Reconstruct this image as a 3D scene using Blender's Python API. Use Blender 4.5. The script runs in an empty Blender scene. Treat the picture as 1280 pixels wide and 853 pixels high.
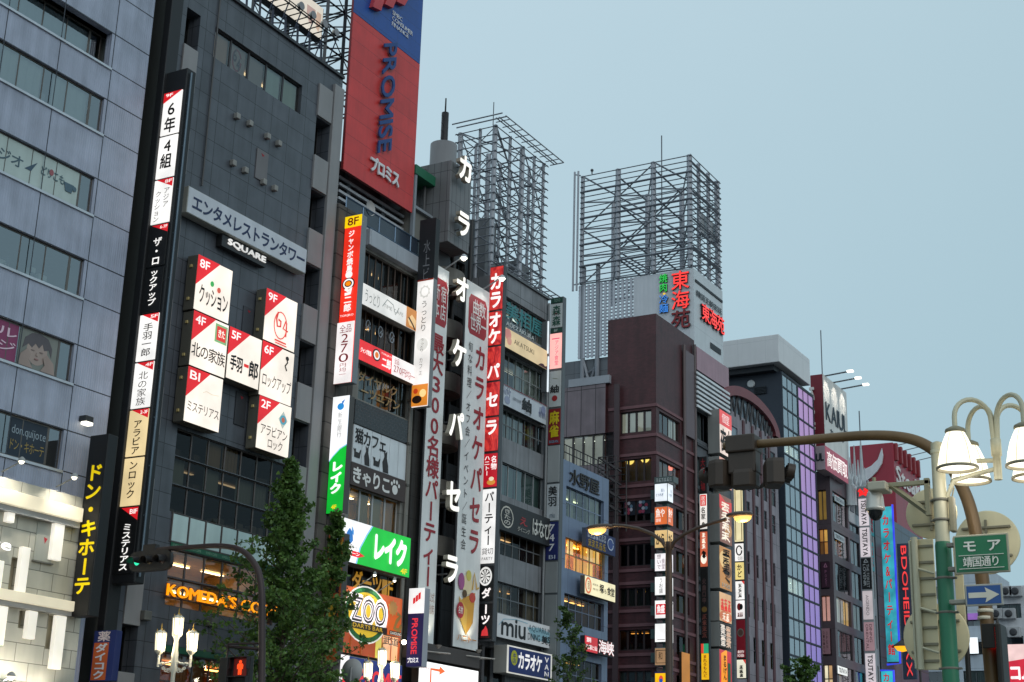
import bpy, math, random
import numpy as np
from mathutils import Vector, Matrix
rnd = random.Random(11)
sc = bpy.context.scene
COL = sc.collection

# ------------------------------------------------------------------ camera
CAMH = 1.6                      # eye height over the road
FPX, PCX, PCY = 1878.15, 640.0, 426.5
YAW, PITCH, ROLL = 0.52294948, 0.30914633, 0.02917581
_h = np.array([math.cos(YAW), math.sin(YAW), 0.0]); _up = np.array([0, 0, 1.0])
_f = math.cos(PITCH)*_h + math.sin(PITCH)*_up
_r = np.cross(_f, _up); _r /= np.linalg.norm(_r); _u = np.cross(_r, _f)
_r2 = math.cos(ROLL)*_r + math.sin(ROLL)*_u
_u2 = -math.sin(ROLL)*_r + math.cos(ROLL)*_u
MC = np.array([_r2, _u2, _f])
cam_d = bpy.data.cameras.new("camera"); cam = bpy.data.objects.new("camera", cam_d); COL.objects.link(cam)
cam_d.sensor_width = 36.0; cam_d.lens = FPX/1280*36.0
cam_d.clip_start = 0.2; cam_d.clip_end = 6000
cam.matrix_world = Matrix(((_r2[0], _u2[0], -_f[0], 0), (_r2[1], _u2[1], -_f[1], 0), (_r2[2], _u2[2], -_f[2], CAMH), (0, 0, 0, 1)))
sc.camera = cam

# ------------------------------------------------------------------ light
SUN_EL, SUN_AZ = 28.0, -118.0      # a veiled, low evening sky behind the viewer
wd = bpy.data.worlds.new("World"); sc.world = wd; wd.use_nodes = True
nt = wd.node_tree; nt.nodes.clear()
def wn(t, **k):
    n = nt.nodes.new(t)
    for a, b in k.items(): setattr(n, a, b)
    return n
out = wn("ShaderNodeOutputWorld"); mixs = wn("ShaderNodeMixShader"); mixs.inputs[0].default_value = 0.86
sky = wn("ShaderNodeTexSky", sky_type='NISHITA', sun_disc=False)
sky.sun_elevation = math.radians(SUN_EL); sky.sun_rotation = math.radians(90-SUN_AZ)
sky.air_density = 1.0; sky.dust_density = 2.0; sky.ozone_density = 2.0
bg1 = wn("ShaderNodeBackground"); bg1.inputs[1].default_value = 0.08
nt.links.new(sky.outputs[0], bg1.inputs[0])
tc = wn("ShaderNodeTexCoord"); dot = wn("ShaderNodeVectorMath", operation='DOT_PRODUCT')
dot.inputs[1].default_value = (-0.30, 0.42, 0.86)
nt.links.new(tc.outputs['Generated'], dot.inputs[0])
nz = wn("ShaderNodeTexNoise"); nz.inputs['Scale'].default_value = 3.0; nz.inputs['Detail'].default_value = 6; nz.inputs['Distortion'].default_value = .6
nt.links.new(tc.outputs['Generated'], nz.inputs['Vector'])
ma = wn("ShaderNodeMath", operation='MULTIPLY_ADD'); ma.inputs[1].default_value = 0.2
nt.links.new(nz.outputs[0], ma.inputs[0]); nt.links.new(dot.outputs['Value'], ma.inputs[2])
ramp = wn("ShaderNodeValToRGB")
def lin(c): return c/12.92 if c <= 0.04045 else ((c+0.055)/1.055)**2.4
def rgb(h):
    h = h.lstrip('#'); return tuple(lin(int(h[i:i+2], 16)/255) for i in (0, 2, 4))
cr = ramp.color_ramp
cr.elements[0].position = 0.05; cr.elements[0].color = (*rgb('9ab6c0'), 1)
cr.elements[1].position = 0.80; cr.elements[1].color = (*rgb('bfd3dd'), 1)
nt.links.new(ma.outputs[0], ramp.inputs[0])
bg2 = wn("ShaderNodeBackground"); bg2.inputs[1].default_value = 1.3
nt.links.new(ramp.outputs[0], bg2.inputs[0])
nt.links.new(bg1.outputs[0], mixs.inputs[1]); nt.links.new(bg2.outputs[0], mixs.inputs[2]); nt.links.new(mixs.outputs[0], out.inputs[0])
sd = bpy.data.lights.new("sun", 'SUN'); sd.energy = 0.5; sd.angle = math.radians(35); sd.color = (1.0, 0.96, 0.92)
so = bpy.data.objects.new("sun", sd); COL.objects.link(so)
_sd = Vector((math.cos(math.radians(SUN_EL))*math.cos(math.radians(SUN_AZ)), math.cos(math.radians(SUN_EL))*math.sin(math.radians(SUN_AZ)), math.sin(math.radians(SUN_EL))))
so.rotation_euler = _sd.to_track_quat('Z', 'Y').to_euler(); so.location = (0, 0, 60)
vs = sc.view_settings; vs.view_transform = 'Standard'; vs.look = 'None'; vs.exposure = 0.0; vs.gamma = 1.0; vs.use_curve_mapping = False
sc.cycles.use_denoising = True
sc.cycles.max_bounces = 6; sc.cycles.transparent_max_bounces = 12; sc.cycles.sample_clamp_indirect = 4.0
sc.cycles.caustics_reflective = False; sc.cycles.caustics_refractive = False

# ------------------------------------------------------------------ from the photo's measures to places
W = 40.0                          # the far facades stand in the plane Y = 40
def ray(px, py): return MC.T @ np.array([(px-PCX)/FPX, -(py-PCY)/FPX, 1.0])
def fp(px, py, Y=W):
    r = ray(px, py); r = r*Y/r[1]; return Vector((r[0], r[1], r[2]+CAMH))
def xp(px, py, X):
    r = ray(px, py); r = r*X/r[0]; return Vector((r[0], r[1], r[2]+CAMH))
def _solve(P, ax, v, vert):
    P = np.array([P[0], P[1], P[2]-CAMH]); P[ax] = 0.0
    c = MC @ P; m = MC[:, ax]
    if vert: return (-(v-PCY)*c[2] - FPX*c[1])/(FPX*m[1] + (v-PCY)*m[2])
    return ((v-PCX)*c[2] - FPX*c[0])/(FPX*m[0] - (v-PCX)*m[2])
def sx(P, px): return _solve(P, 0, px, False)
def sy(P, px): return _solve(P, 1, px, False)
def sz(P, py): return _solve(P, 2, py, True) + CAMH

class Fr:
    def __init__(s, o, U, N, w, h):
        s.o, s.U, s.N, s.w, s.h = Vector(o), Vector(U), Vector(N), w, h
    def p(s, a, b, n=0.0): return s.o + s.U*(a*s.w) + Vector((0, 0, -b*s.h)) + s.N*n
    def sub(s, a0, b0, a1, b1, n=0.0): return Fr(s.p(a0, b0, n), s.U, s.N, (a1-a0)*s.w, (b1-b0)*s.h)
    def out(s, n): return Fr(s.o+s.N*n, s.U, s.N, s.w, s.h)
def FA(lx, yt, yb, rx, Y=W):           # a rectangle in a plane along the street
    P = fp(lx, yt, Y); Z0 = sz(P, yb); X1 = sx(P, rx)
    return Fr(P, (1, 0, 0), (0, -1, 0), X1-P.x, P.z-Z0)
def SI(lx, yt, yb, rx, Y=W-0.15, X=None):   # a rectangle at right angles to the street, facing the viewer's side
    P = fp(lx, yt, Y) if X is None else xp(lx, yt, X)
    Z0 = sz(P, yb); Y1 = sy(P, rx)
    return Fr(P, (0, -1, 0), (-1, 0, 0), P.y-Y1, P.z-Z0)
def FR(X0, Z1, X1, Z0, Y=W): return Fr((X0, Y, Z1), (1, 0, 0), (0, -1, 0), X1-X0, Z1-Z0)

# ------------------------------------------------------------------ materials
MATS = {}
def newmat(name):
    m = bpy.data.materials.new(name); m.use_nodes = True
    t = m.node_tree; b = t.nodes.get('Principled BSDF'); return m, t, b
def N(t, typ, **k):
    n = t.nodes.new(typ)
    for a, v in k.items(): setattr(n, a, v)
    return n
def grime(t, col, amt=0.18, scale=0.9, streak=0.35):
    """uneven ageing: noise plus rain streaks that run down the surface; returns a colour socket"""
    g = N(t, 'ShaderNodeNewGeometry')
    n1 = N(t, 'ShaderNodeTexNoise'); n1.inputs['Scale'].default_value = scale; n1.inputs['Detail'].default_value = 6
    t.links.new(g.outputs['Position'], n1.inputs['Vector'])
    mp = N(t, 'ShaderNodeMapping'); mp.inputs['Scale'].default_value = (2.6, 2.6, streak*.6)
    t.links.new(g.outputs['Position'], mp.inputs['Vector'])
    n2 = N(t, 'ShaderNodeTexNoise'); n2.inputs['Scale'].default_value = 1.0; n2.inputs['Detail'].default_value = 5
    t.links.new(mp.outputs[0], n2.inputs['Vector'])
    ad = N(t, 'ShaderNodeMath', operation='ADD'); t.links.new(n1.outputs[0], ad.inputs[0]); t.links.new(n2.outputs[0], ad.inputs[1])
    mr = N(t, 'ShaderNodeMapRange'); mr.inputs['From Min'].default_value = 0.65; mr.inputs['From Max'].default_value = 1.35
    mr.inputs['To Min'].default_value = 1-amt; mr.inputs['To Max'].default_value = 1+amt*0.5
    t.links.new(ad.outputs[0], mr.inputs[0])
    mx = N(t, 'ShaderNodeVectorMath', operation='SCALE')
    if isinstance(col, tuple): mx.inputs[0].default_value = col
    else: t.links.new(col, mx.inputs[0])
    t.links.new(mr.outputs[0], mx.inputs['Scale'])
    return mx.outputs[0]
def paint(h, rough=0.55, metal=0.0, amt=0.14):
    k = ('p', h, rough, metal, amt)
    if k in MATS: return MATS[k]
    m, t, b = newmat('paint_'+h.lstrip('#'))
    t.links.new(grime(t, rgb(h), amt), b.inputs['Base Color'])
    b.inputs['Roughness'].default_value = rough; b.inputs['Metallic'].default_value = metal
    MATS[k] = m; return m
def lit(h, s=1.0, uneven=0.24):
    k = ('l', h, s, uneven)
    if k in MATS: return MATS[k]
    m, t, b = newmat('lit_'+h)
    c = rgb(h); b.inputs['Base Color'].default_value = (c[0]*.5, c[1]*.5, c[2]*.5, 1)
    b.inputs['Emission Color'].default_value = (*c, 1); b.inputs['Roughness'].default_value = 0.35
    g = N(t, 'ShaderNodeNewGeometry'); n = N(t, 'ShaderNodeTexNoise'); n.inputs['Scale'].default_value = 0.8
    t.links.new(g.outputs['Position'], n.inputs['Vector'])
    mr = N(t, 'ShaderNodeMapRange'); mr.inputs['From Min'].default_value = 0.3; mr.inputs['From Max'].default_value = 0.7
    mr.inputs['To Min'].default_value = s*(1-uneven); mr.inputs['To Max'].default_value = s*(1+uneven*.4)
    t.links.new(n.outputs[0], mr.inputs[0]); t.links.new(mr.outputs[0], b.inputs['Emission Strength'])
    MATS[k] = m; return m
def mm(c):
    if not isinstance(c, str): return c
    if c[0] == '*':
        h, _, s = c[1:].partition(':'); return lit(h, float(s) if s else 0.95)
    return paint(c)
def grid_mat(name, h, bw, bh, mortar=0.03, mh='#202226', var=0.06, offset=0.0, axis='X', rough=0.5, ridge=0, amt=0.16, bump=0.4, shift=(0, 0)):
    """tiles, panels or bricks of bw x bh metres, laid out on the wall itself"""
    k = ('g', name)
    if k in MATS: return MATS[k]
    m, t, b = newmat(name)
    g = N(t, 'ShaderNodeNewGeometry'); s = N(t, 'ShaderNodeSeparateXYZ'); t.links.new(g.outputs['Position'], s.inputs[0])
    ad = N(t, 'ShaderNodeMath', operation='ADD'); t.links.new(s.outputs['X'], ad.inputs[0]); t.links.new(s.outputs['Y'], ad.inputs[1])
    c = N(t, 'ShaderNodeCombineXYZ'); t.links.new(ad.outputs[0], c.inputs[0]); t.links.new(s.outputs['Z'], c.inputs[1])
    mp = N(t, 'ShaderNodeMapping'); mp.inputs['Location'].default_value = (shift[0], shift[1], 0); t.links.new(c.outputs[0], mp.inputs[0])
    br = N(t, 'ShaderNodeTexBrick'); br.offset = offset; br.squash = 1.0
    br.inputs['Scale'].default_value = 1.0; br.inputs['Brick Width'].default_value = bw; br.inputs['Row Height'].default_value = bh
    br.inputs['Mortar Size'].default_value = mortar/2; br.inputs['Mortar Smooth'].default_value = 0.1; br.inputs['Bias'].default_value = 0
    c0 = rgb(h)
    br.inputs['Color1'].default_value = (*[x*(1-var) for x in c0], 1); br.inputs['Color2'].default_value = (*[x*(1+var) for x in c0], 1)
    br.inputs['Mortar'].default_value = (*rgb(mh), 1)
    t.links.new(mp.outputs[0], br.inputs['Vector'])
    col = br.outputs['Color']; hgt = br.outputs['Fac']
    inv = N(t, 'ShaderNodeMath', operation='SUBTRACT'); inv.inputs[0].default_value = 1.0; t.links.new(hgt, inv.inputs[1]); hs = inv.outputs[0]
    if ridge:
        mu = N(t, 'ShaderNodeMath', operation='MULTIPLY'); mu.inputs[1].default_value = 2*math.pi/ridge; t.links.new(ad.outputs[0], mu.inputs[0])
        si = N(t, 'ShaderNodeMath', operation='SINE'); t.links.new(mu.outputs[0], si.inputs[0])
        sm = N(t, 'ShaderNodeMath', operation='MULTIPLY_ADD'); sm.inputs[1].default_value = 0.35; t.links.new(si.outputs[0], sm.inputs[0]); t.links.new(hs, sm.inputs[2]); hs = sm.outputs[0]
    t.links.new(grime(t, col, amt), b.inputs['Base Color'])
    bp = N(t, 'ShaderNodeBump'); bp.inputs['Strength'].default_value = bump; bp.inputs['Distance'].default_value = 0.03
    t.links.new(hs, bp.inputs['Height']); t.links.new(bp.outputs[0], b.inputs['Normal'])
    b.inputs['Roughness'].default_value = rough
    MATS[k] = m; return m
def glass(name, tint='#c8d4d2', refl=0.16, rough=0.02, ior=1.45):
    k = ('gl', name)
    if k in MATS: return MATS[k]
    m = bpy.data.materials.new(name); m.use_nodes = True; t = m.node_tree; t.nodes.clear()
    o = N(t, 'ShaderNodeOutputMaterial'); mx = N(t, 'ShaderNodeMixShader'); tr = N(t, 'ShaderNodeBsdfTransparent'); gl = N(t, 'ShaderNodeBsdfGlossy')
    tr.inputs[0].default_value = (*rgb(tint), 1); gl.inputs['Roughness'].default_value = rough; gl.inputs['Color'].default_value = (.9, .95, 1, 1)
    fr = N(t, 'ShaderNodeFresnel'); fr.inputs[0].default_value = ior
    ad = N(t, 'ShaderNodeMath', operation='ADD'); ad.inputs[1].default_value = refl; ad.use_clamp = True
    g = N(t, 'ShaderNodeNewGeometry'); n = N(t, 'ShaderNodeTexNoise'); n.inputs['Scale'].default_value = 0.35
    t.links.new(g.outputs['Position'], n.inputs['Vector'])
    bp = N(t, 'ShaderNodeBump'); bp.inputs['Strength'].default_value = 0.25; bp.inputs['Distance'].default_value = 0.12
    t.links.new(n.outputs[0], bp.inputs['Height']); t.links.new(bp.outputs[0], gl.inputs['Normal'])
    t.links.new(fr.outputs[0], ad.inputs[0]); t.links.new(ad.outputs[0], mx.inputs[0])
    t.links.new(tr.outputs[0], mx.inputs[1]); t.links.new(gl.outputs[0], mx.inputs[2]); t.links.new(mx.outputs[0], o.inputs[0])
    MATS[k] = m; return m
G_STD = glass('window_glass', '#cfd6d2', 0.07); G_BLUE = glass('sky_glass', '#c2d0d0', 0.24); G_DARK = glass('smoked_glass', '#aaa8a0', 0.012, ior=1.22); G_CLEAR = glass('clear_glass', '#e8ece8', 0.05)

# ------------------------------------------------------------------ mesh builder
GLY = {}
def glyph(ch, bold, ext):
    k = (ch, bold, ext)
    if k in GLY: return GLY[k]
    cu = bpy.data.curves.new('g', 'FONT'); cu.body = ch; cu.size = 1.0; cu.resolution_u = 3; cu.offset = bold
    cu.extrude = 0.5 if ext else 0.0
    ob = bpy.data.objects.new('g', cu)
    me = bpy.data.meshes.new_from_object(ob)
    V = [tuple(v.co) for v in me.vertices]; F = [tuple(p.vertices) for p in me.polygons]
    bpy.data.objects.remove(ob); bpy.data.curves.remove(cu); bpy.data.meshes.remove(me)
    GLY[k] = (V, F); return GLY[k]
_V, _F = glyph('国', 0.0, False)
EM0, EM1 = min(v[1] for v in _V)-0.04, max(v[1] for v in _V)+0.04
EMX0, EMX1 = min(v[0] for v in _V)-0.05, max(v[0] for v in _V)+0.05
EMW, EMH = EMX1-EMX0, EM1-EM0
SMALL_OK = set('ァィゥェォッャュョぁぃぅぇぉっゃゅょ')
class MB:
    def __init__(s): s.V, s.F, s.S = [], [], []
    def add(s, V, F, smooth=False):
        o = len(s.V); s.V.extend(V); s.F.extend([tuple(i+o for i in f) for f in F]); s.S.extend([smooth]*len(F)); return s
    def quad(s, *P): return s.add([tuple(p) for p in P], [tuple(range(len(P)))])
    def box(s, a, b):
        x0, x1 = sorted((a[0], b[0])); y0, y1 = sorted((a[1], b[1])); z0, z1 = sorted((a[2], b[2]))
        V = [(x0,y0,z0),(x1,y0,z0),(x1,y1,z0),(x0,y1,z0),(x0,y0,z1),(x1,y0,z1),(x1,y1,z1),(x0,y1,z1)]
        return s.add(V, [(0,3,2,1),(4,5,6,7),(0,1,5,4),(1,2,6,5),(2,3,7,6),(3,0,4,7)])
    def fbox(s, fr, a0, b0, a1, b1, n0, n1):
        return s.box(fr.p(a0, b0, n0), fr.p(a1, b1, n1))
    def bbox(s, a, b, r=0.02):           # a box with chamfered edges
        x0, x1 = sorted((a[0], b[0])); y0, y1 = sorted((a[1], b[1])); z0, z1 = sorted((a[2], b[2]))
        r = min(r, (x1-x0)*.3, (y1-y0)*.3, (z1-z0)*.3)
        import bmesh
        bm = bmesh.new(); bmesh.ops.create_cube(bm, size=1.0)
        for v in bm.verts: v.co = Vector((x0+(v.co.x+.5)*(x1-x0), y0+(v.co.y+.5)*(y1-y0), z0+(v.co.z+.5)*(z1-z0)))
        bmesh.ops.bevel(bm, geom=bm.edges[:], offset=r, segments=2, affect='EDGES', profile=0.5)
        bm.verts.index_update(); V = [tuple(v.co) for v in bm.verts]; F = [tuple(v.index for v in f.verts) for f in bm.faces]; bm.free()
        return s.add(V, F)
    def prism(s, fr, pts, n0, n1):
        k = len(pts)
        V = [tuple(fr.p(a, b, n0)) for a, b in pts]+[tuple(fr.p(a, b, n1)) for a, b in pts]
        return s.add(V, [tuple(range(k-1, -1, -1)), tuple(range(k, 2*k))]+[(i, (i+1) % k, (i+1) % k+k, i+k) for i in range(k)])
    def tube(s, P, r, seg=8, r1=None, cap=True):
        P = [Vector(p) for p in P]; n = len(P); V = []; F = []
        t0 = (P[1]-P[0]).normalized(); up = Vector((0, 0, 1)) if abs(t0.z) < .9 else Vector((1, 0, 0))
        x = t0.cross(up).normalized()
        for i in range(n):
            t = ((P[min(i+1, n-1)]-P[max(i-1, 0)])).normalized()
            x = (x - t*x.dot(t)).normalized(); y = t.cross(x)
            rr = r[i] if isinstance(r, (list, tuple)) else (r if r1 is None else r+(r1-r)*i/(n-1))
            for k in range(seg):
                a = 2*math.pi*k/seg; V.append(tuple(P[i]+x*(rr*math.cos(a))+y*(rr*math.sin(a))))
        for i in range(n-1):
            for k in range(seg):
                a = i*seg+k; b = i*seg+(k+1) % seg; F.append((a, b, b+seg, a+seg))
        s.add(V, F, seg > 6)
        if cap:
            s.add(V[:seg], [tuple(range(seg-1, -1, -1))]); s.add(V[-seg:], [tuple(range(seg))])
        return s
    def bar(s, a, b, w=0.06): return s.tube([a, b], w*0.7071, 4)
    def lathe(s, c, prof, seg=16, axis='Z', cap=True):
        V = []; F = []; c = Vector(c); n = len(prof)
        for r, h in prof:
            for k in range(seg):
                a = 2*math.pi*k/seg; u, v = r*math.cos(a), r*math.sin(a)
                V.append(tuple(c+(Vector((u, v, h)) if axis == 'Z' else Vector((-h, v, u)) if axis == 'X' else Vector((u, -h, v)))))
        for i in range(n-1):
            for k in range(seg):
                a = i*seg+k; b = i*seg+(k+1) % seg; F.append((a, b, b+seg, a+seg))
        s.add(V, F, True)
        if cap:
            if prof[0][0] > 1e-4: s.add(V[:seg], [tuple(range(seg-1, -1, -1))])
            if prof[-1][0] > 1e-4: s.add(V[-seg:], [tuple(range(seg))])
        return s
    def ball(s, c, r, seg=12, rings=8, sz=1.0):
        return s.lathe(c, [(max(1e-5, r*math.sin(math.pi*i/rings)), -r*sz*math.cos(math.pi*i/rings)) for i in range(rings+1)], seg, cap=False)
    def ell(s, fr, ca, cb, ra, rb, n0, n1, seg=28, a0=0, a1=2*math.pi):
        P = [(ca+ra*math.cos(a0+(a1-a0)*i/seg), cb+rb*math.sin(a0+(a1-a0)*i/seg)) for i in range(seg+(0 if a1-a0 > 6.28 else 1))]
        return s.prism(fr, P, n0, n1)
    def line(s, fr, pts, w, n0, n1):
        q = [Vector((a*fr.w, b*fr.h)) for a, b in pts]; L = []; R = []
        for i in range(len(q)):
            d = (q[min(i+1, len(q)-1)]-q[max(i-1, 0)]); d = d.normalized() if d.length else Vector((1, 0)); nn = Vector((-d.y, d.x))*w/2
            L.append(q[i]+nn); R.append(q[i]-nn)
        for i in range(len(q)-1):
            s.prism(fr, [(v.x/fr.w, v.y/fr.h) for v in (L[i], L[i+1], R[i+1], R[i])], n0, n1)
        return s
    def _put(s, fr, ch, a0, b0, a1, b1, n, bold, ext, rot, fit, shear):
        if ch in ' 　': return
        if bold > .005:                      # heavy strokes: shifted copies laid over each other
            d = bold*.75
            for i in range(8):
                dx, dy = (a1-a0)*d*math.cos(i*math.pi/4), (b1-b0)*d*math.sin(i*math.pi/4)
                s._put(fr, ch, a0+dx, b0+dy, a1+dx, b1+dy, n+i*.0007, 0.0, ext, rot, fit, shear)
            return
        V, F = glyph(ch, bold, ext > 0)
        if not V: return
        if fit:
            x0 = min(v[0] for v in V); x1 = max(v[0] for v in V); y0 = min(v[1] for v in V); y1 = max(v[1] for v in V)
        else: x0, x1, y0, y1 = EMX0, EMX1, EM0, EM1
        dx, dy = max(x1-x0, 1e-4), max(y1-y0, 1e-4)
        o = []
        for v in V:
            u, w = (v[0]-x0)/dx, (v[1]-y0)/dy
            if rot: u, w = w, 1-u
            u += shear*(w-.5)
            o.append(tuple(fr.p(a0+(a1-a0)*u, b1+(b0-b1)*w, n+(v[2]+.5)*ext if ext else n)))
        s.add(o, F)
    def text(s, fr, txt, a0, b0, a1, b1, n, bold=0.0, ext=0.0, vertical=False, fill=0.96, shear=0, down=False):
        """writing fitted into a part of a sign; vertical = one character under the other; down = a line turned to read downwards"""
        k = len(txt)
        if vertical:
            h = (b1-b0)/k
            for i, ch in enumerate(txt):
                g = (1-fill)/2
                if ch.isascii() and ch not in '-': s._put(fr, ch, a0+(a1-a0)*.2, b0+h*(i+.14), a1-(a1-a0)*.2, b0+h*(i+.86), n, bold, ext, False, True, shear)
                else: s._put(fr, ch, a0, b0+h*(i+g), a1, b0+h*(i+1-g), n, bold, ext, ch in 'ー-〜', False, shear)
            return s
        wide = [1.0 if ord(c) > 0x2e80 else (0.5 if c in ' ' else None) for c in txt]
        lat = all(ord(c) < 0x2e80 for c in txt)
        if lat and bold > .005:
            d = bold*.7*(b1-b0); da = d*fr.h/fr.w
            if down: d = bold*.7*(a1-a0)*fr.w/fr.h; da = bold*.7*(a1-a0)
            for i in range(8):
                dx, dy = da*math.cos(i*math.pi/4), d*math.sin(i*math.pi/4)
                s.text(fr, txt, a0+dx, b0+dy, a1+dx, b1+dy, n+i*.0007, 0.0, ext, vertical, fill, shear, down)
            return s
        if lat:
            X = 0; L = []
            top = -9; bot = 9
            for ch in txt:
                if ch == ' ': X += .32; continue
                V, F = glyph(ch, bold, ext > 0)
                x0 = min(v[0] for v in V); x1 = max(v[0] for v in V); L.append((V, F, X-x0)); X += x1-x0+0.09
                top = max(top, max(v[1] for v in V)); bot = min(bot, min(v[1] for v in V))
            X -= 0.09
            for V, F, ox in L:
                o = []
                for v in V:
                    u, w = (v[0]+ox)/X, (v[1]-bot)/(top-bot); u += shear*(w-.5)
                    if down: o.append(tuple(fr.p(a0+(a1-a0)*w, b0+(b1-b0)*u, n+(v[2]+.5)*ext if ext else n)))
                    else: o.append(tuple(fr.p(a0+(a1-a0)*u, b1+(b0-b1)*w, n+(v[2]+.5)*ext if ext else n)))
                s.add(o, F)
            return s
        wd_ = [1.0 if ord(c) > 0x2e80 else .62 for c in txt]; T = sum(wd_); x = 0
        for ch, w_ in zip(txt, wd_):
            u0, u1 = a0+(a1-a0)*x/T, a0+(a1-a0)*(x+w_)/T; x += w_
            if w_ == 1.0: s._put(fr, ch, u0, b0, u1, b1, n, bold, ext, False, False, shear)
            else:
                d = (b1-b0); s._put(fr, ch, u0+(u1-u0)*.1, b0+d*.1, u1-(u1-u0)*.1, b1-d*.12, n, bold, ext, False, True, shear)
        return s
    def build(s, name, mat, parent=None, tags=None):
        me = bpy.data.meshes.new(name); ob = bpy.data.objects.new(name, me); COL.objects.link(ob)
        loc = Vector((0, 0, 0))
        if parent is not None:
            p = parent
            while p is not None: loc = loc+p.location; p = p.parent
        me.from_pydata([(v[0]-loc.x, v[1]-loc.y, v[2]-loc.z) for v in s.V], [], s.F)
        if any(s.S): me.polygons.foreach_set('use_smooth', s.S)
        if mat is not None:
            for m in (mat if isinstance(mat, (list, tuple)) else [mat]): me.materials.append(mm(m))
        me.update()
        if parent is not None: ob.parent = parent
        for k, v in (tags or {}).items(): ob[k] = v
        return ob
def thing(name, label, cat, loc, group=None):
    o = bpy.data.objects.new(name, None); COL.objects.link(o); o.location = loc; o.empty_display_size = 0.3
    o['label'] = label; o['category'] = cat
    if group: o['group'] = group
    return o
def structure(name, mb, mat): return mb.build(name, mat, None, {'kind': 'structure'})

# ------------------------------------------------------------------ signs
def items(root, fr, its, n=0.012):
    for it in its:
        k = it[0]; mb = MB()
        if k == 'r':
            mb.fbox(fr, it[1], it[2], it[3], it[4], n-.012, n); nm = 'panel'; mat = it[5]
        elif k == 'p': mb.prism(fr, it[1], n-.01, n); nm = 'emblem'; mat = it[2]
        elif k == 'e': mb.ell(fr, *it[1:5], n-.01, n); nm = 'emblem'; mat = it[5]
        elif k == 'l': mb.line(fr, it[1], it[2], n-.01, n); nm = 'emblem'; mat = it[3]
        elif k == 'L':
            for q in it[1]: mb.line(fr, q, it[2], n-.01, n)
            nm = 'lettering'; mat = it[3]
        else:
            o = it[7] if len(it) > 7 else {}
            mb.text(fr, it[1], it[2], it[3], it[4], it[5], n, vertical=(k == 'v'), **o); nm = 'lettering'; mat = it[6]
        mb.build(nm, mat, root); n += .006
    return n
def sign(name, label, fr, depth, case, base, its, group=None, cat='sign', margin=0.0, braces=0):
    c = fr.p(.5, 1, -depth/2); root = thing(name, label, cat, c, group)
    b = MB(); b.bbox(fr.p(0, 0, -depth), fr.p(1, 1, 0), .025); b.build('casing', case, root)
    if base:
        ma, mb_ = margin/fr.w, margin/fr.h
        f = MB(); f.fbox(fr, ma, mb_, 1-ma, 1-mb_, .001, .012); f.build('face', base, root)
    items(root, fr, its, .02)
    if braces:
        t = MB()
        for i in range(braces):
            q = fr.p(0, (i+.5)/braces, -depth/2); t.box((q.x-.04, q.y-.02, q.z-.04), (q.x+.04, q.y+.45, q.z+.04))
        t.build('wall_bracket', '#33363a', root)
    return root

# ------------------------------------------------------------------ buildings
def panes_strip(mb, fr, nx, ny, bar, n0, n1):
    for i in range(nx+1):
        a = i/nx; h = bar/2/fr.w; mb.fbox(fr, max(0, a-h), 0, min(1, a+h), 1, n0, n1)
    for j in range(ny+1):
        b = j/ny; h = bar/2/fr.h; mb.fbox(fr, 0, max(0, b-h), 1, min(1, b+h), n0-.004, n1-.004)
def brush(n, x0, y0, x1, y1, w, mat, seed, vert=True):
    """a run of unreadable brush characters"""
    r = random.Random(seed); L = []
    for i in range(n):
        if vert: a0, a1, b0, b1 = x0, x1, y0+(y1-y0)*(i+.06)/n, y0+(y1-y0)*(i+.92)/n
        else: a0, a1, b0, b1 = x0+(x1-x0)*(i+.06)/n, x0+(x1-x0)*(i+.92)/n, y0, y1
        J = lambda u, v: (a0+(a1-a0)*min(1, max(0, u+r.uniform(-.07, .07))), b0+(b1-b0)*min(1, max(0, v+r.uniform(-.07, .07))))
        for k in range(r.choice((2, 3))): v = .15+.3*k; L.append([J(.1, v), J(.5, v-.04), J(.9, v-.02)])
        L.append([J(.5, 0), J(.48, .5), J(.5, 1)])
        L.append([J(.5, .45), J(.3, .75), J(.05, .95)]); L.append([J(.55, .5), J(.75, .8), J(.98, .92)])
        if r.random() < .6: L.append([J(.2, .6), J(.2, .95), J(.8, .95), J(.82, .6)])
    return ('L', L, w, mat)
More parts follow.
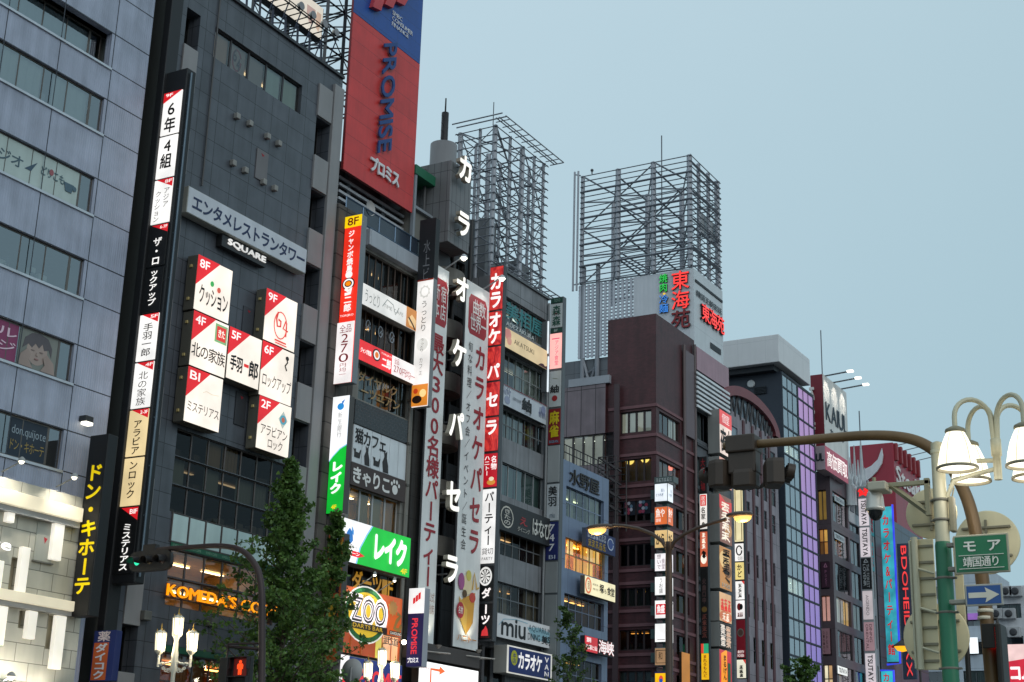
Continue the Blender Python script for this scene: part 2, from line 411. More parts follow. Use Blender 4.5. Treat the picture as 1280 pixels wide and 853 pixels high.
class Bld:
    def __init__(s, name, label, X0, X1, Y0, Y1, Z1, wall, side=None, cat='building', Z0=0.0, roof='#4a4c4e'):
        s.X0, s.X1, s.Y0, s.Y1, s.Z0, s.Z1 = X0, X1, Y0, Y1, Z0, Z1
        s.root = thing(name, label, cat, ((X0+X1)/2, Y0, Z0)); s.wall, s.sidem, s.roofm = wall, side or wall, roof
        s.hf, s.hs = [], []
    def front(s, lx, yt, yb, rx): return FA(lx, yt, yb, rx, s.Y0)
    def hole(s, fr):
        (s.hs if abs(fr.N.x) > .5 else s.hf).append(fr)
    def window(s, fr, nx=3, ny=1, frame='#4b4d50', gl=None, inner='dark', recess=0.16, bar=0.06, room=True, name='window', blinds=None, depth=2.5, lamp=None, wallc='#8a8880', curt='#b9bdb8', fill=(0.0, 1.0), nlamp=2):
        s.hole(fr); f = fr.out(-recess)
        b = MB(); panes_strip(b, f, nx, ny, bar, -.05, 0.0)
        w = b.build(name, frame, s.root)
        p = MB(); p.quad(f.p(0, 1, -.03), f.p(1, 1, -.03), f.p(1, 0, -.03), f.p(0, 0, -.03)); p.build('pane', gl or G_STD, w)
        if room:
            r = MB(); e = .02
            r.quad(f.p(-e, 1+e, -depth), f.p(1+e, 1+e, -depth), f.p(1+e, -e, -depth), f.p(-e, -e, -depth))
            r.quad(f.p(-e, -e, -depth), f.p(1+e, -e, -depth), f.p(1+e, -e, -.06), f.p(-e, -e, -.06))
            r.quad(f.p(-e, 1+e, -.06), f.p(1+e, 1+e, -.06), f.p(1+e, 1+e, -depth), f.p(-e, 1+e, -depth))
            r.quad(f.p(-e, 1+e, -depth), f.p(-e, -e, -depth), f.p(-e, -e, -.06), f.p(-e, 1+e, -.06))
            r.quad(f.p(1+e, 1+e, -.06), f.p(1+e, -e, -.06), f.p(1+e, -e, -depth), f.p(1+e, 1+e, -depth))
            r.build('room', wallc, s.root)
        if inner == 'glow':                 # glowing sheets behind each pane, added in place of lit rooms, blinds and screens
            for i in range(nx):
                for j in range(ny):
                    if rnd.random() < .08: continue
                    c = MB(); c.fbox(f, (i+.05)/nx, (j+.04)/ny, (i+.95)/nx, (j+.96)/ny, -.22, -.2); c.build('lit_screen', rnd.choice(curt), w)
        if inner in ('curtain', 'mixed', 'blind'):
            c = MB()
            for i in range(nx):
                if inner == 'mixed' and rnd.random() < .3: continue
                a0, a1 = (i+.04)/nx, (i+.96)/nx; bt = 0.0; bb = 1.0
                if inner == 'blind': bb = rnd.choice((.55, .8, 1, 1, 1))
                if inner == 'curtain': a1 = a0+(a1-a0)*rnd.choice((1, 1, .7, .5))
                k = 14 if inner != 'blind' else 1; L = []
                for j in range(k+1):
                    d = -.20+(.035*math.sin(j*2.1+i) if inner != 'blind' else 0); L.append((a0+(a1-a0)*j/k, d))
                for j in range(k):
                    c.quad(f.p(L[j][0], bb, L[j][1]), f.p(L[j+1][0], bb, L[j+1][1]), f.p(L[j+1][0], bt, L[j+1][1]), f.p(L[j][0], bt, L[j][1]))
            if c.V: c.build('curtain' if inner != 'blind' else 'blind', curt, w)
        if inner == 'mixed' or inner == 'clutter':
            c = MB()
            for i in range(nx*2):
                a = rnd.random()*.9; h = rnd.uniform(.1, .45); d = rnd.uniform(.3, .9)
                c.fbox(f, a, 1-h, a+rnd.uniform(.03, .09), 1.0, -d-.3, -d)
            c.build('stored_goods', rnd.choice(('#77736a', '#8e9490', '#5c5048')), s.root)
        if lamp:
            c = MB()
            for i in range(nlamp):
                a = (i+.5)/nlamp; c.fbox(f, a-.30/nlamp, .03, a+.30/nlamp, .05, -depth*.62, -depth*.62+.16)
            h_, _, s_ = lamp[1:].partition(':'); c.build('ceiling_lamp', lit(h_, float(s_ or 1)*3.2), s.root)
        return w
    def _wall(s, mb, fr, holes, dep=.3):
        U = sorted({0.0, fr.w} | {min(max((h.o-fr.o).dot(fr.U), 0), fr.w) for h in holes} | {min(max((h.o-fr.o).dot(fr.U)+h.w, 0), fr.w) for h in holes})
        T = sorted({0.0, fr.h} | {min(max(fr.o.z-h.o.z, 0), fr.h) for h in holes} | {min(max(fr.o.z-h.o.z+h.h, 0), fr.h) for h in holes})
        R = [((h.o-fr.o).dot(fr.U), fr.o.z-h.o.z, (h.o-fr.o).dot(fr.U)+h.w, fr.o.z-h.o.z+h.h) for h in holes]
        for i in range(len(U)-1):
            for j in range(len(T)-1):
                if U[i+1]-U[i] < 1e-5 or T[j+1]-T[j] < 1e-5: continue
                cu, ct = (U[i]+U[i+1])/2, (T[j]+T[j+1])/2
                if any(r[0] < cu < r[2] and r[1] < ct < r[3] for r in R): continue
                a0, a1, b0, b1 = U[i]/fr.w, U[i+1]/fr.w, T[j]/fr.h, T[j+1]/fr.h
                mb.quad(fr.p(a0, b1), fr.p(a1, b1), fr.p(a1, b0), fr.p(a0, b0))
        for r in R:
            a0, b0, a1, b1 = r[0]/fr.w, r[1]/fr.h, r[2]/fr.w, r[3]/fr.h
            mb.quad(fr.p(a0, b0, -dep), fr.p(a0, b0), fr.p(a1, b0), fr.p(a1, b0, -dep))
            mb.quad(fr.p(a0, b1), fr.p(a0, b1, -dep), fr.p(a1, b1, -dep), fr.p(a1, b1))
            mb.quad(fr.p(a0, b1), fr.p(a0, b0), fr.p(a0, b0, -dep), fr.p(a0, b1, -dep))
            mb.quad(fr.p(a1, b1, -dep), fr.p(a1, b0, -dep), fr.p(a1, b0), fr.p(a1, b1))
    def finish(s, reveal=.3):
        X0, X1, Y0, Y1, Z0, Z1 = s.X0, s.X1, s.Y0, s.Y1, s.Z0, s.Z1
        m = MB(); s._wall(m, Fr((X0, Y0, Z1), (1, 0, 0), (0, -1, 0), X1-X0, Z1-Z0), s.hf, reveal); m.build('wall', s.wall, s.root)
        m = MB(); s._wall(m, Fr((X0, Y1, Z1), (0, -1, 0), (-1, 0, 0), Y1-Y0, Z1-Z0), s.hs, reveal)
        m.quad((X1, Y0, Z0), (X1, Y1, Z0), (X1, Y1, Z1), (X1, Y0, Z1)); m.quad((X1, Y1, Z0), (X0, Y1, Z0), (X0, Y1, Z1), (X1, Y1, Z1))
        m.build('side_wall', s.sidem, s.root)
        m = MB(); m.box((X0+.02, Y0+.02, Z1-.25), (X1-.02, Y1-.02, Z1-.05)); m.build('roof', s.roofm, s.root)
        return s.root
def point_light(parent, P, watts, col=(1, .93, .8), spot=None, size=.12):
    ld = bpy.data.lights.new('lamp_light', 'SPOT' if spot else 'POINT'); ld.energy = watts; ld.color = col; ld.shadow_soft_size = size
    lo = bpy.data.objects.new('lamp_light', ld); COL.objects.link(lo); lo.parent = parent
    loc = Vector((0, 0, 0)); p = parent
    while p is not None: loc = loc+p.location; p = p.parent
    lo.location = Vector(P)-loc
    if spot:
        ld.spot_size = math.radians(spot[1]); ld.spot_blend = .6; lo.rotation_euler = (-(Vector(spot[0])-Vector(P))).to_track_quat('Z', 'Y').to_euler()
    return lo
def lamp_on_arm(label, base, tip, group, r=.09, mat='#9a9c9a', glow='*fff6e0:6', name='spotlight', aim=None, watts=0, cone=70):
    t = thing(name, label, 'lamp', base, group)
    base, tip = Vector(base), Vector(tip); mb = MB(); mb.tube([base, base.lerp(tip, .8), tip], .025, 6); mb.build('arm', mat, t)
    h = MB(); h.lathe(tip, [(.03, .16), (r*.8, .1), (r, 0)], 12, cap=False); h.build('lamp_shade', mat, t)
    g = MB(); g.ball(tip-Vector((0, 0, .0)), r*.72, 10, 6); g.build('bulb', glow, t)
    if watts: point_light(t, tip-Vector((0, 0, r)), watts, spot=(aim, cone) if aim is not None else None)
    return t

# ================================================================== the ground
g = MB(); g.quad((-3000, -3000, -.06), (3000, -3000, -.06), (3000, 3000, -.06), (-3000, 3000, -.06)); structure('ground', g, grid_mat('ground_asphalt', '#4a4a4a', 900, 900, 0, var=0, rough=.9))
g = MB(); g.box((-120, 6.4, -.2), (400, 35.0, 0.0)); structure('road', g, grid_mat('asphalt', '#444547', 900, 900, 0, var=0, rough=.85, amt=.3))
pav = grid_mat('paving_slabs', '#8b8884', .6, .3, .02, '#55534f', rough=.8)
g = MB(); g.box((-120, 35.2, -.2), (400, 40.2, .13)); structure('far_pavement', g, pav)
g = MB(); g.box((-120, -8, -.2), (400, 6.3, .13)); structure('near_pavement', g, pav)
g = MB(); g.box((-120, 35.0, -.2), (400, 35.2, .14)); g.box((-120, 6.3, -.2), (400, 6.5, .14)); structure('kerb', g, '#9a9892')
g = MB(); g.box((-120, 13.4, -.1), (400, 16.2, .15)); structure('median_strip', g, '#8d8b86')
g = MB()
for y in (8.0, 11.6, 23.5, 27.2, 31.0):
    x = -100.0
    while x < 380: g.quad((x, y-.07, .006), (x+5, y-.07, .006), (x+5, y+.07, .006), (x, y+.07, .006)); x += 10
structure('road_markings', g, '#d8d8d4')

# ================================================================== building 1: ridged blue-grey panels, white stone foot
XE1 = fp(183, 100).x
mat_b1 = grid_mat('ridged_blue_panel', '#a6adc0', 900, 900, 0, var=0, ridge=.11, rough=.38, amt=.3, bump=.5)
b1 = Bld('panelled_building', 'blue grey building of ridged panels with window bands, left edge of the photo', 8.0, XE1, W, W+14, 42.0, mat_b1, paint('#2a2c30'))
def zpx(px, py): return fp(px, py).z
sills = [zpx(0, 2.5), zpx(0, 98.5), zpx(0, 213.5), zpx(0, 330.3), zpx(0, 448.5), zpx(0, 567)]
step1 = (sills[0]-sills[-1])/5; hw = zpx(0, 48)-zpx(0, 98.5)
XW1 = fp(131, 122).x; XP = fp(110.6, 160).x; xa = fp(66, 128).x
pw = xa-fp(36, 110).x
m_frame1 = paint('#6b6560', .4, .6)
for i in range(9):
    zs = sills[0]+(3-i)*step1 if i < 3 else sills[i-3]
    fr = FR(8.6, zs+hw, XW1, zs, W)
    cu = ['#c3c7c2', '#cfd2cc', '#a3b3b6', '#9fb0b4', '#d5d8d2', '#cfd5d3', '#8fa3a9', '#b9aeb0', '#5d6a6c'][i]
    b1.hole(fr); f = fr.out(-.10 if i != 3 else -.55)
    mb = MB(); mb.fbox(f, 0, 0, 1, .05, -.06, 0); mb.fbox(f, 0, .95, 1, 1, -.06, 0)
    xs = [XW1, XP]; x = XP
    while x > 9: x -= pw; xs.append(x)
    for k, x in enumerate(xs):
        a = (x-8.6)/fr.w; h = (.05 if k < 2 else .02)/fr.w
        if a-h > 0: mb.fbox(f, a-h, .05, min(1, a+h), .95, -.05, -.004)
    w_ = mb.build('window', m_frame1, b1.root)
    p = MB(); p.quad(f.p(0, 1, -.02), f.p(1, 1, -.02), f.p(1, 0, -.02), f.p(0, 0, -.02)); p.build('pane', G_BLUE, w_)
    r = MB()
    r.quad(f.p(-.01, 1.02, -3), f.p(1.01, 1.02, -3), f.p(1.01, -.02, -3), f.p(-.01, -.02, -3)); r.quad(f.p(-.01, -.02, -3), f.p(1.01, -.02, -3), f.p(1.01, -.02, -.08), f.p(-.01, -.02, -.08))
    r.quad(f.p(-.01, 1.02, -.08), f.p(1.01, 1.02, -.08), f.p(1.01, 1.02, -3), f.p(-.01, 1.02, -3)); r.quad(f.p(1.01, 1.02, -.08), f.p(1.01, -.02, -.08), f.p(1.01, -.02, -3), f.p(1.01, 1.02, -3))
    r.build('room', '#8d928f', b1.root)
    # blinds, films and things on the sills behind the panes
    c = MB(); d = MB(); q = MB()
    for k in range(2, len(xs)-1):
        a0, a1 = (xs[k]-8.6)/fr.w, (xs[k-1]-8.6)/fr.w
        if k > 9: break
        if i in (3, 4, 5) and k < 9:
            n_ = 10
            for j in range(n_):
                u0, u1 = a0+(a1-a0)*j/n_, a0+(a1-a0)*(j+1)/n_; e0, e1 = -.16-.03*math.sin(j*1.9+k), -.16-.03*math.sin((j+1)*1.9+k)
                if i == 4 and k % 2 and j < 5: continue
                c.quad(f.p(u0, 1, e0), f.p(u1, 1, e1), f.p(u1, 0, e1), f.p(u0, 0, e0))
        for j in range(3):
            u = a0+rnd.random()*(a1-a0)*.85; hh = rnd.uniform(.12, .4); (d if rnd.random() < .6 else q).fbox(f, u, 1-hh, u+rnd.uniform(.1, .5)/fr.w, .99, -rnd.uniform(.5, .9), -.3)
    if c.V: c.build('blind', cu, w_)
    if d.V: d.build('stored_goods', rnd.choice(('#a9a49a', '#8c8f93', '#d9d6ce')), b1.root)
    if q.V: q.build('stored_goods', rnd.choice(('#7a4a44', '#4f5f6e', '#93804f')), b1.root)
    s_ = MB(); s_.box((8.2, W-.07, zs-.09), (XW1+.12, W+.1, zs)); s_.build('window_sill', paint('#c9ccd2', .35, .5), b1.root)
# films on the panes that carry writing and pictures
def film(sill, x0, x1, its, base=None, up=.04):
    fr = FR(x0, sill+hw*.95, x1, sill+hw*.05, W+.108); t = Fr(fr.o, fr.U, fr.N, fr.w, fr.h)
    root = thing('window_film', its[0], 'window sticker', t.p(.5, 1), None)
    if base: mb = MB(); mb.fbox(t, 0, 0, 1, 1, -.004, .001); mb.build('film', base, root)
    items(root, t, its[1:], .006)
    return root
film(sills[2], fp(0, 180).x-1.2, XP-.05, ('pale window film lettered in grey katakana with a coffee cup', ('t', 'スタジオ', .0, .35, .48, .72, '#4e6570', {'bold': .02}), ('p', [(.49, .62), (.60, .30), (.55, .62)], '#41586a'), ('t', 'どりこも', .63, .30, .87, .58, '#56707a', {'bold': .02}), ('e', .735, .38, .02, .09, '#a05a60'), ('p', [(.86, .45), (.96, .45), (.94, .70), (.88, .70)], '#4e6876'), ('e', .965, .54, .018, .07, '#4e6876')), base='#b9c8c4')
film(sills[4], fp(0, 400).x-1.4, fp(24, 430).x, ('magenta window film with white katakana, left of the portrait poster', ('t', 'ネ', .06, .1, .45, .42, '#e5c8d8', {'bold': .01}), ('t', 'ル', .58, .12, .98, .42, '#e5c8d8', {'bold': .01}), ('t', 'ジ', .60, .50, .98, .8, '#e5c8d8', {'bold': .01})), base='#8a3c64')
_fr = film(sills[4], fp(26, 430).x, XP-.06, ('portrait poster of a dark haired face held in two hands in the window', ('e', .48, .50, .27, .38, '#a8968e'), ('p', [(.10, .52), (.14, .22), (.3, .05), (.5, .0), (.74, .07), (.86, .3), (.86, .55), (.78, .36), (.66, .42), (.60, .26), (.52, .40), (.42, .30), (.34, .44), (.24, .36)], '#5a555a'), ('e', .37, .50, .05, .018, '#84736f'), ('e', .59, .50, .05, .018, '#84736f'), ('l', [(.47, .54), (.46, .62), (.5, .63)], .03, '#9c8a82'), ('e', .48, .72, .055, .02, '#966f6e'), ('p', [(.02, 1), (.06, .7), (.22, .5), (.32, .62), (.28, .8), (.4, 1)], '#a08e86'), ('p', [(.98, 1), (.92, .7), (.74, .52), (.64, .64), (.7, .82), (.6, 1)], '#a08e86')), base='#80847e')
film(sills[5], fp(15, 540).x, XP-.04, ('dark blue window film lettered in white Latin and gold katakana', ('t', 'don.quijote', .04, .18, .97, .48, '#93a2ac', {'bold': .0}), ('t', 'ドン・キホーテ', .0, .54, .97, .86, '#a08a4a', {'bold': .0})), base='#1d2b3a')
# panel joints
j = MB()
for (px, py) in ((9, 25), (76, 52), (137, 105)):
    x = fp(px, py).x; j.box((x-.02, W-.004, sills[-1]-1.2), (x+.02, W, 42))
x0 = fp(137, 105).x
for i in range(9):
    zs = sills[0]+(3-i)*step1 if i < 3 else sills[i-3]
    j.box((XW1, W-.005, zs-.02), (XE1, W, zs+.02)); j.box((8, W-.005, zs+hw-.015), (XE1, W, zs+hw+.03))
j.build('panel_joint', '#33363f', b1.root)
# white stone foot with its ledges and fins
ZS = fp(0, 600).z
b1.finish()
ft = Bld('stone_shopfront', 'pale stone shopfront with white fins and lit ledges under the blue panels', 8.0, fp(105, 640).x, W-.45, W-.002, ZS, grid_mat('pale_stone', '#b9b6a8', 1.25, .62, .03, '#77756c', .08, .5, rough=.6, amt=.2))
YF = W-.45
def fin(lx, yt, yb, rx):
    f = FA(lx, yt, yb, rx, YF-.22); m = MB(); m.bbox(f.p(0, 0, 0), f.p(1, 1, -.20), .02); return m.build('fin', '*fbf6e8:0.72', ft.root)  # the lit look of the fin is put into its material as emission
for a in ((14, 612, 652, 23), (72, 634, 699, 84), (29, 683, 739, 39), (-2, 700, 737, 6), (0, 757, 806, 11), (37, 763, 798, 48), (72, 769, 836, 84)): fin(*a)
for (lx, yt, yb, rx) in ((0, 609, 627, 105), (0, 735, 748, 94)):
    f = FA(lx, yt, yb, rx, YF-.38); f = FR(8.1, f.o.z, f.o.x+f.w, f.o.z-f.h, f.o.y)
    m = MB(); m.bbox(f.p(0, 0, 0), f.p(1, 1, -.375), .02); m.build('ledge', '*fff3d4:0.5', ft.root)  # floodlight falling on the ledge is put into its material as glow
    m = MB(); m.fbox(f, 0, 1.02, 1, 1.45, -.37, -.1); m.build('ledge_soffit', '#9a9a98', ft.root)
for (lx, yt, yb, rx) in ((15, 696, 737, 26), (25, 762, 785, 35), (61, 768, 811, 73)):
    f = FA(lx, yt, yb, rx, YF); ft.hole(f)
    m = MB(); m.quad(f.p(0, 1, -.28), f.p(1, 1, -.28), f.p(1, 0, -.28), f.p(0, 0, -.28)); m.build('niche', '#8a8470', ft.root)
f = FA(47, 651, 700, 69, YF); m = MB(); m.bbox(f.p(0, 0, .04), f.p(1, 1, -.01), .015); h_ = m.build('hatch', '#a5a69c', ft.root)
m = MB(); m.prism(f, [(.42, .38), (.62, .41), (.50, .54)], .04, .046); m.build('access_mark', '#b02030', h_)
m = MB(); m.fbox(f, -.06, 1.0, 1.06, 1.04, 0, .09); m.build('sill', '#6b6a62', ft.root)
ft.finish()
for i, (px, py) in enumerate(((14, 846), (-40, 840), (60, 862))):
    P = fp(px, py, YF-.9); lamp_on_arm(('floodlight pointing up the pale stone wall at the bottom left corner', 'floodlight beyond the left edge washing the pale stone wall', 'floodlight low on the pale stone wall beside the dark column')[i], P+Vector((0, .85, -.3)), P, 'floodlights washing the stone shopfront', r=.15, glow='*fff0c8:5', watts=230, aim=P+Vector((0, 1.0, 2.2)), cone=130)
f = FA(-52, 661, 675, 14, YF-.10)
t = thing('lit_lettering', 'white glowing letters ending in e on the pale stone wall', 'sign', f.p(.5, 1))
m = MB(); m.text(f, 'Store', 0, 0, 1, 1, 0, bold=.015, ext=.04); m.build('lettering', '*ffffff:1.2', t)
for i, (bx, by, tx, ty) in enumerate(((2, 590, 27, 577), (70, 609, 93, 597))):
    P = fp(bx, by, YF-.05); Q = fp(tx, ty, YF-1.0)
    lamp_on_arm(['small floodlight on a thin arm above the lit ledge, left one', 'small floodlight on a thin arm above the lit ledge, beside the black yellow sign'][i], P, Q, 'floodlights over the stone shopfront', r=.13, glow='*fff8e0:3', watts=170, aim=Q+Vector((.3, .75, -1.2)), cone=110)
P = fp(103, 528); t = thing('wall_light', 'small rectangular wall light glowing on the ridged blue panels', 'lamp', P)
m = MB(); m.bbox((P.x-.2, P.y-.35, P.z-.02), (P.x+.2, P.y, P.z+.2), .03); m.build('housing', '#2b2d30', t)
m = MB(); m.bbox((P.x-.18, P.y-.37, P.z-.14), (P.x+.18, P.y-.1, P.z-.021), .02); m.build('lens', '*fffbe8:2.2', t)

# black hanging sign with yellow katakana
f = SI(113, 545, 771, 136, W-.52)
t = sign('hanging_sign', 'tall black hanging sign with yellow katakana beside the stone shopfront', f, .5, '#101113', '#141517', [('v', 'ドン・キホーテ', .09, .165, .93, .89, '*f3d400:0.75', {'bold': .045, 'fill': .94})], margin=.04)
f = SI(119, 789, 852, 146, W-.2)
sign('hanging_sign', 'small blue and orange hanging sign with white kana, under the black one', f, .3, '#1f2b63', '#24336f', [('r', .04, .24, .72, .98, '#d2632e'), ('t', '薬', .2, .02, .75, .22, '#e8d8d8', {'bold': .03}), ('v', 'ダイコク', .14, .26, .66, .97, '#e6e6ea', {'bold': .05})])

# ================================================================== building 2: dark tiled tower
X2 = fp(205, 30).x; X2R = fp(428, 110).x
zt2 = fp(399, 78).z
mat_b2 = grid_mat('charcoal_tile', '#53575f', 1.18, .95, .03, '#24262b', .08, rough=.42, amt=.38, bump=.3)
b2 = Bld('tiled_tower', 'charcoal tiled tower carrying the cluster of square lit signs', X2, X2R, W, W+16, zt2, mat_b2, paint('#3a3d3c'))
XL2 = fp(250, 115).x      # end of the left stair strip
# stair strip on the left: pale panels and dark voids in turn; the strip on the right likewise
XR0 = fp(399, 100).x
vtop = zpx(396, 146); vbot = zpx(393, 194); vstep = (zpx(396, 146)-zpx(376, 528))/4.0
pan_m = grid_mat('pale_panel', '#8c8a8b', 900, 900, 0, var=0, rough=.5, amt=.12)
for i in range(-1, 7):
    zt, zb = vtop-i*vstep, vbot-i*vstep
    fr = FR(XR0, zt, X2R-.75, zb, W)
    if zt < zt2-.3:
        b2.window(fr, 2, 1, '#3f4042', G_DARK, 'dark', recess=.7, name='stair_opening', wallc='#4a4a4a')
    m = MB(); m.bbox((XR0-.02, W-.10, zb-vstep+(zt-zb)+.05), (X2R-.78, W+.05, zb), .02); m.build('panel', pan_m, b2.root)
m = MB(); m.bbox((X2R-.74, W-.16, 0), (X2R, W+.05, zt2-.6), .03); m.build('pilaster', pan_m, b2.root)
lv = [(108, 152), (214, 250), (335, 360)]
XLa, XLb = fp(229, 60).x, fp(247, 60).x
zl = zpx(230, 10)
for i in range(-2, 8):
    zt = zpx(232, 112)-i*vstep; zb = zt-1.7
    if zt > zt2-.2: continue
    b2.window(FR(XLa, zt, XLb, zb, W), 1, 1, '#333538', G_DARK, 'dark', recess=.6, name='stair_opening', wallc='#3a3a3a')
    m = MB(); m.bbox((XLa-.02, W-.08, zb-(vstep-1.7)), (XLb, W+.05, zb-.02), .02); m.build('panel', pan_m, b2.root)
fq = b2.front(270, 33, 71, 378).out(-.30)
t = thing('window_film', 'pinkish and pale green window films with a red ring drawing near the roof', 'window sticker', fq.p(.5, 1))
for k, c in enumerate(('#d8a890', '#c4aaa2', '#bca8a4', '#d4e6e0', '#c4d0b8')):
    m = MB(); m.fbox(fq, k/5+.01, .02, (k+1)/5-.01, .98, -.02, 0); m.build('film', c, t)
items(t, fq, [('l', [(.30+.045*math.cos(a*.42), .48+.34*math.sin(a*.42)) for a in range(15)], .10, '#b03c3c'), ('t', '6', .255, .14, .295, .55, '#5a3438', {'bold': .03}), ('t', '4', .30, .38, .335, .78, '#5a3438', {'bold': .03}), ('r', .25, .86, .36, .89, '#b03c3c'), ('r', .26, .93, .365, .96, '#b03c3c')], .012)
b2.window(b2.front(270, 33, 71, 378), 5, 1, '#3a3a3e', G_STD, 'dark', curt='#a9bdb9', recess=.14, lamp='*ffd9a0:0.5', nlamp=2, wallc='#8c7c72', bar=.10)
# the tall window wall
fw = FA(222, 535, 640, 362, W)
for r_ in range(3):
    f_ = fw.sub(0, r_/3, 1, (r_+.97)/3); b2.window(f_, 7, 1, '#57504e', G_DARK, ('mixed', 'mixed', 'clutter')[r_], curt=('#b09a80', '#94a09c', '#8a8a86')[r_], recess=.12, wallc='#6a6258', bar=.07, lamp='*ffe0b0:0.25' if r_ == 1 else None, nlamp=2)  # dim lamp added to brighten the interior of the middle row
fs = FA(215.5, 641, 676, 352, W)
m = MB()
for i in range(7): m.bbox(fs.p(i/7+.008, .02, .03), fs.p((i+1)/7-.008, .98, -.05), .01)
m.build('spandrel_panel', paint('#b9cfce', .25), b2.root)
m = MB(); m.bbox(fs.p(-.01, 0, .05), fs.p(1.01, -.025, 0), .01); m.bbox(fs.p(-.01, 1.0, .05), fs.p(1.01, 1.03, 0), .01)
for i in range(8): m.bbox(fs.p(i/7-.004, 0, .06), fs.p(i/7+.004, 1, 0), .01)
m.build('mullion', '#57504e', b2.root)
fg = FA(213.6, 677, 684, 350, W-.02); m = MB(); m.bbox(fg.p(0, 0, .02), fg.p(1, 1, 0), .004); gs = m.build('green_band', '#17583f', b2.root)
m = MB()
for i in range(7): m.text(fg, 'KOMEDA COFFEE', i/7+.015, .28, (i+1)/7-.03, .72, .026)
m.build('lettering', '#7ba58c', gs)
fw = FA(212.5, 685, 762, 345, W)
for r_ in range(2):
    b2.window(fw.sub(0, r_*.47, 1, r_*.47+.455), 6, 1, '#57504e', G_CLEAR, 'curtain' if r_ == 0 and False else 'dark', recess=.12, wallc='#d8b98a', lamp='*ffe2b0:2.6', nlamp=3, depth=4, bar=.09)
fk = FA(209, 729, 744, 356, W-.22)
t = thing('neon_lettering', 'orange glowing rounded letters across the lit cafe windows', 'sign', fk.p(.5, 1))
m = MB(); m.text(fk, "KOMEDA'S COFFEE", 0, 0, 1.0, 1, 0, bold=.022, ext=.06); m.build('lettering', '*ff9a08:1.25', t)
m = MB(); m.text(fk.out(-.02), "KOMEDA'S COFFEE", -.004, -.06, 1.004, 1.06, 0, bold=.03, ext=.015); m.build('letter_backing', '#5a2408', t)
for i in range(7):
    pass
m = MB(); m.tube([fk.p(0, 1.1, -.1), fk.p(1, 1.1, -.1)], .03, 6); m.build('rail', '#4a4440', t)
fw = FA(203, 815, 815+70, 342, W)
b2.window(fw, 7, 2, '#57504e', G_CLEAR, 'mixed', curt='#b06a30', recess=.14, wallc='#b8773a', lamp='*ffb860:2.6', nlamp=3, depth=4)
fg = FA(203, 806, 814, 342, W-.02); m = MB(); m.bbox(fg.p(0, 0, .05), fg.p(1, 1, 0), .004); m.build('green_band', '#1b5a42', b2.root)
# hatches
for (lx, yt, yb, rx, mt) in ((321, 185, 222, 335, '#6f6c6e'), (304, 382, 415, 317, '#41434a'), (295, 489, 530, 308, '#2f3136')):
    f = FA(lx, yt, yb, rx); m = MB(); m.bbox(f.p(0, 0, .05), f.p(1, 1, 0), .01); h_ = m.build('hatch', mt, b2.root)
    m = MB(); m.prism(f, [(.35, .1), (.65, .13), (.5, .2)], .05, .056); m.build('access_mark', '#a01828', h_)
for (x, y) in ((294, 146), (310, 155), (332, 171), (346, 180), (289, 204.5), (304, 213.5), (327, 228), (341, 236)):
    P = fp(x, y); m = MB(); m.bbox((P.x-.12, P.y-.22, P.z-.14), (P.x+.12, P.y, P.z+.12), .03); m.build('vent_hood', '#8e8c88', b2.root)
for (x, y) in ((178, 770), (262, 778)):
    P = fp(x, y); m = MB(); m.bbox((P.x-.2, P.y-.3, P.z-.18), (P.x+.2, P.y, P.z+.18), .03); m.build('vent_hood', '#5e5e5a', b2.root)
m = MB(); m.box((X2, W-.12, zt2-.02), (X2R, W+.25, zt2+.12)); m.build('parapet_cap', '#33363b', b2.root)
m = MB(); m.bbox((X2-.02, W-.35, 0), (fp(216, 60).x, W-.0, zt2-.01), .03); m.build('corner_column', '#1b1c1f', b2.root)
m = MB(); m.tube([(fp(268, 60).x, W-.06, zt2), (fp(268, 60).x, W-.06, fp(255, 235).z)], .04, 6); m.build('drain_pipe', '#4a4a4c', b2.root)
b2.finish(.7)

# tall lit column of tenants' names
XC = fp(205, 125, W-.35).x
def colseg(yt, yb, mat, its):
    return (yt, yb, mat, its)
f0 = SI(206, 118, 722, 228.5, X=XC)
root = thing('tenant_sign_column', 'tall white red and black column of lit name boxes on the charcoal tower', 'sign', f0.p(.5, 1))
m = MB(); m.bbox(Fr(f0.o, f0.U, f0.N, f0.w, f0.h).p(-.18, -.05, -.55), f0.p(1.12, 1.012, -.03), .04); m.build('casing', '#15171a', root)
m = MB(); m.tube([f0.p(1.2, -.04, -.2), f0.p(1.2, 1.0, -.2)], .05, 8)
for i in range(11): m.bar(f0.p(1.2, .03+i*.095, -.2), f0.p(1.0, .03+i*.095, -.1), .05)
m.build('pole', paint('#5d6b76', .4, .7), root)
H = lambda y: (f0.o.z-sz(f0.o, y))/f0.h
RED = '*e01c26:0.85'; WH = '*fbf8f4:0.98'; BK = '#0d0d0e'; GO = '*f1d7a2:0.88'
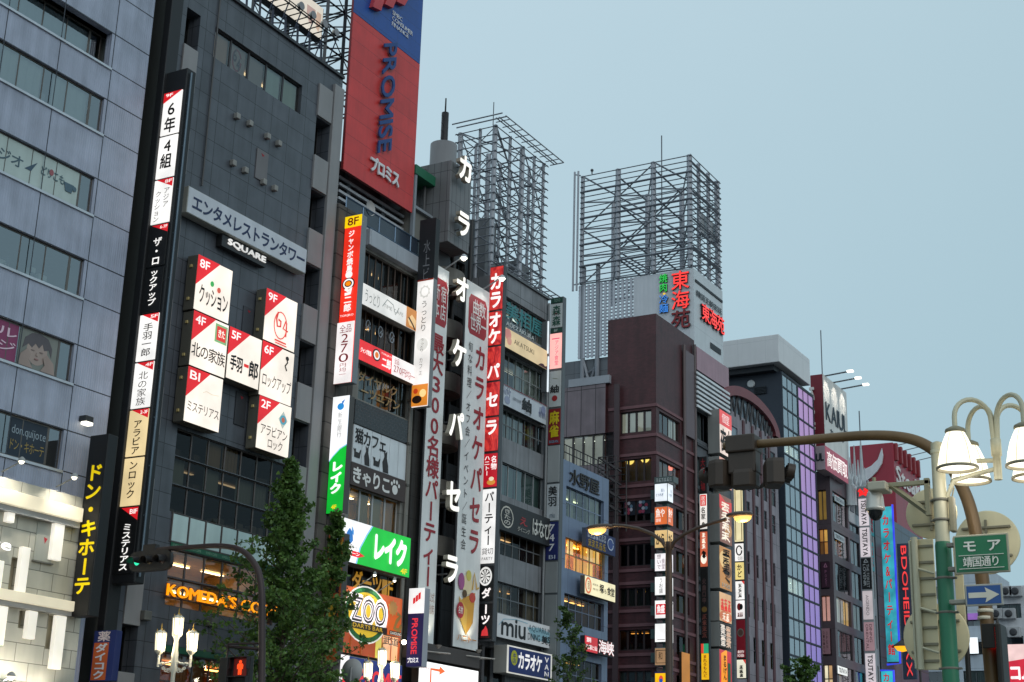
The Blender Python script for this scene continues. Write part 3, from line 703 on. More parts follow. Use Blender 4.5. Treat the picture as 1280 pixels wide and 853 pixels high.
segs = [(118, 172, WH, 'R', [('v', '6年', .2, .22, .8, .98, BK, {'bold': .03})]), (173, 226, WH, None, [('v', '4組', .2, .06, .8, .8, BK, {'bold': .03})]),
        (227, 283, WH, 'r', [('v', 'アジア', .56, .2, .88, .66, '#2a2a2a'), ('v', 'クッション', .12, .26, .44, .97, '#2a2a2a')]),
        (284, 337, BK, 'r', [('v', 'ザ・ロ', .3, .3, .74, .98, WH, {'bold': .03})]), (338, 394, BK, None, [('v', 'ックアップ', .3, .02, .74, .86, WH, {'bold': .03})]),
        (395, 454, WH, 'r', [('v', '手羽一郎', .26, .2, .76, .92, '#2a2422', {'bold': .01})]), (455, 513, WH, 'r', [('v', '北の家族', .28, .2, .76, .96, '#3a3230')]),
        (514, 573, GO, 'r', [('v', 'アラビア', .28, .22, .72, .98, '#2c2010', {'bold': .02})]), (574, 635, GO, None, [('v', 'ンロック', .28, .06, .72, .86, '#2c2010', {'bold': .02})]),
        (636, 720, BK, 'r', [('v', 'ミステリアス', .3, .24, .76, .96, WH, {'bold': .03})])]
fl = {118: '9F', 227: '8F', 284: '6-7F', 395: '5F', 455: '4F', 514: '2-3F', 636: 'B1F'}
for yt, yb, mt, tri, its in segs:
    f = f0.sub(0, H(yt), 1, H(yb)-.002)
    m = MB(); m.bbox(f.p(0, 0, -.03), f.p(1, 1, .02), .012); pn = m.build('name_box', mt, root)
    n = .026
    if tri:
        m = MB(); m.prism(f, [(.0, .0), (.99, .0), (.0, .24)] if tri == 'R' else [(.12, .0), (.99, .0), (.99, .20)], .016, .026); m.build('emblem', RED, pn)
        m = MB(); m.text(f, fl[yt], .12 if tri == 'R' else .58, .03, .5 if tri == 'R' else .96, .10, .032, bold=.02); m.build('lettering', WH, pn)
    for it in its:
        m = MB(); m.text(f, it[1], *it[2:6], .032, vertical=True, **(it[7] if len(it) > 7 else {})); m.build('lettering', it[6], pn)

# long pale name board and the small black board under it
f = FA(236, 232, 265, 384, W-.5)
sign('name_board', 'long pale unlit board with dark blue katakana across the charcoal tower', f, .45, '#a9aca6', '#ced2da', [('t', 'エンタメレストランタワー', .035, .22, .985, .82, '#1f2f57', {'bold': .035})], margin=.03)
f = FA(278, 293, 307, 333, W-.35)
sign('name_board', 'short dark board with white Latin letters below the long pale board', f, .3, '#232426', '#2a2b2e', [('t', 'SQUARE', .12, .12, .97, .72, '*f5f3f0:0.7', {'bold': .03, 'ext': .05})])

# square lit signs
YB = W-.62
LW = '*fbeee0:0.97'
def lightbox(lx, yt, yb, rx, floor, label, its):
    f = FA(lx, yt, yb, rx, YB)
    t = sign('light_box', label, f, .55, paint('#77746a', .4, .4), LW, [('p', [(.0, .0), (.62, .0), (.0, .55)], RED), ('t', floor, .06, .06, .33, .21, '*fff6f2:0.95', {'bold': .03})]+its, group='square lit signs on the charcoal tower', margin=.015)
    m = MB()
    for b in (.2, .8): q = f.p(-.005, b, -.3); m.bbox((q.x-.05, q.y-.06, q.z-.06), (q.x+.01, q.y+.06, q.z+.06), .01)
    m.build('fixing', '#cdb77a', t); return t
K = '#16110f'
lightbox(248, 318, 386, 291, '8F', 'square lit sign with a green and a red dot, top left of the cluster', [('t', 'クッション', .1, .50, .93, .86, K, {'bold': .02, 'shear': -.2}), ('e', .44, .42, .05, .05, '*3fae57:0.8'), ('e', .64, .48, .05, .05, '*e2604c:0.8')])
lightbox(242.5, 388, 456, 286, '4F', 'square lit sign with a small green framed stamp, left column middle', [('t', '北の家族', .02, .56, .96, .82, K, {'bold': .01}), ('r', .62, .06, .96, .40, '*7fb27c:0.8'), ('r', .66, .1, .92, .36, '*d8342e:0.85'), ('t', 'きた', .69, .15, .89, .31, LW, {'bold': .03})])
lightbox(235.5, 457.5, 526, 279, 'B1', 'square lit sign with six katakana in one line, bottom of left column', [('t', 'ミステリアス', .04, .60, .96, .80, K), ('l', [(.45, .38), (.55, .34), (.7, .36), (.9, .34)], .02, '*d9cdb8:0.8')])
lightbox(287.5, 408, 472, 327.5, '5F', 'square lit sign with heavy brush kanji and a red dash, middle of cluster', [('t', '手羽', .08, .52, .46, .82, K, {'bold': .04}), ('r', .5, .60, .64, .66, '*d8201c:0.9'), ('t', '郎', .64, .50, .94, .84, K, {'bold': .04})])
lightbox(333.5, 360, 424, 372, '9F', 'square lit sign with a red ring drawing and 6 4, top right', [('l', [(.5+.2*math.cos(a*.35+.4), .60+.26*math.sin(a*.35+.4)) for a in range(18)], .05, '*e0463c:0.9'), ('l', [(.40, .36), (.36, .50), (.40, .64), (.5, .62), (.5, .52), (.42, .5)], .09, '*d8382e:0.9'), ('l', [(.66, .46), (.58, .64), (.74, .66)], .07, '*d8382e:0.9'), ('l', [(.68, .5), (.68, .78)], .07, '*d8382e:0.9'), ('r', .34, .90, .70, .93, '*e0463c:0.9'), ('r', .36, .955, .72, .975, '*e0463c:0.9')])
lightbox(328.5, 425.5, 493, 368, '6F', 'square lit sign with a small grey chain figure, right column middle', [('t', 'ロックアップ', .05, .56, .95, .82, K), ('l', [(.74, .12), (.79, .22), (.72, .30), (.78, .38)], .08, '#4a4238'), ('e', .77, .15, .05, .04, '#2a241e')])
lightbox(324.5, 494, 559.5, 364.5, '2F', 'square lit sign with a blue diamond over two lines, bottom right', [('t', 'アラビアン', .08, .50, .92, .72, K), ('t', 'ロック', .32, .74, .80, .94, K), ('p', [(.74, .14), (.88, .31), (.74, .48), (.60, .31)], '*b9c4bd:0.8'), ('e', .74, .31, .1, .09, '*57a9bd:0.7'), ('e', .74, .31, .05, .05, '*c96a50:0.7')])

# billboard and its steelwork on the dark tower's roof
YBB = W+1.2
f = FA(300, -40, -5, 402, YBB); f = Fr(fp(296, -62, YBB), (1, 0, 0), (0, -1, 0), sx(fp(402, 52, YBB), 402)-fp(296, -62, YBB).x, fp(296, -62, YBB).z-fp(402, 52, YBB).z)
bb = thing('roof_billboard', 'cream roof billboard with pale drawn legs above the charcoal tower', 'billboard', f.p(.5, 1))
m = MB(); m.bbox(f.p(0, -.3, -.4), f.p(1, 1, 0), .03); m.build('board', '#55575a', bb)
m = MB(); m.fbox(f, .01, -.29, .99, .985, .001, .012); m.build('face', '*e9ddcc:0.72', bb)
items(bb, f, [('p', [(.80, .0), (.90, .0), (.90, .45), (.86, .66), (.83, .6), (.80, .3)], '*c7a49a:0.6'), ('p', [(.92, .0), (1-.03, .0), (.965, .5), (.95, .74), (.92, .66), (.91, .3)], '*d8b49c:0.62'), ('p', [(.1, -.2), (.5, -.2), (.6, .2), (.45, .6), (.2, .5)], '*dccbb8:0.62')], .02)
m = MB()
for k in (0, .35): m.bar(f.p(0, 1.08, .15+k*2.2), f.p(1.02, 1.08, .15+k*2.2), .07)
m.bar(f.p(0, .99, .95), f.p(1.02, .99, .95), .05)
for i in range(15): m.bar(f.p(i/14, 1.08, .1), f.p(i/14, 1.08, .95), .05); m.bar(f.p(i/14, 1.08, .95), f.p(i/14, .97, .95), .04)
m.build('catwalk', '#2b2f36', bb)
m = MB()
for i in range(8): m.bar(f.p(i/7, 1.05, .0), Vector((f.p(i/7, 1, 0).x, YBB-.1, zt2)), .10); m.bar(f.p(i/7, 1.08, .9), Vector((f.p(i/7, 1, 0).x, YBB-.1, zt2)), .06)
m.build('bracket', '#26364f', bb)
for i in range(4):
    q = f.p(.55+i*.14, .90, .9); m = MB(); m.lathe((q.x, q.y, q.z), [(.04, 0), (.2, .12), (.2, .16)], 12, axis='Y'); l_ = m.build('spotlight', '#8d8d90', bb)
    m = MB(); m.lathe((q.x, q.y+.0, q.z), [(.17, -.02), (.17, .01)], 12, axis='Y'); m.build('lens', '#d8d8d0', l_)

# steel lattice behind the tall red billboard
def lattice(name, label, A, B, zb, zt, depth, nx, nz, mat='#3a3f47'):
    t = thing(name, label, 'steel frame', ((A.x+B.x)/2, A.y, zb))
    L = B.x-A.x
    for i in range(nx+1):
        for y in (A.y, A.y+depth):
            x = A.x+L*i/nx; m = MB(); m.bar((x, y, zb), (x, y, zt), .16); m.build('post', mat, t)
    m = MB(); d = MB()
    for k in range(nz+1):
        z = zb+(zt-zb)*k/nz
        for y in (A.y, A.y+depth): m.bar((A.x, y, z), (B.x, y, z), .09)
        for i in range(nx+1):
            x = A.x+L*i/nx; m.bar((x, A.y, z), (x, A.y+depth, z), .08)
            if k < nz:
                z2 = z+(zt-zb)/nz; d.bar((x, A.y, z), (x, A.y+depth, z2), .06)
                if i < nx:
                    x2 = A.x+L*(i+1)/nx
                    for y in (A.y, A.y+depth): d.bar((x, y, z), (x2, y, z2), .05) if (i+k) % 2 else d.bar((x, y, z2), (x2, y, z), .05)
    m.build('rail', mat, t); d.build('bracing', mat, t); return t
A = fp(404, 90, W+2.5); lattice('steel_lattice', 'dark steel lattice between the two roof billboards', A, Vector((A.x+3.0, A.y, 0)), fp(410, 105, W+2.5).z-.6, A.z+13, 5.0, 2, 11)

# ================================================================== building 3: zoo and cat cafe house
X3, X3R = X2R+.02, fp(527, 300).x
z3 = fp(457, 303).z
mat_b3 = grid_mat('stained_concrete', '#8c8a84', 2.4, 3.1, .02, '#5c5a56', .05, rough=.8, amt=.4)
b3 = Bld('narrow_shop_building', 'narrow concrete building with cat cafe and green loan signs', X3, X3R, W, W+14, z3, mat_b3)
XP3 = fp(441, 480).x
def w3(lx, yt, yb, rx, **k): return b3.window(b3.front(lx, yt, yb, rx), **k)
w3(457, 312, 354, 521, nx=8, frame='#5a4c44', inner='mixed', curt='#58606c', gl=G_DARK, lamp='*ffd9a0:0.8', nlamp=2, wallc='#6a5e52')
w3(452.5, 384, 425, 518, nx=8, frame='#5a4c44', inner='mixed', curt='#3c4660', gl=G_DARK, lamp='*ffcf90:1.3', nlamp=2, wallc='#6a5a4a')
w3(450, 451, 498, 512, nx=6, frame='#57534c', inner='curtain', curt='#8e8a7c', gl=G_STD)
w3(438, 606, 650, 500, nx=4, frame='#b7b9ba', inner='mixed', curt='#a8905e', gl=G_CLEAR, lamp='*ffe6b0:2.2', nlamp=3, wallc='#b59a68', bar=.12)
w3(434, 706, 738, 500, nx=6, frame='#4a443e', inner='mixed', curt='#5a5046', gl=G_DARK, wallc='#4a443c')
# letters stuck inside the two window bands
f = b3.front(450, 460, 494, 512).out(-.12)
t = thing('window_lettering', 'faded tan katakana in two rows on a band of windows over the black tiles', 'window sticker', f.p(.5, 1))
m = MB(); m.text(f, 'ダイヤルク', .0, .06, .80, .46, 0, bold=.03); m.text(f, 'ーツニアン', .08, .54, .86, .94, 0, bold=.03); m.build('lettering', '#b09468', t)
f = b3.front(434, 707, 737, 500).out(-.12)
t = thing('window_lettering', 'golden katakana on the window band under the green loan board', 'window sticker', f.p(.5, 1))
m = MB(); m.text(f, 'ダーツ1F', .14, .1, .92, .9, 0, bold=.05); m.build('lettering', '*e0a020:0.42', t)
f = b3.front(454, 390, 420, 505).out(-.12)
t = thing('window_lettering', 'pale ring marks repeated on the window band under the cream board', 'window sticker', f.p(.5, 1))
for c in (.18, .48, .76): m = MB(); m.line(f, [(c+.05*math.cos(a*.5), .4+.22*math.sin(a*.5)) for a in range(13)], .05, -.003, .003); m.line(f, [(c-.02, .5), (c+.02, .35), (c+.03, .5)], .05, -.003, .003); m.build('emblem', '#9aa4b0', t)
# black tile band and slatted panels
f = b3.front(442, 499, 529, 509); m = MB(); m.bbox(f.p(0, 0, .12), f.p(1, 1, 0), .01); m.build('tile_band', grid_mat('black_tile', '#2a2b2e', .3, .15, .012, '#5a5c60', .1, .5, rough=.25), b3.root)
m = MB()
f2 = b3.front(441, 530, 577, 508)
for i in range(6): m.bbox(f2.p(i/6+.004, 0, .07), f2.p((i+1)/6-.004, 1, 0), .012)
m.build('shutter_panel', paint('#dde2e6', .5), b3.root)
m = MB(); m.bbox((X3, W-.28, 0), (XP3-.35, W, z3+1.0), .03); m.build('pilaster', grid_mat('soot_concrete', '#57524e', .9, 1.15, .06, '#2c2a28', .25, rough=.9, amt=.6), b3.root)
xq = fp(519, 330).x
m = MB(); m.tube([(xq, W-.12, z3), (xq, W-.12, .2)], .07, 8); m.build('drain_pipe', '#77736c', b3.root)
for y in (420, 505, 560, 612): P = fp(519, y); m = MB(); m.bbox((xq-.12, W-.24, P.z-.06), (xq+.12, W, P.z+.06), .01); m.build('pipe_clip', '#5c5852', b3.root)
# roof terrace: parapet, rail, set-back louvre wall
ft = b3.front(456, 287, 307, 527)
m = MB(); m.bbox(ft.p(0, 0, .35), ft.p(1, 1, -.05), .03); m.build('parapet', grid_mat('parapet_panel', '#a9adb5', 2.2, 9, .02, '#70747a', .03, rough=.45), b3.root)
m = MB(); zr = ft.o.z
xr0, xr1 = fp(428, 262).x, ft.p(1, 0).x
for k in (0.95, .1): m.bar((xr0, W-.2, zr+k), (xr1, W-.2, zr+k), .07)
for i in range(6): x = xr0+(xr1-xr0)*i/5; m.bar((x, W-.2, zr-.3), (x, W-.2, zr+.95), .05)
m.build('rail', paint('#5c748c', .4, .5), b3.root)
m = MB(); m.box((xr0, W-.19, zr+.12), (xr1, W-.17, zr+.92)); m.build('rail_panel', paint('#39424f', .2), b3.root)
YL = W+1.6
fl_ = FA(425, 225, 262, 514, YL)
pen = thing('roof_louvre', 'dark roof wall of pale horizontal louvres under the tall red billboard', 'louvre', fl_.p(.5, 1))
m = MB(); m.box((fl_.o.x, YL+.3, z3), (fl_.p(1, 0).x, YL+3.5, fl_.o.z+1.2)); m.build('back_wall', '#26282b', pen)
zz = fl_.o.z+.2; k = 0
while zz > zr+.3:
    m = MB(); m.bbox((fl_.o.x, YL, zz-.09), (fl_.p(1, 0).x, YL+.12, zz+.05), .01); m.build('slat', '#b9bcc2', pen); zz -= .37
P = fp(461, 261, W-.1); t = thing('satellite_dish', 'small pale satellite dish on the roof rail under the red billboard', 'dish', P)
m = MB(); m.lathe(P, [(.38, .12), (.3, .05), (.12, 0), (.001, -.01)], 18, axis='Y', cap=False); m.build('dish', '#b9b4b2', t)
m = MB(); m.bar(P, (P.x, P.y+.3, P.z-.6), .05); m.build('arm', '#77787a', t)

# tall red and blue billboard
YP = W+1.0
f = Fr(fp(441.5, 16, YP), (1, 0, 0), (0, -1, 0), 0, 0); B_ = fp(427.5, 211, YP); f.h = f.o.z-B_.z; f.w = sx(f.o, 524)-f.o.x
o2 = f.p(0, 0)+Vector((0, 0, 7.0)); F2 = Fr(o2, f.U, f.N, f.w, f.h+7.0)
bb = thing('roof_billboard', 'tall red billboard with a blue head on the roof of the narrow building', 'billboard', F2.p(.5, 1))
m = MB(); m.bbox(F2.p(0, 0, -.14), F2.p(1, 1, 0), .02); m.build('casing', '#7a1a22', bb)
hb = 7.0/F2.h
m = MB(); m.fbox(F2, 0, hb, 1, 1, .001, .04); m.build('red_face', grid_mat('red_panel', '#d23a38', 9, 1.05, .02, '#8c2228', .05, rough=.45, amt=.2), bb)
m = MB(); m.fbox(F2, 0, 0, 1, hb-.002, .001, .04); m.build('blue_face', grid_mat('blue_panel', '#154a9a', 2.2, .9, .02, '#12305e', .05, rough=.4, amt=.12), bb)
m = MB(); m.text(f, 'PROMISE', .415, .03, .60, .745, .16, bold=.032, ext=.07, down=True, shear=-.10); m.build('lettering', '#1a4280', bb)
m = MB(); m.text(f, 'プロミス', .33, .815, .76, .915, .1, bold=.05, ext=.07); m.build('lettering', '#e6e6e8', bb)
m = MB()
for i, (w_, tx) in enumerate((('.30', 'SMBC'), ('.62', 'CONSUMER'), ('.50', 'FINANCE'))):
    m.text(F2, tx, .54, hb*(.735+.047*i), .53+float(w_)*.53, hb*(.735+.047*i+.035), .05, bold=0, ext=.03)
m.build('lettering', '#dcdde2', bb)
m = MB()
for i in range(3): m.prism(F2, [(.20+i*.17, hb*(.87-.10*i)), (.32+i*.17, hb*(.85-.10*i)), (.48+i*.17, hb*.40), (.36+i*.17, hb*.42)], .05, .3)
m.build('emblem', '#c7434a', bb)
m = MB()
for k in (.25, .75): m.box((F2.p(k, 0).x-.15, YP+.7, z3), (F2.p(k, 0).x+.15, YP+1.0, F2.o.z-.5))
m.build('support', '#3a3d42', bb)

# signs of building 3
f = SI(432, 272, 481, 453, W-.3)
t = sign('vertical_sign', 'red vertical sign with a yellow 8F cap and a white foot', f, .42, '#7f868c', '*fb3420:0.85', [
  ('r', 0, 0, 1, .07, '*ffd60a:0.9'), ('t', '8F', .18, .012, .82, .058, '#c22016', {'bold': .03}),
  ('v', 'ジャンボ焼鳥', .28, .09, .62, .345, '*fff4f0:0.95', {'bold': .045}), ('e', .45, .36, .2, .022, '*fff4f0:0.95'),
  ('e', .46, .415, .36, .036, '#1d1a1a'), ('e', .46, .415, .30, .030, '*fff6f2:0.95'), ('e', .46, .415, .22, .020, '#1d1a1a'), ('e', .46, .415, .16, .014, '*ff8a10:0.95'),
  ('l', [(.3, .445), (.5, .46), (.66, .445), (.6, .475), (.3, .478)], .14, '*fff6f2:0.95'), ('v', '二郎', .3, .49, .72, .585, '*fff4f0:0.95', {'bold': .05}), ('t', 'TORIJIRO', .12, .60, .9, .615, '*fff4f0:0.95', {'bold': .01}),
  ('r', 0, .645, 1, 1, '*fdf6f4:0.95'), ('t', '全品', .16, .66, .86, .71, '#d8505a'), ('t', '2', .3, .715, .7, .765, '#c8283c', {'bold': .0}), ('t', '7', .3, .773, .7, .823, '#c8283c'), ('t', '0', .22, .83, .78, .88, '#c8283c'), ('v', '円均一', .3, .885, .7, .965, '#d8505a')], margin=.02)
f = FA(453.5, 353, 380, 521, W-.45)
sign('fascia_board', 'cream board with faint grey writing and a food photo at its end', f, .35, '#8d8a84', '*f4f2ee:0.72', [('t', 'うっとり', .04, .2, .32, .85, '#b8b8b4'), ('l', [(.36, .62), (.44, .2), (.55, .3), (.6, .7), (.66, .3)], .05, '#cfcfca'), ('t', 'TIME CAFE', .38, .45, .74, .62, '#c8c8c4'), ('r', .80, .02, .99, .98, '*c8813a:0.8'), ('p', [(.82, .6), (.9, .3), (.985, .5), (.97, .9), (.86, .85)], '*e8c088:0.85'), ('l', [(.84, .5), (.92, .75), (.97, .95)], .1, '#4a2a14')], margin=.02)
f = FA(449.5, 424, 449, 520, W-.45)
sign('fascia_board', 'red and white board with a ring mark and large red price', f, .35, '#8d8a84', '*fdf4f2:0.92', [('r', 0, 0, .56, 1, '*ee2a30:0.8'), ('t', 'ジャンボ焼鳥', .02, .36, .2, .62, '*fff4f0:0.9', {'bold': .04}), ('e', .29, .40, .065, .30, '#241c1c'), ('e', .29, .40, .05, .23, '*fff6f2:0.9'), ('e', .29, .40, .03, .15, '*e87a20:0.9'), ('t', '二郎', .38, .36, .54, .86, '*fff4f0:0.9', {'bold': .04}), ('t', 'TORIJIRO', .36, .14, .54, .26, '*fff4f0:0.9'), ('t', '全品', .59, .1, .68, .42, '#d8505a'), ('t', '270円均一', .58, .45, .97, .88, '#cf3038')], margin=.015)
f = f2.out(.085)
t = thing('cat_cafe_lettering', 'black kana with four black cat silhouettes on the pale slatted panels', 'sign', f.p(.5, 1))
m = MB(); m.text(f, '猫カフェ', .03, .08, .60, .48, 0, bold=.02, ext=.012); m.build('lettering', '#1d1a1a', t)
def cat(cx, cy, s, up):
    m = MB()
    if up: pts = [(cx-.03*s, cy+.2*s), (cx-.045*s, cy), (cx-.02*s, cy-.12*s), (cx-.03*s, cy-.24*s), (cx-.01*s, cy-.19*s), (cx+.012*s, cy-.25*s), (cx+.012*s, cy-.1*s), (cx+.035*s, cy+.05*s), (cx+.04*s, cy+.2*s)]
    else: pts = [(cx-.06*s, cy+.12*s), (cx-.06*s, cy-.05*s), (cx-.085*s, cy-.16*s), (cx-.06*s, cy-.13*s), (cx-.035*s, cy-.17*s), (cx-.03*s, cy-.06*s), (cx+.04*s, cy-.05*s), (cx+.07*s, cy-.17*s), (cx+.085*s, cy-.16*s), (cx+.06*s, cy+.12*s)]
    m.prism(f, pts, -.004, .012); m.build('cat_silhouette', '#2a2322', t)
cat(.08, .76, .8, False); cat(.26, .74, 1.15, True); cat(.43, .80, .8, False); cat(.60, .72, 1.3, True)
f = FA(439, 577, 605, 507, W-.22)
sign('fascia_board', 'dark brown board with big rounded white hiragana and a paw print', f, .2, '#2e221f', '#43332f', [('t', 'きゃりこ', .02, .14, .72, .9, '#efece8', {'bold': .045}), ('e', .80, .58, .05, .22, '#efece8'), ('e', .735, .34, .018, .09, '#efece8'), ('e', .775, .22, .018, .1, '#efece8'), ('e', .825, .22, .018, .1, '#efece8'), ('e', .865, .36, .018, .09, '#efece8')])
f = FA(423, 645, 698, 513.5, W-.85)
sign('fascia_board', 'big lit green and white board with three white katakana', f, .35, '#5c5a56', '*17c53e:0.82', [('p', [(0, 0), (.46, 0), (.39, .25), (.31, .6), (.27, 1), (0, 1)], '*8cc4f0:0.95'), ('p', [(0, 0), (.44, 0), (.37, .25), (.29, .6), (.25, 1), (0, 1)], '*fdfcfc:1.0'),
  ('p', [(.15, .2), (.19, .3), (.2, .48), (.17, .58), (.12, .56), (.10, .44), (.12, .3)], '*2c78c8:0.85'), ('p', [(.175, .15), (.20, .24), (.205, .36), (.18, .28)], '*3a90d8:0.9'), ('t', '新生銀行', .02, .58, .26, .70, '#b0a8a4'), ('p', [(0, .72), (.28, .72), (.36, .78), (.28, .85), (0, .85)], '*e8202a:0.9'), ('t', 'カードローン', .0, .74, .29, .83, '*ffffff:0.95', {'bold': .03}),
  ('t', 'レイク', .46, .14, .94, .82, '*ffffff:1.0', {'bold': .085}), ('t', '4F', .86, .82, .95, .95, '*ffd91a:0.95', {'bold': .03})], margin=.012)
f = SI(417, 497, 643, 437.5, W-.3)
sign('vertical_sign', 'green vertical sign with white head and white katakana above the tree', f, .4, '#4a4644', '*12c53a:0.82', [('p', [(0, 0), (1, 0), (1, .43), (.6, .46), (.2, .52), (0, .56)], '*8cc4f0:0.95'), ('p', [(0, 0), (1, 0), (1, .42), (.6, .45), (.2, .51), (0, .55)], '*fcfcfc:1.0'), ('e', .5, .09, .2, .03, '*2c8ad0:0.9'), ('p', [(.55, .05), (.75, .03), (.62, .075)], '*2c78c8:0.9'), ('v', '新生銀行', .38, .14, .66, .36, '#c2bcb8'), ('v', 'レイク', .18, .56, .86, .84, '*ffffff:1.0', {'bold': .08}), ('t', '4F', .34, .93, .64, .965, '*ffe01a:0.95', {'bold': .03})], margin=.02)
f = SI(411, 668, 830, 431, W-.35)
sign('vertical_sign', 'orange unlit vertical sign partly hidden by the tree', f, .4, '#4a4644', '#b5592c', [('e', .52, .07, .42, .045, '#c58f2e'), ('t', '激安', .2, .035, .86, .1, '#5a1c14', {'bold': .03}), ('v', 'フリー', .55, .14, .95, .33, '#1f2436', {'bold': .06}), ('v', 'ケット', .12, .17, .5, .36, '#1f2436', {'bold': .06}), ('t', '衣装', .1, .39, .9, .47, '#1d1d24', {'bold': .05}), ('e', .5, .6, .4, .07, '#26201c'), ('e', .5, .6, .3, .05, '#c8a02e'), ('e', .45, .8, .2, .03, '#3a6a9a'), ('p', [(.2, .86), (.8, .84), (.7, .92), (.3, .93)], '#d8c8a8')], margin=.02)
# zoo board
f = FA(430, 731, 782, 503, W-.55)
t = sign('zoo_board', 'orange board with a round green and yellow zoo emblem', f, .3, '#5a3a20', '*d8622a:0.62', [('e', .38, .62, .37, .72, '*e8e4dc:0.7'), ('e', .38, .62, .35, .68, '#1f6a34'), ('e', .38, .62, .29, .56, '*e8c020:0.62'), ('t', 'DARDUNG', .25, .13, .5, .24, '#5a4a12'),
  ('t', 'ZOO', .13, .20, .72, .84, '*fdf4f6:0.95', {'bold': .16}), ('t', 'ZOO', .15, .24, .70, .80, '#2a2428', {'bold': .07}), ('t', 'ZOO', .16, .27, .69, .77, '*f6e8f0:0.8', {'bold': -.02}),
  ('r', .0, .84, .74, 1.0, '#241d1c'), ('t', 'DARTS BAR', .16, .87, .66, .97, '*d8b020:0.6', {'bold': .03}), ('p', [(.82+.09*(1 if i % 2 else .72)*math.cos(i*math.pi/10), .30+.22*(1 if i % 2 else .72)*math.sin(i*math.pi/10)) for i in range(20)], '#d89a50'), ('l', [(.90, .42), (.96, .46), (.9, .6), (.86, .8), (.94, .84), (.98, .7)], .2, '#a98a4c'), ('r', .78, .88, .99, .98, '#2c2422'), ('t', 'DARDUNG', .79, .9, .98, .97, '*f0ece0:0.7')], margin=.01)
for i, px in enumerate((447, 472)):
    P = fp(px, 733+(px-447)*.27, W-.6); Q = P+Vector((0, -.9, .45))
    lamp_on_arm(['little spotlight over the left half of the zoo board', 'little spotlight over the right half of the zoo board'][i], P, Q, 'spotlights over the zoo board', glow='*fff4d8:8', watts=130, aim=P+Vector((0, 0, -1.2)), cone=100)
f = FA(429, 783, 815, 500, W-.30)
sign('shop_front_panel', 'orange shop panel with white brush writing under the zoo board', f, .25, '#5a3420', '*c8582a:0.5', [('e', .38, -.35, .33, .62, '#206a36'), ('e', .38, -.4, .28, .56, '#c8a420'), ('r', .56, 0, .66, 1, '*e8d860:0.7'), ('r', .68, 0, .82, 1, '*f4b888:0.9'), ('r', .84, 0, .95, 1, '*f4b888:0.85'), ('t', '武道', .68, .06, .96, .4, '#3a2018', {'bold': .02}), ('r', .12, 0, .14, 1, '#e07838'), ('r', .30, 0, .32, 1, '#e07838')])
P = fp(505, 803, W-.6); t = thing('bright_lamp', 'bare white bright lamp between the zoo panel and the tall blue sign', 'lamp', P)
m = MB(); m.ball(P, .11, 12, 8); m.build('bulb', '*fff0d0:14', t); m = MB(); m.bar(P+Vector((0, .1, 0)), P+Vector((0, .6, .05)), .06); m.build('bracket', '#55504a', t); point_light(t, P+Vector((0, -.25, 0)), 40)
f = SI(512, 736, 834, 531.5, W-.8)
sign('vertical_sign', 'white and navy vertical sign with red letters turned sideways', f, .45, '#a7a9b2', '#2a2f78', [('r', 0, 0, 1, .325, '*fcfafa:0.97'), ('p', [(.28, .13), (.42, .115), (.42, .19), (.28, .205)], '*e0202a:0.9'), ('p', [(.45, .10), (.59, .085), (.59, .165), (.45, .18)], '*e0202a:0.9'), ('p', [(.62, .07), (.76, .055), (.76, .14), (.62, .155)], '*e0202a:0.9'), ('t', 'PROMISE', .3, .39, .66, .84, '*e8384a:0.8', {'bold': .04, 'down': True}), ('t', 'プロミス', .1, .885, .82, .955, '*f4f4f8:0.9', {'bold': .06})], margin=.01)
f = FA(426, 818, 866, 503, W-1.2)
sign('fascia_board', 'dark blue low fascia with red letters behind the ornate lamp', f, .4, '#8a8c92', '*28388a:0.45', [('r', 0, .0, .13, .7, '*f6f0f0:0.9'), ('r', .04, .3, .13, .75, '*e0202a:0.85'), ('t', 'PROMISE', .3, .30, .98, .75, '*e83038:0.85', {'bold': .05})], margin=.03)
f = FA(524, 825, 880, 598, W-1.1)
sign('fascia_board', 'glaring white lit board with an orange arrow at the bottom edge', f, .4, '#3c3432', '*fffdfb:1.25', [('l', [(.19, .6), (.19, .16), (.33, .16)], .12, '*f06a2a:1.0'), ('p', [(.33, .06), (.42, .16), (.33, .26)], '*f06a2a:1.0'), ('t', 'カラオケ', .02, .12, .16, .24, '#c0404a'), ('t', '新宿', .4, .34, .7, .62, '*f0d8d4:1.0')], margin=.02)
m = MB(); f = FA(545, 806, 826, 600, W-.9); m.bbox(f.p(-.4, 0, 0), f.p(1, 1, -.8), .02); bm_ = m
b3.finish()

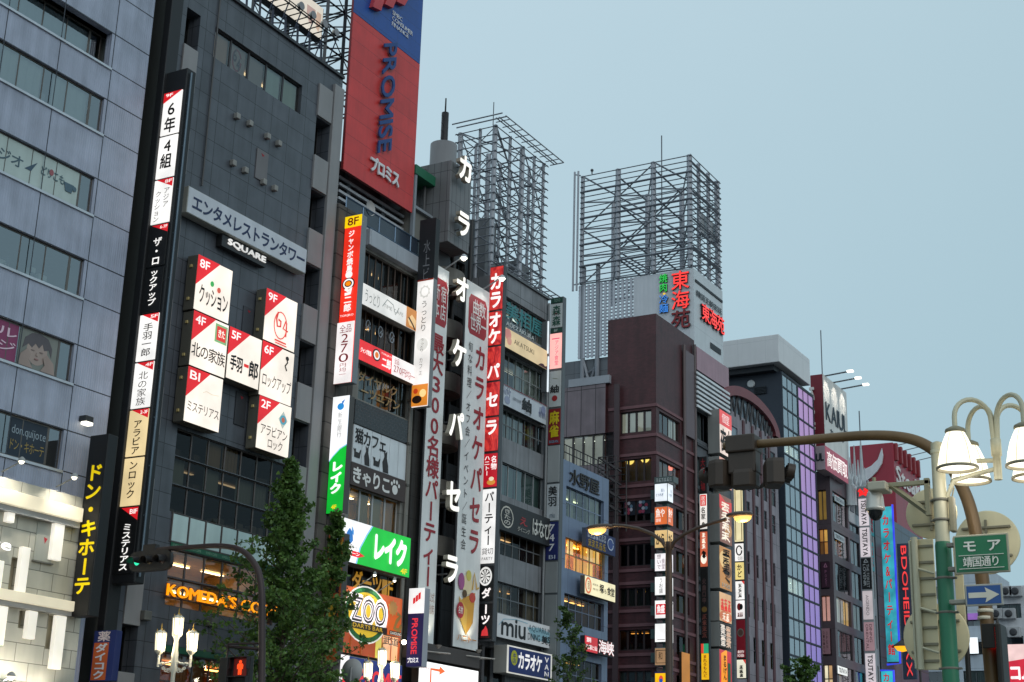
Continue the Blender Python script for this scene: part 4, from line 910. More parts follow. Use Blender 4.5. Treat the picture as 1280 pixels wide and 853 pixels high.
# ================================================================== dark party wall with its thin sign column
X4 = X3R+.02
XS = fp(525, 300).x
f = SI(525.5, 276, 396, 545.5, W-.35)
t = sign('building_name_sign', 'dark vertical board with grey characters naming the building', f, .4, '#202124', '#25262a', [('v', '水上ビル', .3, .22, .72, .80, '#8e8e92', {'bold': .0}), ('r', 0, .95, 1, 1, '#1f5c58')])
f = SI(522.5, 351, 510, 542, W-.42)
sign('vertical_sign', 'white lit vertical sign ending in a food photo, under the dark name board', f, .36, '#8a8c8e', '*f6f2ee:0.92', [('r', 0, 0, 1, .012, '#d8482e'), ('p', [(.5+.36*(1 if i % 2 else .8)*math.cos(i*math.pi/9), .10+.055*(1 if i % 2 else .8)*math.sin(i*math.pi/9)) for i in range(18)], '*d8d6d0:0.85'), ('e', .5, .10, .22, .035, '*f6f2ee:0.95'), ('v', 'うっとり', .3, .17, .72, .42, '#6a6a68'), ('e', .5, .52, .36, .05, '*e4e2dc:0.85'), ('v', 'うっとり', .36, .47, .62, .58, '#8a8a86'), ('v', 'カフェ', .36, .62, .6, .76, '#a8a8a4'), ('r', 0, .83, 1, .995, '*e0882c:0.9'), ('e', .34, .945, .3, .03, '#3a1c10'), ('e', .7, .90, .2, .03, '*f8d890:0.95'), ('e', .25, .88, .14, .02, '*c8401c:0.8')])

# ================================================================== building 4: karaoke house
X4R = fp(629, 430).x
YK = W+2.2
zk = fp(600, 318, YK).z
b4 = Bld('karaoke_building', 'dark building with a letter tower and two grey party banners', X4, X4R, YK, W+15, zk, grid_mat('black_cladding', '#3a3a3c', 1.4, 2.4, .04, '#1a1a1b', .06, rough=.5, amt=.3), paint('#2e2f32'))
for k in range(6):
    zt = zk-1.2-k*3.25
    b4.window(FR(X4+1.2, zt, X4R-.8, zt-1.9, YK), 6, 1, '#2a2a2a', G_DARK, 'clutter', wallc='#3a3836', name='balcony_window')
m = MB()
for i in range(5): x = X4+.9+i*(X4R-X4-1.6)/4; m.tube([(x, YK-.3, zk+1.5), (x, YK-.3, 4)], .14, 8)
m.build('downpipe', '#2c2c2e', b4.root)
b4.finish()
m = MB(); m.box((X4-.0, W-.1, 0), (fp(536, 600).x, YK-.01, fp(515, 512).z)); pw_ = m.build('party_wall', grid_mat('party_wall_tile', '#3b3a38', 1.1, 1.1, .03, '#222222', .05, rough=.7), b4.root)
# bar above the white board: canopy
bm_.build('canopy', '#4a413e', b4.root)
# rounded balconies
xc = fp(572, 500).x+.6
for k in range(6):
    zc = fp(572, 420).z-k*2.9+3.0
    m = MB(); m.lathe((xc, YK-.2, zc), [(1.5, 0), (1.5, 1.0), (1.42, 1.0), (1.42, .05)], 24); m.build('balcony', grid_mat('balcony_concrete', '#6f6c66', 9, 9, 0, var=0, rough=.8, amt=.5), b4.root)
# letter tower
XT0, XT1 = fp(561, 250).x, fp(587, 262).x
zt4 = fp(563, 200).z; zb4 = fp(556, 300).z
tower = thing('letter_tower', 'grey panel tower with a round cap carrying tall white katakana', 'tower', ((XT0+XT1)/2, W, zb4))
m = MB(); m.bbox((XT0, W-.05, zb4), (XT1, W+2.6, zt4), .03); m.build('shaft', grid_mat('tower_panel', '#777779', .42, 1.75, .03, '#3a3a3c', .04, rough=.5, shift=(.1, .3)), tower)
cx_, cy_ = fp(554, 200, W+1.3).x, W+1.3
zc1 = fp(556, 183, cy_).z
m = MB(); m.lathe((cx_, cy_, zt4-1.0), [(.74, 0), (.74, zc1-zt4+1.0), (.2, zc1-zt4+1.06)], 32); m.build('cylinder', paint('#7d7c7e', .5), tower)
za = fp(556, 141, cy_).z
m = MB(); m.lathe((cx_, cy_, zc1), [(.2, 0), (.2, za-zc1), (.05, za-zc1+.02), (.04, za-zc1+.9)], 12); an = m.build('antenna', '#17181a', tower)
m = MB()
for i in range(4):
    for s_ in (-1, 1): m.bar((cx_, cy_, za-.3-i*.45), (cx_+s_*.36, cy_, za-.3-i*.45), .03)
m.build('antenna_rod', '#3a3a3c', an)
m = MB(); m.box((XT0+.2, W+1.0, 4), (XT1-.2, YK+.4, zb4)); m.build('core', '#2a2a2c', tower)
m = MB(); m.tube([(XT0-.25, W+1.4, zb4-1), (XT0-.25, W+1.4, zt4-.4)], .09, 8); m.build('duct', '#4f5052', tower)
for i, (ch, px, py, hp) in enumerate((('カ', 577, 213, 33), ('ラ', 574.5, 282, 32), ('オ', 572.5, 363, 32), ('ケ', 569, 444, 34), ('パ', 565, 533, 34), ('セ', 561.5, 622, 36), ('ラ', 559, 712, 34))):
    P = fp(px, py, W-.35 if i < 2 else W-.8); s_ = hp/1878*P.length/2*1.1
    f = FR(P.x-s_*.86, P.z+s_, P.x+s_*.86, P.z-s_, P.y)
    m = MB(); m.text(f, ch, 0, 0, 1, 1, 0, bold=.045, ext=.26); l_ = m.build('letter', '#a59f90', tower)
    m = MB(); m.text(f, ch, 0, 0, 1, 1, .268, bold=.05); m.build('letter_face', '*fdf9f0:1.05', l_)
    m = MB()
    for z in (-.3, .3): m.bar((P.x, P.y, P.z+z*s_), (P.x, W+.6, P.z+z*s_), .06)
    m.build('letter_bracket', '#6a6a6c', tower)
# green canopy on the roof beside the tower
YG = W+.9
f = FA(520.5, 205, 217, 552, YG)
gc = thing('roof_shelter', 'grey framed roof shelter with a green canopy beside the letter tower', 'shelter', (f.p(.5, 0).x, YG, z3))
m = MB(); m.bbox(f.p(0, 0, 0), f.p(1, 1, -3), .03); m.build('canopy', '#1f6a4c', gc)
m = MB(); zf = fp(527, 262, YG).z
for a in (.06, .94): m.bbox((f.p(a, 0).x-.09, YG+.05, z3-4), (f.p(a, 0).x+.09, YG+.25, f.p(0, 1).z), .01)
m.bbox((f.o.x+.1, YG+.06, zf-.08), (f.p(.96, 0).x, YG+.22, zf+.08), .01); m.build('frame', '#8f959c', gc)
m = MB(); m.box((f.o.x+.15, YG+.28, z3-4), (f.p(.97, 0).x, YG+2.9, zf)); m.build('back_panel', '#77756f', gc)

# banners, flat against the building
def banner(label, lx, yt, yb, rx, its, Y=W-.55):
    f = FA(lx, yt, yb, rx, Y)
    t = sign('banner', label, f, .12, '#5c5d60', paint('#ebeae8', .45), its, margin=.01)
    m = MB(); P = f.p(.75, 0, -.1); Q = f.p(.75, -.01, 1.1)+Vector((0, 0, .35)); m.tube([P, Q], .04, 6); m.build('lamp_arm', '#a8aaac', t)
    h = MB(); h.lathe(Q-Vector((0, 0, .1)), [(.05, .22), (.17, .12), (.2, 0)], 12, cap=False); h.build('lamp_shade', '#c0c2c4', t)
    g = MB(); g.ball(Q-Vector((0, 0, .1)), .14, 10, 6); g.build('bulb', '*fffbe8:9', t); point_light(t, Q-Vector((0, 0, .3)), 70, (1, .97, .9), spot=(f.p(.5, .12, 0), 90))
    m = MB(); P = f.p(.5, 1.005, .5); m.bar(f.p(0, 1.02, .1), f.p(1.1, 1.02, .9), .05); m.bar(f.p(1, 1.02, .1), f.p(1.0, 1.02, .9), .05); m.build('lamp_arm', '#b8b0a8', t)
    h = MB(); h.lathe(f.p(.5, 1.012, .8), [(.16, .16), (.08, .02), (.03, 0)], 12, cap=False); h.build('lamp_shade', '#a09890', t)
    point_light(t, f.p(.5, .995, .9), 70, (1, .93, .72), spot=(f.p(.5, .93, 0), 75))
    return t
DR = '#a3202c'
banner('grey banner with red vertical writing and a red stamp, left one', 541.5, 328, 803, 561.5, [('p', [(.06, .05), (.16, .035), (.84, .035), (.94, .05), (.94, .15), (.84, .165), (.16, .165), (.06, .15)], DR), ('v', '宿店', .54, .05, .86, .15, '#e4e0de', {'bold': .01}), ('v', '新本', .14, .05, .46, .15, '#e4e0de', {'bold': .01}), ('v', '最大300名様パーティー', .14, .19, .84, .86, DR, {'bold': .03, 'fill': .98}), ('t', '公式', .58, .87, .92, .895, '#b89a90'), ('t', '総席', .58, .9, .92, .925, '#b89a90')])
banner('grey banner with red brush katakana and a dessert picture, right one', 583.5, 349, 808, 612, [
  ('p', [(.12, .05), (.2, .035), (.82, .035), (.9, .05), (.9, .135), (.82, .15), (.2, .15), (.12, .135)], DR), ('t', '曲数', .28, .045, .84, .09, '#e4e0de', {'bold': .015}), ('t', '世界一', .2, .09, .88, .14, '#e4e0de', {'bold': .015}),
  ('v', 'カラオケパセラ', .46, .165, .90, .76, DR, {'bold': .035, 'fill': .86}), ('v', '旬な料理／オフ会／イベント／誕生会', .16, .17, .34, .75, '#3a3634', {'fill': .82}),
  ('p', [(.16, .885), (.36, .87), (.80, .85), (.74, .93), (.48, .965), (.24, .93)], '#d29a3c'), ('p', [(.16, .87), (.5, .90), (.48, .965), (.24, .93)], '#e2b455'), ('e', .46, .835, .2, .026, '#ecd8b0'), ('e', .22, .83, .12, .022, '#a8568e'), ('e', .68, .865, .12, .013, '#c84a3c'), ('e', .5, .81, .1, .014, '#d8c860'), ('e', .36, .86, .08, .01, '#5a4020'), ('l', [(.66, .845), (.72, .80), (.84, .84), (.92, .835)], .12, '#d8a848'),
  ('e', .20, .905, .14, .021, '#b02838'), ('t', '名物', .11, .895, .29, .915, '#f0e4e0', {'bold': .02}), ('t', 'ハニトー', .10, .925+.04, .88, .985, '#d88a2c', {'bold': .02})])
# red projecting column
f = SI(613, 335, 801, 629.5, W-.3)
H = lambda y: (f.o.z-sz(f.o, y))/f.h
root = thing('vertical_sign', 'tall glowing red projecting column with white katakana and a dartboard', 'sign', f.p(.5, 1))
m = MB(); m.bbox(f.p(-.03, -.003, -.4), f.p(1.03, 1.003, -.03), .03); m.build('casing', '#4a4c50', root)
def redmat():
    if 'redglow' in MATS: return MATS['redglow']
    m, t, b = newmat('red_streaked_lightbox'); g = N(t, 'ShaderNodeNewGeometry'); mp = N(t, 'ShaderNodeMapping'); mp.inputs['Scale'].default_value = (1, 2.2, 1.1); mp.inputs['Rotation'].default_value = (.6, 0, 0)
    n = N(t, 'ShaderNodeTexNoise'); n.inputs['Scale'].default_value = 1.3; n.inputs['Detail'].default_value = 4; n.inputs['Distortion'].default_value = 1.6
    t.links.new(g.outputs['Position'], mp.inputs[0]); t.links.new(mp.outputs[0], n.inputs['Vector'])
    r = N(t, 'ShaderNodeValToRGB'); r.color_ramp.elements[0].position = .35; r.color_ramp.elements[0].color = (*rgb('8a0c16'), 1); r.color_ramp.elements[1].position = .72; r.color_ramp.elements[1].color = (*rgb('f4483c'), 1)
    t.links.new(n.outputs[0], r.inputs[0]); t.links.new(r.outputs[0], b.inputs['Emission Color']); b.inputs['Emission Strength'].default_value = .9; b.inputs['Base Color'].default_value = (.25, .02, .03, 1); MATS['redglow'] = m; return m
RW = '*fff6f4:0.97'
for yt, yb, base, its in ((335, 389, 'R', [('v', 'カラ', .06, .14, .94, .98, RW, {'bold': .05})]), (391, 433, 'R', [('v', 'オケ', .06, .02, .94, .98, RW, {'bold': .05})]), (435, 477, 'R', [('v', 'パ', .06, .5, .94, .98, RW, {'bold': .05})]), (479, 521, 'R', [('v', 'セ', .06, .28, .94, .78, RW, {'bold': .05})]), (523, 565, 'R', [('v', 'ラ', .06, .05, .94, .55, RW, {'bold': .05})]),
      (568, 610, '*c81c2c:0.8', [('v', '名物', .56, .08, .96, .5, RW, {'bold': .03}), ('v', 'ハニトー', .08, .06, .46, .66, RW, {'bold': .03}), ('e', .6, .86, .3, .08, '*d8923c:0.8'), ('e', .62, .76, .18, .06, '*f0e0c0:0.9')]),
      (612, 706, '*f4f2f0:0.92', [('v', 'パーティー', .2, .04, .84, .76, '#1a1a1c', {'bold': .03}), ('t', '貸切', .1, .79, .92, .88, '#1a1a1c'), ('t', 'PARTY', .12, .91, .9, .95, '#3a3a3c')]),
      (708, 752, '#141416', [('e', .42, .30, .46, .27, '*f4f2ee:0.85'), ('e', .42, .30, .36, .21, '#141416'), ('e', .42, .30, .33, .19, '*f4f2ee:0.85')]+[('p', [(.42, .30), (.42+.34*math.cos(a*.7), .30+.2*math.sin(a*.7)), (.42+.34*math.cos(a*.7+.25), .30+.2*math.sin(a*.7+.25))], '#141416') for a in range(9)]+[('v', 'ダ', .24, .64, .86, .94, RW, {'bold': .05})]),
      (755, 800, '#18161a', [('v', 'ーツ', .2, .02, .84, .6, RW, {'bold': .05}), ('p', [(.25, .9), (.3, .76), (.45, .7), (.55, .62), (.68, .72), (.75, .9)], '*d8383c:0.8'), ('r', .18, .93, .84, .945, '#8a3030')])):
    g_ = f.sub(0, H(yt), 1, H(yb)); m = MB(); m.bbox(g_.p(0.02, .004, -.03), g_.p(.98, .99, .02), .01); pn = m.build('name_box', redmat() if base == 'R' else base, root)
    n_ = .03
    for it in its:
        m = MB()
        if it[0] in 'vt': m.text(g_, it[1], *it[2:6], n_, vertical=it[0] == 'v', **(it[7] if len(it) > 7 else {})); m.build('lettering', it[6], pn)
        elif it[0] == 'e': m.ell(g_, *it[1:5], n_-.01, n_); m.build('emblem', it[5], pn)
        elif it[0] == 'r': m.fbox(g_, *it[1:5], n_-.01, n_); m.build('emblem', it[5], pn)
        else: m.prism(g_, it[1], n_-.01, n_); m.build('emblem', it[2], pn)
        n_ += .004

# ================================================================== building 5: grey office house with the AKATSUKI board
X5, X5R = X4R+.02, fp(685, 380).x
z5 = fp(632, 341).z
mat_b5 = grid_mat('grey_panel_wall', '#85868a', 1.45, 30, .035, '#3d3e40', .05, rough=.55, amt=.35)
b5 = Bld('grey_office_building', 'grey office building with the beige board and black hanabi board', X5, X5R, W, W+15, z5, mat_b5, roof='#55565a')
def w5(lx, yt, yb, rx, **k): return b5.window(b5.front(lx, yt, yb, rx), **k)
w5(632.5, 370, 406, 683, nx=5, frame='#7d8184', inner='curtain', curt='#c9d8d8', gl=G_STD, lamp='*dfe8e0:0.7', nlamp=2)
w5(630.5, 440, 480, 682, nx=6, ny=2, frame='#8a8d8c', inner='mixed', curt='#d0d4cc', gl=G_STD, lamp='*f0ead0:0.5', nlamp=2, wallc='#6d6a60')
w5(629, 510, 546, 681, nx=7, ny=2, frame='#6d7072', inner='mixed', curt='#bcc4c2', gl=G_STD, wallc='#5c5a54')
w5(628, 577, 618, 680, nx=5, ny=1, frame='#a5a8aa', inner='mixed', curt='#6f9090', gl=G_STD, wallc='#4a5450')
w5(626, 660, 693, 679, nx=6, ny=2, frame='#7a7c7e', inner='clutter', gl=G_DARK, wallc='#3c3a36', lamp='*ffcf90:0.8', nlamp=1)
w5(622, 726, 765, 680, nx=6, ny=2, frame='#6b7075', inner='mixed', curt='#d4cfc4', gl=G_DARK, wallc='#4a4640', lamp='*ffc880:0.7', nlamp=1)
w5(606, 808, 860, 632, nx=2, ny=1, frame='#5c5e60', inner='clutter', gl=G_DARK, wallc='#4a4640')
m = MB(); m.box((X5-.0, W-.12, z5-.02), (X5R+.1, W+.3, z5+.12)); m.build('parapet_cap', '#5c5e62', b5.root)
m = MB(); m.tube([(X5R-.12, W-.15, z5-.3), (X5R-.12, W-.15, .2)], .08, 8); m.build('drain_pipe', '#8a8c8e', b5.root)
for yt in (412, 489, 552, 622, 697, 768):
    P = fp(631, yt)
f = b5.front(632.5, 372, 404, 683).out(-.10)
t = thing('window_lettering', 'teal kanji across the top windows over the beige board', 'window sticker', f.p(.5, 1))
m = MB(); m.text(f, '美相屋', .04, .06, .98, .74, 0, bold=.02); m.build('lettering', '#3f8a8e', t)
m = MB(); m.text(f, 'ADEZAKURA', .06, .84, .74, 1.0, .006, bold=.02); m.build('lettering', '#e0e2e0', t)
f = FA(630.5, 408, 433, 684, W-.4)
sign('fascia_board', 'beige lit board with thin grey Latin letters', f, .3, '#57524c', '*dcc498:0.72', [('t', 'AKATSUKI', .22, .36, .68, .60, '#5a4c3a'), ('e', .08, .3, .07, .28, '*d88a80:0.6'), ('e', .11, .6, .05, .2, '*d89a88:0.6'), ('p', [(.78, .98), (.84, .84), (.9, .8), (.94, .88), (.99, .82), (.99, .98)], '#4a2430')], margin=.02)
f = FA(628.5, 480, 505, 683, W-.35)
sign('fascia_board', 'pale board with one black brush kanji and blue grey flower print', f, .25, '#4a4c50', paint('#c8ccd4', .4), [('l', [(.02+.012*i, .3+.25*math.sin(i*2.4)) for i in range(14)], .04, '#7a80a0'), ('l', [(.82+.012*i, .5+.3*math.sin(i*2.1)) for i in range(14)], .05, '#6a7096'), ('e', .1, .7, .06, .2, '#9aa0b8'), ('e', .92, .3, .05, .2, '#8a90b0'), ('t', '紬', .43, .18, .64, .82, '#17161a', {'bold': .05}), ('t', 'つむぎ', .46, .83, .64, .96, '#4a4a50'), ('t', '個室居酒屋', .22, .4, .40, .55, '#6a6c74'), ('r', 0, 0, 1, .03, '#8a2a34')], margin=.01)
f = FA(624.5, 625, 661, 690, W-.5)
sign('fascia_board', 'black unlit board with round brush mark and white hiragana', f, .35, '#1d1d1e', '#262628', [('l', [(.14+.11*math.cos(a*.45), .5+.36*math.sin(a*.45)) for a in range(15)], .08, '#cfc8bc'), ('v', 'きたの', .08, .22, .2, .78, '#d8d2c8', {'bold': .02}), ('t', 'え', .36, .3, .52, .62, '#b03034', {'bold': .02}), ('t', 'ダイニング', .33, .68, .56, .86, '#bdb8ae', {'bold': .01}), ('t', 'はなび', .60, .18, .96, .84, '#d8d4cc', {'bold': .025})])
f = FA(621.5, 766, 796, 694, W-.6)
sign('fascia_board', 'pale board with large rounded black miu letters and thin blue writing', f, .3, '#3c4046', '*c8ced2:0.34', [('t', 'miu', .07, .12, .47, .86, '#121214', {'bold': .05}), ('p', [(.5, .3), (.7, .2), (.98, .35), (.97, .8), (.6, .75)], '#9cc4d0'), ('t', 'AQUARIUM', .52, .16, .92, .46, '#2c4a5a'), ('t', 'DINING', .51, .52, .72, .82, '#26303a'), ('t', '美羽', .75, .5, .96, .88, '#16161a', {'bold': .03}), ('l', [(.02, .5), (.1, .2), (.3, .1), (.5, .14)], .03, '#7ab0c4')], margin=.015)
f = FA(634, 806, 841, 690, W-.95)
sign('fascia_board', 'blue board in a pale frame with white katakana and a yellow round mark', f, .8, paint('#a8a6a0', .5), '*e8e4da:0.6', [('r', .035, .05, .965, .95, '#1d2f74'), ('e', .15, .42, .07, .27, '#c8c42c'), ('v', '本店', .11, .24, .19, .62, '#3a4a8a'), ('t', 'カラオケ', .23, .16, .76, .80, '*f4f2f0:0.72', {'bold': .05}), ('v', 'VAN', .79, .12, .94, .92, '*e8e6e4:0.6', {'bold': .02})], margin=.0)
b5.finish()
# column of name boxes at the end of building 5
f = SI(688.5, 374, 860, 703.5, W-.25)
H = lambda y: (f.o.z-sz(f.o, y))/f.h
root = thing('vertical_sign', 'pale column of name boxes with a pink lit box and navy 747 box', 'sign', f.p(.5, 1))
m = MB(); m.bbox(f.p(-.03, -.003, -.42), f.p(1.04, 1.003, -.03), .03); m.build('casing', '#5d6266', root)
for yt, yb, base, its in ((374, 380, '#1d4a3e', [('t', 'TOYO', .3, .2, .8, .8, '#9ab8a8')]), (381, 411, '#c9cdcc', [('v', '森森', .2, .08, .84, .95, '#2b5a4a', {'bold': .03}), ('e', .5, .42, .1, .04, '#8a2a34')]), (412, 417, '#1d4a3e', [('t', 'BF', .35, .2, .65, .8, '#c8d8d0')]), (418, 462, '*ffb8b0:0.95', [('t', '一', .2, .08, .8, .24, '*d83a6a:0.8', {'bold': .05}), ('v', 'アジア食堂', .44, .2, .74, .92, '*d83a6a:0.8')]),
    (465, 510, paint('#c8cccc', .4), [('t', '紬', .14, .4, .84, .62, '#1a1a1c', {'bold': .04}), ('e', .5, .76, .22, .08, '#a8282c'), ('l', [(.3, .2), (.7, .22)], .02, '#8a9068')]), (512, 557, '#8a1820', [('t', '麻', .14, .08, .88, .44, '#e0c818', {'bold': .05}), ('t', '雀', .14, .47, .88, .80, '#e0c818', {'bold': .05}), ('t', 'BIGBAN', .14, .88, .86, .95, '#68b0d0')]), (558, 604, '#a3a7a8', []), (606, 652, paint('#c9ced2', .4), [('v', '美羽', .16, .06, .84, .62, '#1b1b1e', {'bold': .03}), ('t', 'miu', .3, .78, .7, .92, '#5a6a7a')]), (653, 701, '#1f2a68', [('v', '747', .1, .04, .86, .8, '#e8e8ec', {'bold': .02}), ('t', 'B1', .3, .87, .8, .97, '#c8d0e0')]), (703, 742, '#8f9394', []), (744, 858, '#8a8e8f', [])):
    g_ = f.sub(0, H(yt), 1, H(yb)); m = MB(); m.bbox(g_.p(.02, .004, -.03), g_.p(.98, .995, .02), .01); pn = m.build('name_box', base, root); n_ = .03
    for it in its:
        m = MB()
        if it[0] in 'vt': m.text(g_, it[1], *it[2:6], n_, vertical=it[0] == 'v', **(it[7] if len(it) > 7 else {})); m.build('lettering', it[6], pn)
        elif it[0] == 'e': m.ell(g_, *it[1:5], n_-.01, n_); m.build('emblem', it[5], pn)
        elif it[0] == 'l': m.line(g_, it[1], it[2], n_-.01, n_); m.build('emblem', it[3], pn)
        n_ += .004
for yt, yb in ((402, 442), (446, 490)):
    P = fp(685.5, yt, W-.4); z0 = sz(P, yb); t = thing('tube_light', ['thin lit tube beside the pink name box', 'thin lit tube beside the white name box below the pink one'][yt > 420], 'lamp', (P.x, P.y, z0))
    m = MB(); m.tube([P, (P.x, P.y, z0)], .05, 8); m.build('tube', '*eaf4fa:0.9', t); m = MB(); m.bbox((P.x-.06, P.y+.06, z0), (P.x+.06, P.y+.4, P.z), .01); m.build('bracket', '#66696c', t)

# open steel tower on building 5
steel = paint('#a4a8b0', .5, .1); steel_d = paint('#7b8089', .5, .1)
YT = W+1.3
A = fp(620, 156, YT); X_r = sx(A, 682); Yb = sy(A, 575)
zt, zb = A.z, z5+.2
tw = thing('sign_scaffold', 'open empty steel sign scaffold on the grey office building roof', 'steel frame', ((A.x+X_r)/2, YT, zb))
L, D = X_r-A.x, Yb-YT
for i, u in enumerate((0, .30, .55, .80, 1.0)):
    for y in (YT+.1, Yb):
        m = MB(); m.tube([(A.x+.1+L*u*.97, y, zb), (A.x+.1+L*u*.97, y, zt)], .16 if i in (0, 2) else .10, 8); m.build('post', steel, tw)
for v in (.45,):
    for u in (0, 1): m = MB(); m.tube([(A.x+.1+L*u*.97, YT+D*v, zb), (A.x+.1+L*u*.97, YT+D*v, zt)], .10, 8); m.build('post', steel, tw)
nl = 16; dz = (zt-zb-1.0)/nl
for k in range(nl+1):
    z = zt-.1-k*dz; m = MB()
    for y, o in ((YT-.04, .3), (Yb+.2, .3)): m.bar((A.x-.1, y, z), (X_r+o, y, z), .06)
    for x in (A.x-.04, X_r+.1): m.bar((x, YT-.1, z), (x, Yb+.3, z), .05)
    m.build('rail', steel_d, tw)
m = MB(); nb = 5
us = (0, .30, .55, .80, 1.0)
for k in range(nb):
    z0, z1 = zb+(zt-zb)*k/nb, zb+(zt-zb)*(k+1)/nb
    for y in (YT+.1, Yb):
        for i in range(4):
            a, b_ = A.x+L*us[i], A.x+L*us[i+1]
            m.bar((a, y, z0 if (i+k) % 2 else z1), (b_, y, z1 if (i+k) % 2 else z0), .06)
    for x in (A.x+.1, A.x+L):
        m.bar((x, YT, z0), (x, Yb, z1), .06); m.bar((x, YT, z1), (x, Yb, z0), .05)
    m.bar((A.x, YT, z1), (X_r, Yb, z1), .06); m.bar((A.x, Yb, z1), (X_r, YT, z1), .06)
    for i in range(1, 4): m.bar((A.x+L*us[i], YT, z1), (A.x+L*us[i], Yb, z1), .08)
m.build('bracing', steel_d, tw)
for z, nm in ((zt+.15, 'top_catwalk'), (zb+.7, 'low_catwalk')):
    m = MB()
    for o in (.3, .5, .95): m.bar((A.x-.5, YT-o, z), (X_r+.6, YT-o, z), .07)
    if z > zt:
        for o in (.4, .9): m.bar((A.x-o, YT-.95, z), (A.x-o, Yb, z), .07)
    m.bar((X_r+.6, YT-.95, z), (X_r+.6, YT, z), .06)
    for i in range(9): m.bar((A.x+(X_r-A.x)*i/8, YT, z), (A.x+(X_r-A.x)*i/8, YT-.95, z), .05)
    m.build(nm, steel, tw)
m = MB(); m.tube([(A.x, YT+.2, zt), (A.x, YT+.2, zt+1.5)], .03, 6); m.build('lightning_rod', '#4a4e55', tw)
eq = MB(); eq.bbox((A.x+L*.62, YT+.6, z5), (A.x+L*.9, YT+2.2, z5+2.6), .05); eq.bbox((A.x+L*.1, YT+.8, z5), (A.x+L*.3, YT+2.4, z5+4.2), .05)
t = thing('roof_plant', 'grey plant boxes inside the base of the steel sign scaffold', 'machine', (A.x+L*.5, YT+1, z5)); eq.build('housing', '#77797c', t)

# ================================================================== building 6: small blue-grey house
X6, X6R = X5R+1.4, fp(761, 600).x
z6 = fp(709, 576).z
b6 = Bld('small_blue_building', 'small blue grey building with brush lettering and golden lit windows', X6, X6R, W, W+9, z6, grid_mat('blue_panel_wall', '#71809a', 2.2, 3.2, .025, '#3d4656', .04, rough=.45, amt=.2))
def w6(lx, yt, yb, rx, **k): return b6.window(b6.front(lx, yt, yb, rx), **k)
w6(708, 607, 645, 755, nx=6, ny=2, frame='#8695ab', inner='mixed', curt='#c4c8b4', gl=G_STD, lamp='*e8f0c0:1.0', nlamp=2, wallc='#5d6054')
w6(707, 671, 710, 756, nx=6, ny=2, frame='#a8946a', inner='glow', curt=('*ffc860:1.0', '*ffb040:0.9', '*ffd488:1.05', '*f08a30:0.8', '*ffe0a0:1.1'), gl=G_CLEAR, lamp='*ffb84a:5', nlamp=4, wallc='#c89a50', depth=1.6)
w6(705.5, 741, 777, 755, nx=6, ny=2, frame='#6b7488', inner='dark', gl=G_DARK, lamp='*ffc870:2.0', nlamp=5, wallc='#6a4a24', depth=2.0)
w6(704, 820, 862, 752, nx=5, ny=2, frame='#6b7488', inner='clutter', gl=G_DARK, lamp='*ffc870:1.2', nlamp=2, wallc='#4a3a2a', depth=2.0)
b6.finish()
m = MB()
for k in (.95, .5): m.bar((X6, W+.1, z6+k), (X6R, W+.1, z6+k), .05)
for i in range(16): m.bar((X6+(X6R-X6)*i/15, W+.1, z6-.02), (X6+(X6R-X6)*i/15, W+.1, z6+.95), .035)
m.build('roof_rail', '#2c2e33', b6.root)
m = MB(); m.bbox((X5R+.55, W-.7, .0), (X5R+1.0, W+.3, fp(705, 563).z), .03)
t = thing('blank_sign_column', 'blank black column standing between the name boxes and small blue building', 'sign', (X5R+.8, W-.2, 0)); m.build('casing', '#1b1d22', t)
f = b6.front(711, 581, 601, 752).out(.03)
f = FA(712, 585, 605, 749, W-.03)
t = thing('wall_lettering', 'dark brush kanji fixed on the blue grey parapet', 'sign', f.p(.5, 1))
m = MB(); m.text(f, '水野屋', .0, 0, 1, 1, 0, bold=.012, ext=.05); m.build('lettering', '#2b241f', t)
f = FA(733, 659, 683, 769, W-.6)
sign('fascia_board', 'dark blue patterned board with white and gold marks above golden windows', f, .3, '#59616f', '#202a5c', [brush(7, .03, .08, .68, .48, .05, '#c8ccd8', 61, False), brush(5, .05, .55, .66, .92, .05, '#c8a040', 62, False), ('e', .82, .45, .12, .36, '#3a5090'), ('l', [(.82+.1*math.cos(a*.6), .45+.3*math.sin(a*.6)) for a in range(11)], .06, '#d8dce4')])
f = FA(731, 719, 742, 769, W-.6)
sign('fascia_board', 'cream lit board with an orange oval and black brush writing', f, .3, '#6a655a', '*f4e8bc:0.86', [('l', [(.11+.085*math.cos(a*.45), .5+.40*math.sin(a*.45)) for a in range(15)], .12, '*e0703c:0.8'), ('v', '酒', .08, .25, .15, .75, '#c06030'), ('t', '個室居', .24, .3, .42, .42, '#6a5a48'), ('t', '寿司', .24, .55, .42, .68, '#6a5a48'), ('t', '塚', .46, .24, .60, .74, '#17140f', {'bold': .04}), ('t', 'も', .61, .4, .69, .7, '#17140f', {'bold': .02}), ('t', '食堂', .70, .26, .95, .74, '#17140f', {'bold': .03})], margin=.02)
f = FA(731, 794, 814, 767.5, W-.6)
sign('fascia_board', 'black board with white red-edged kanji and a red end panel', f, .3, '#26272a', '#17171a', [('r', 0, .02, .42, .98, '*d8202c:0.72'), ('t', '酒場', .05, .1, .2, .4, '*f8f0ee:0.9', {'bold': .03}), ('t', '町場と仙', .03, .55, .4, .85, '*f8f0ee:0.9', {'bold': .03}), ('t', '海峡', .45, .08, .97, .94, '*d03034:0.6', {'bold': .05}), ('t', '海峡', .45, .08, .97, .94, '*f4f0ee:0.9', {'bold': .02})])

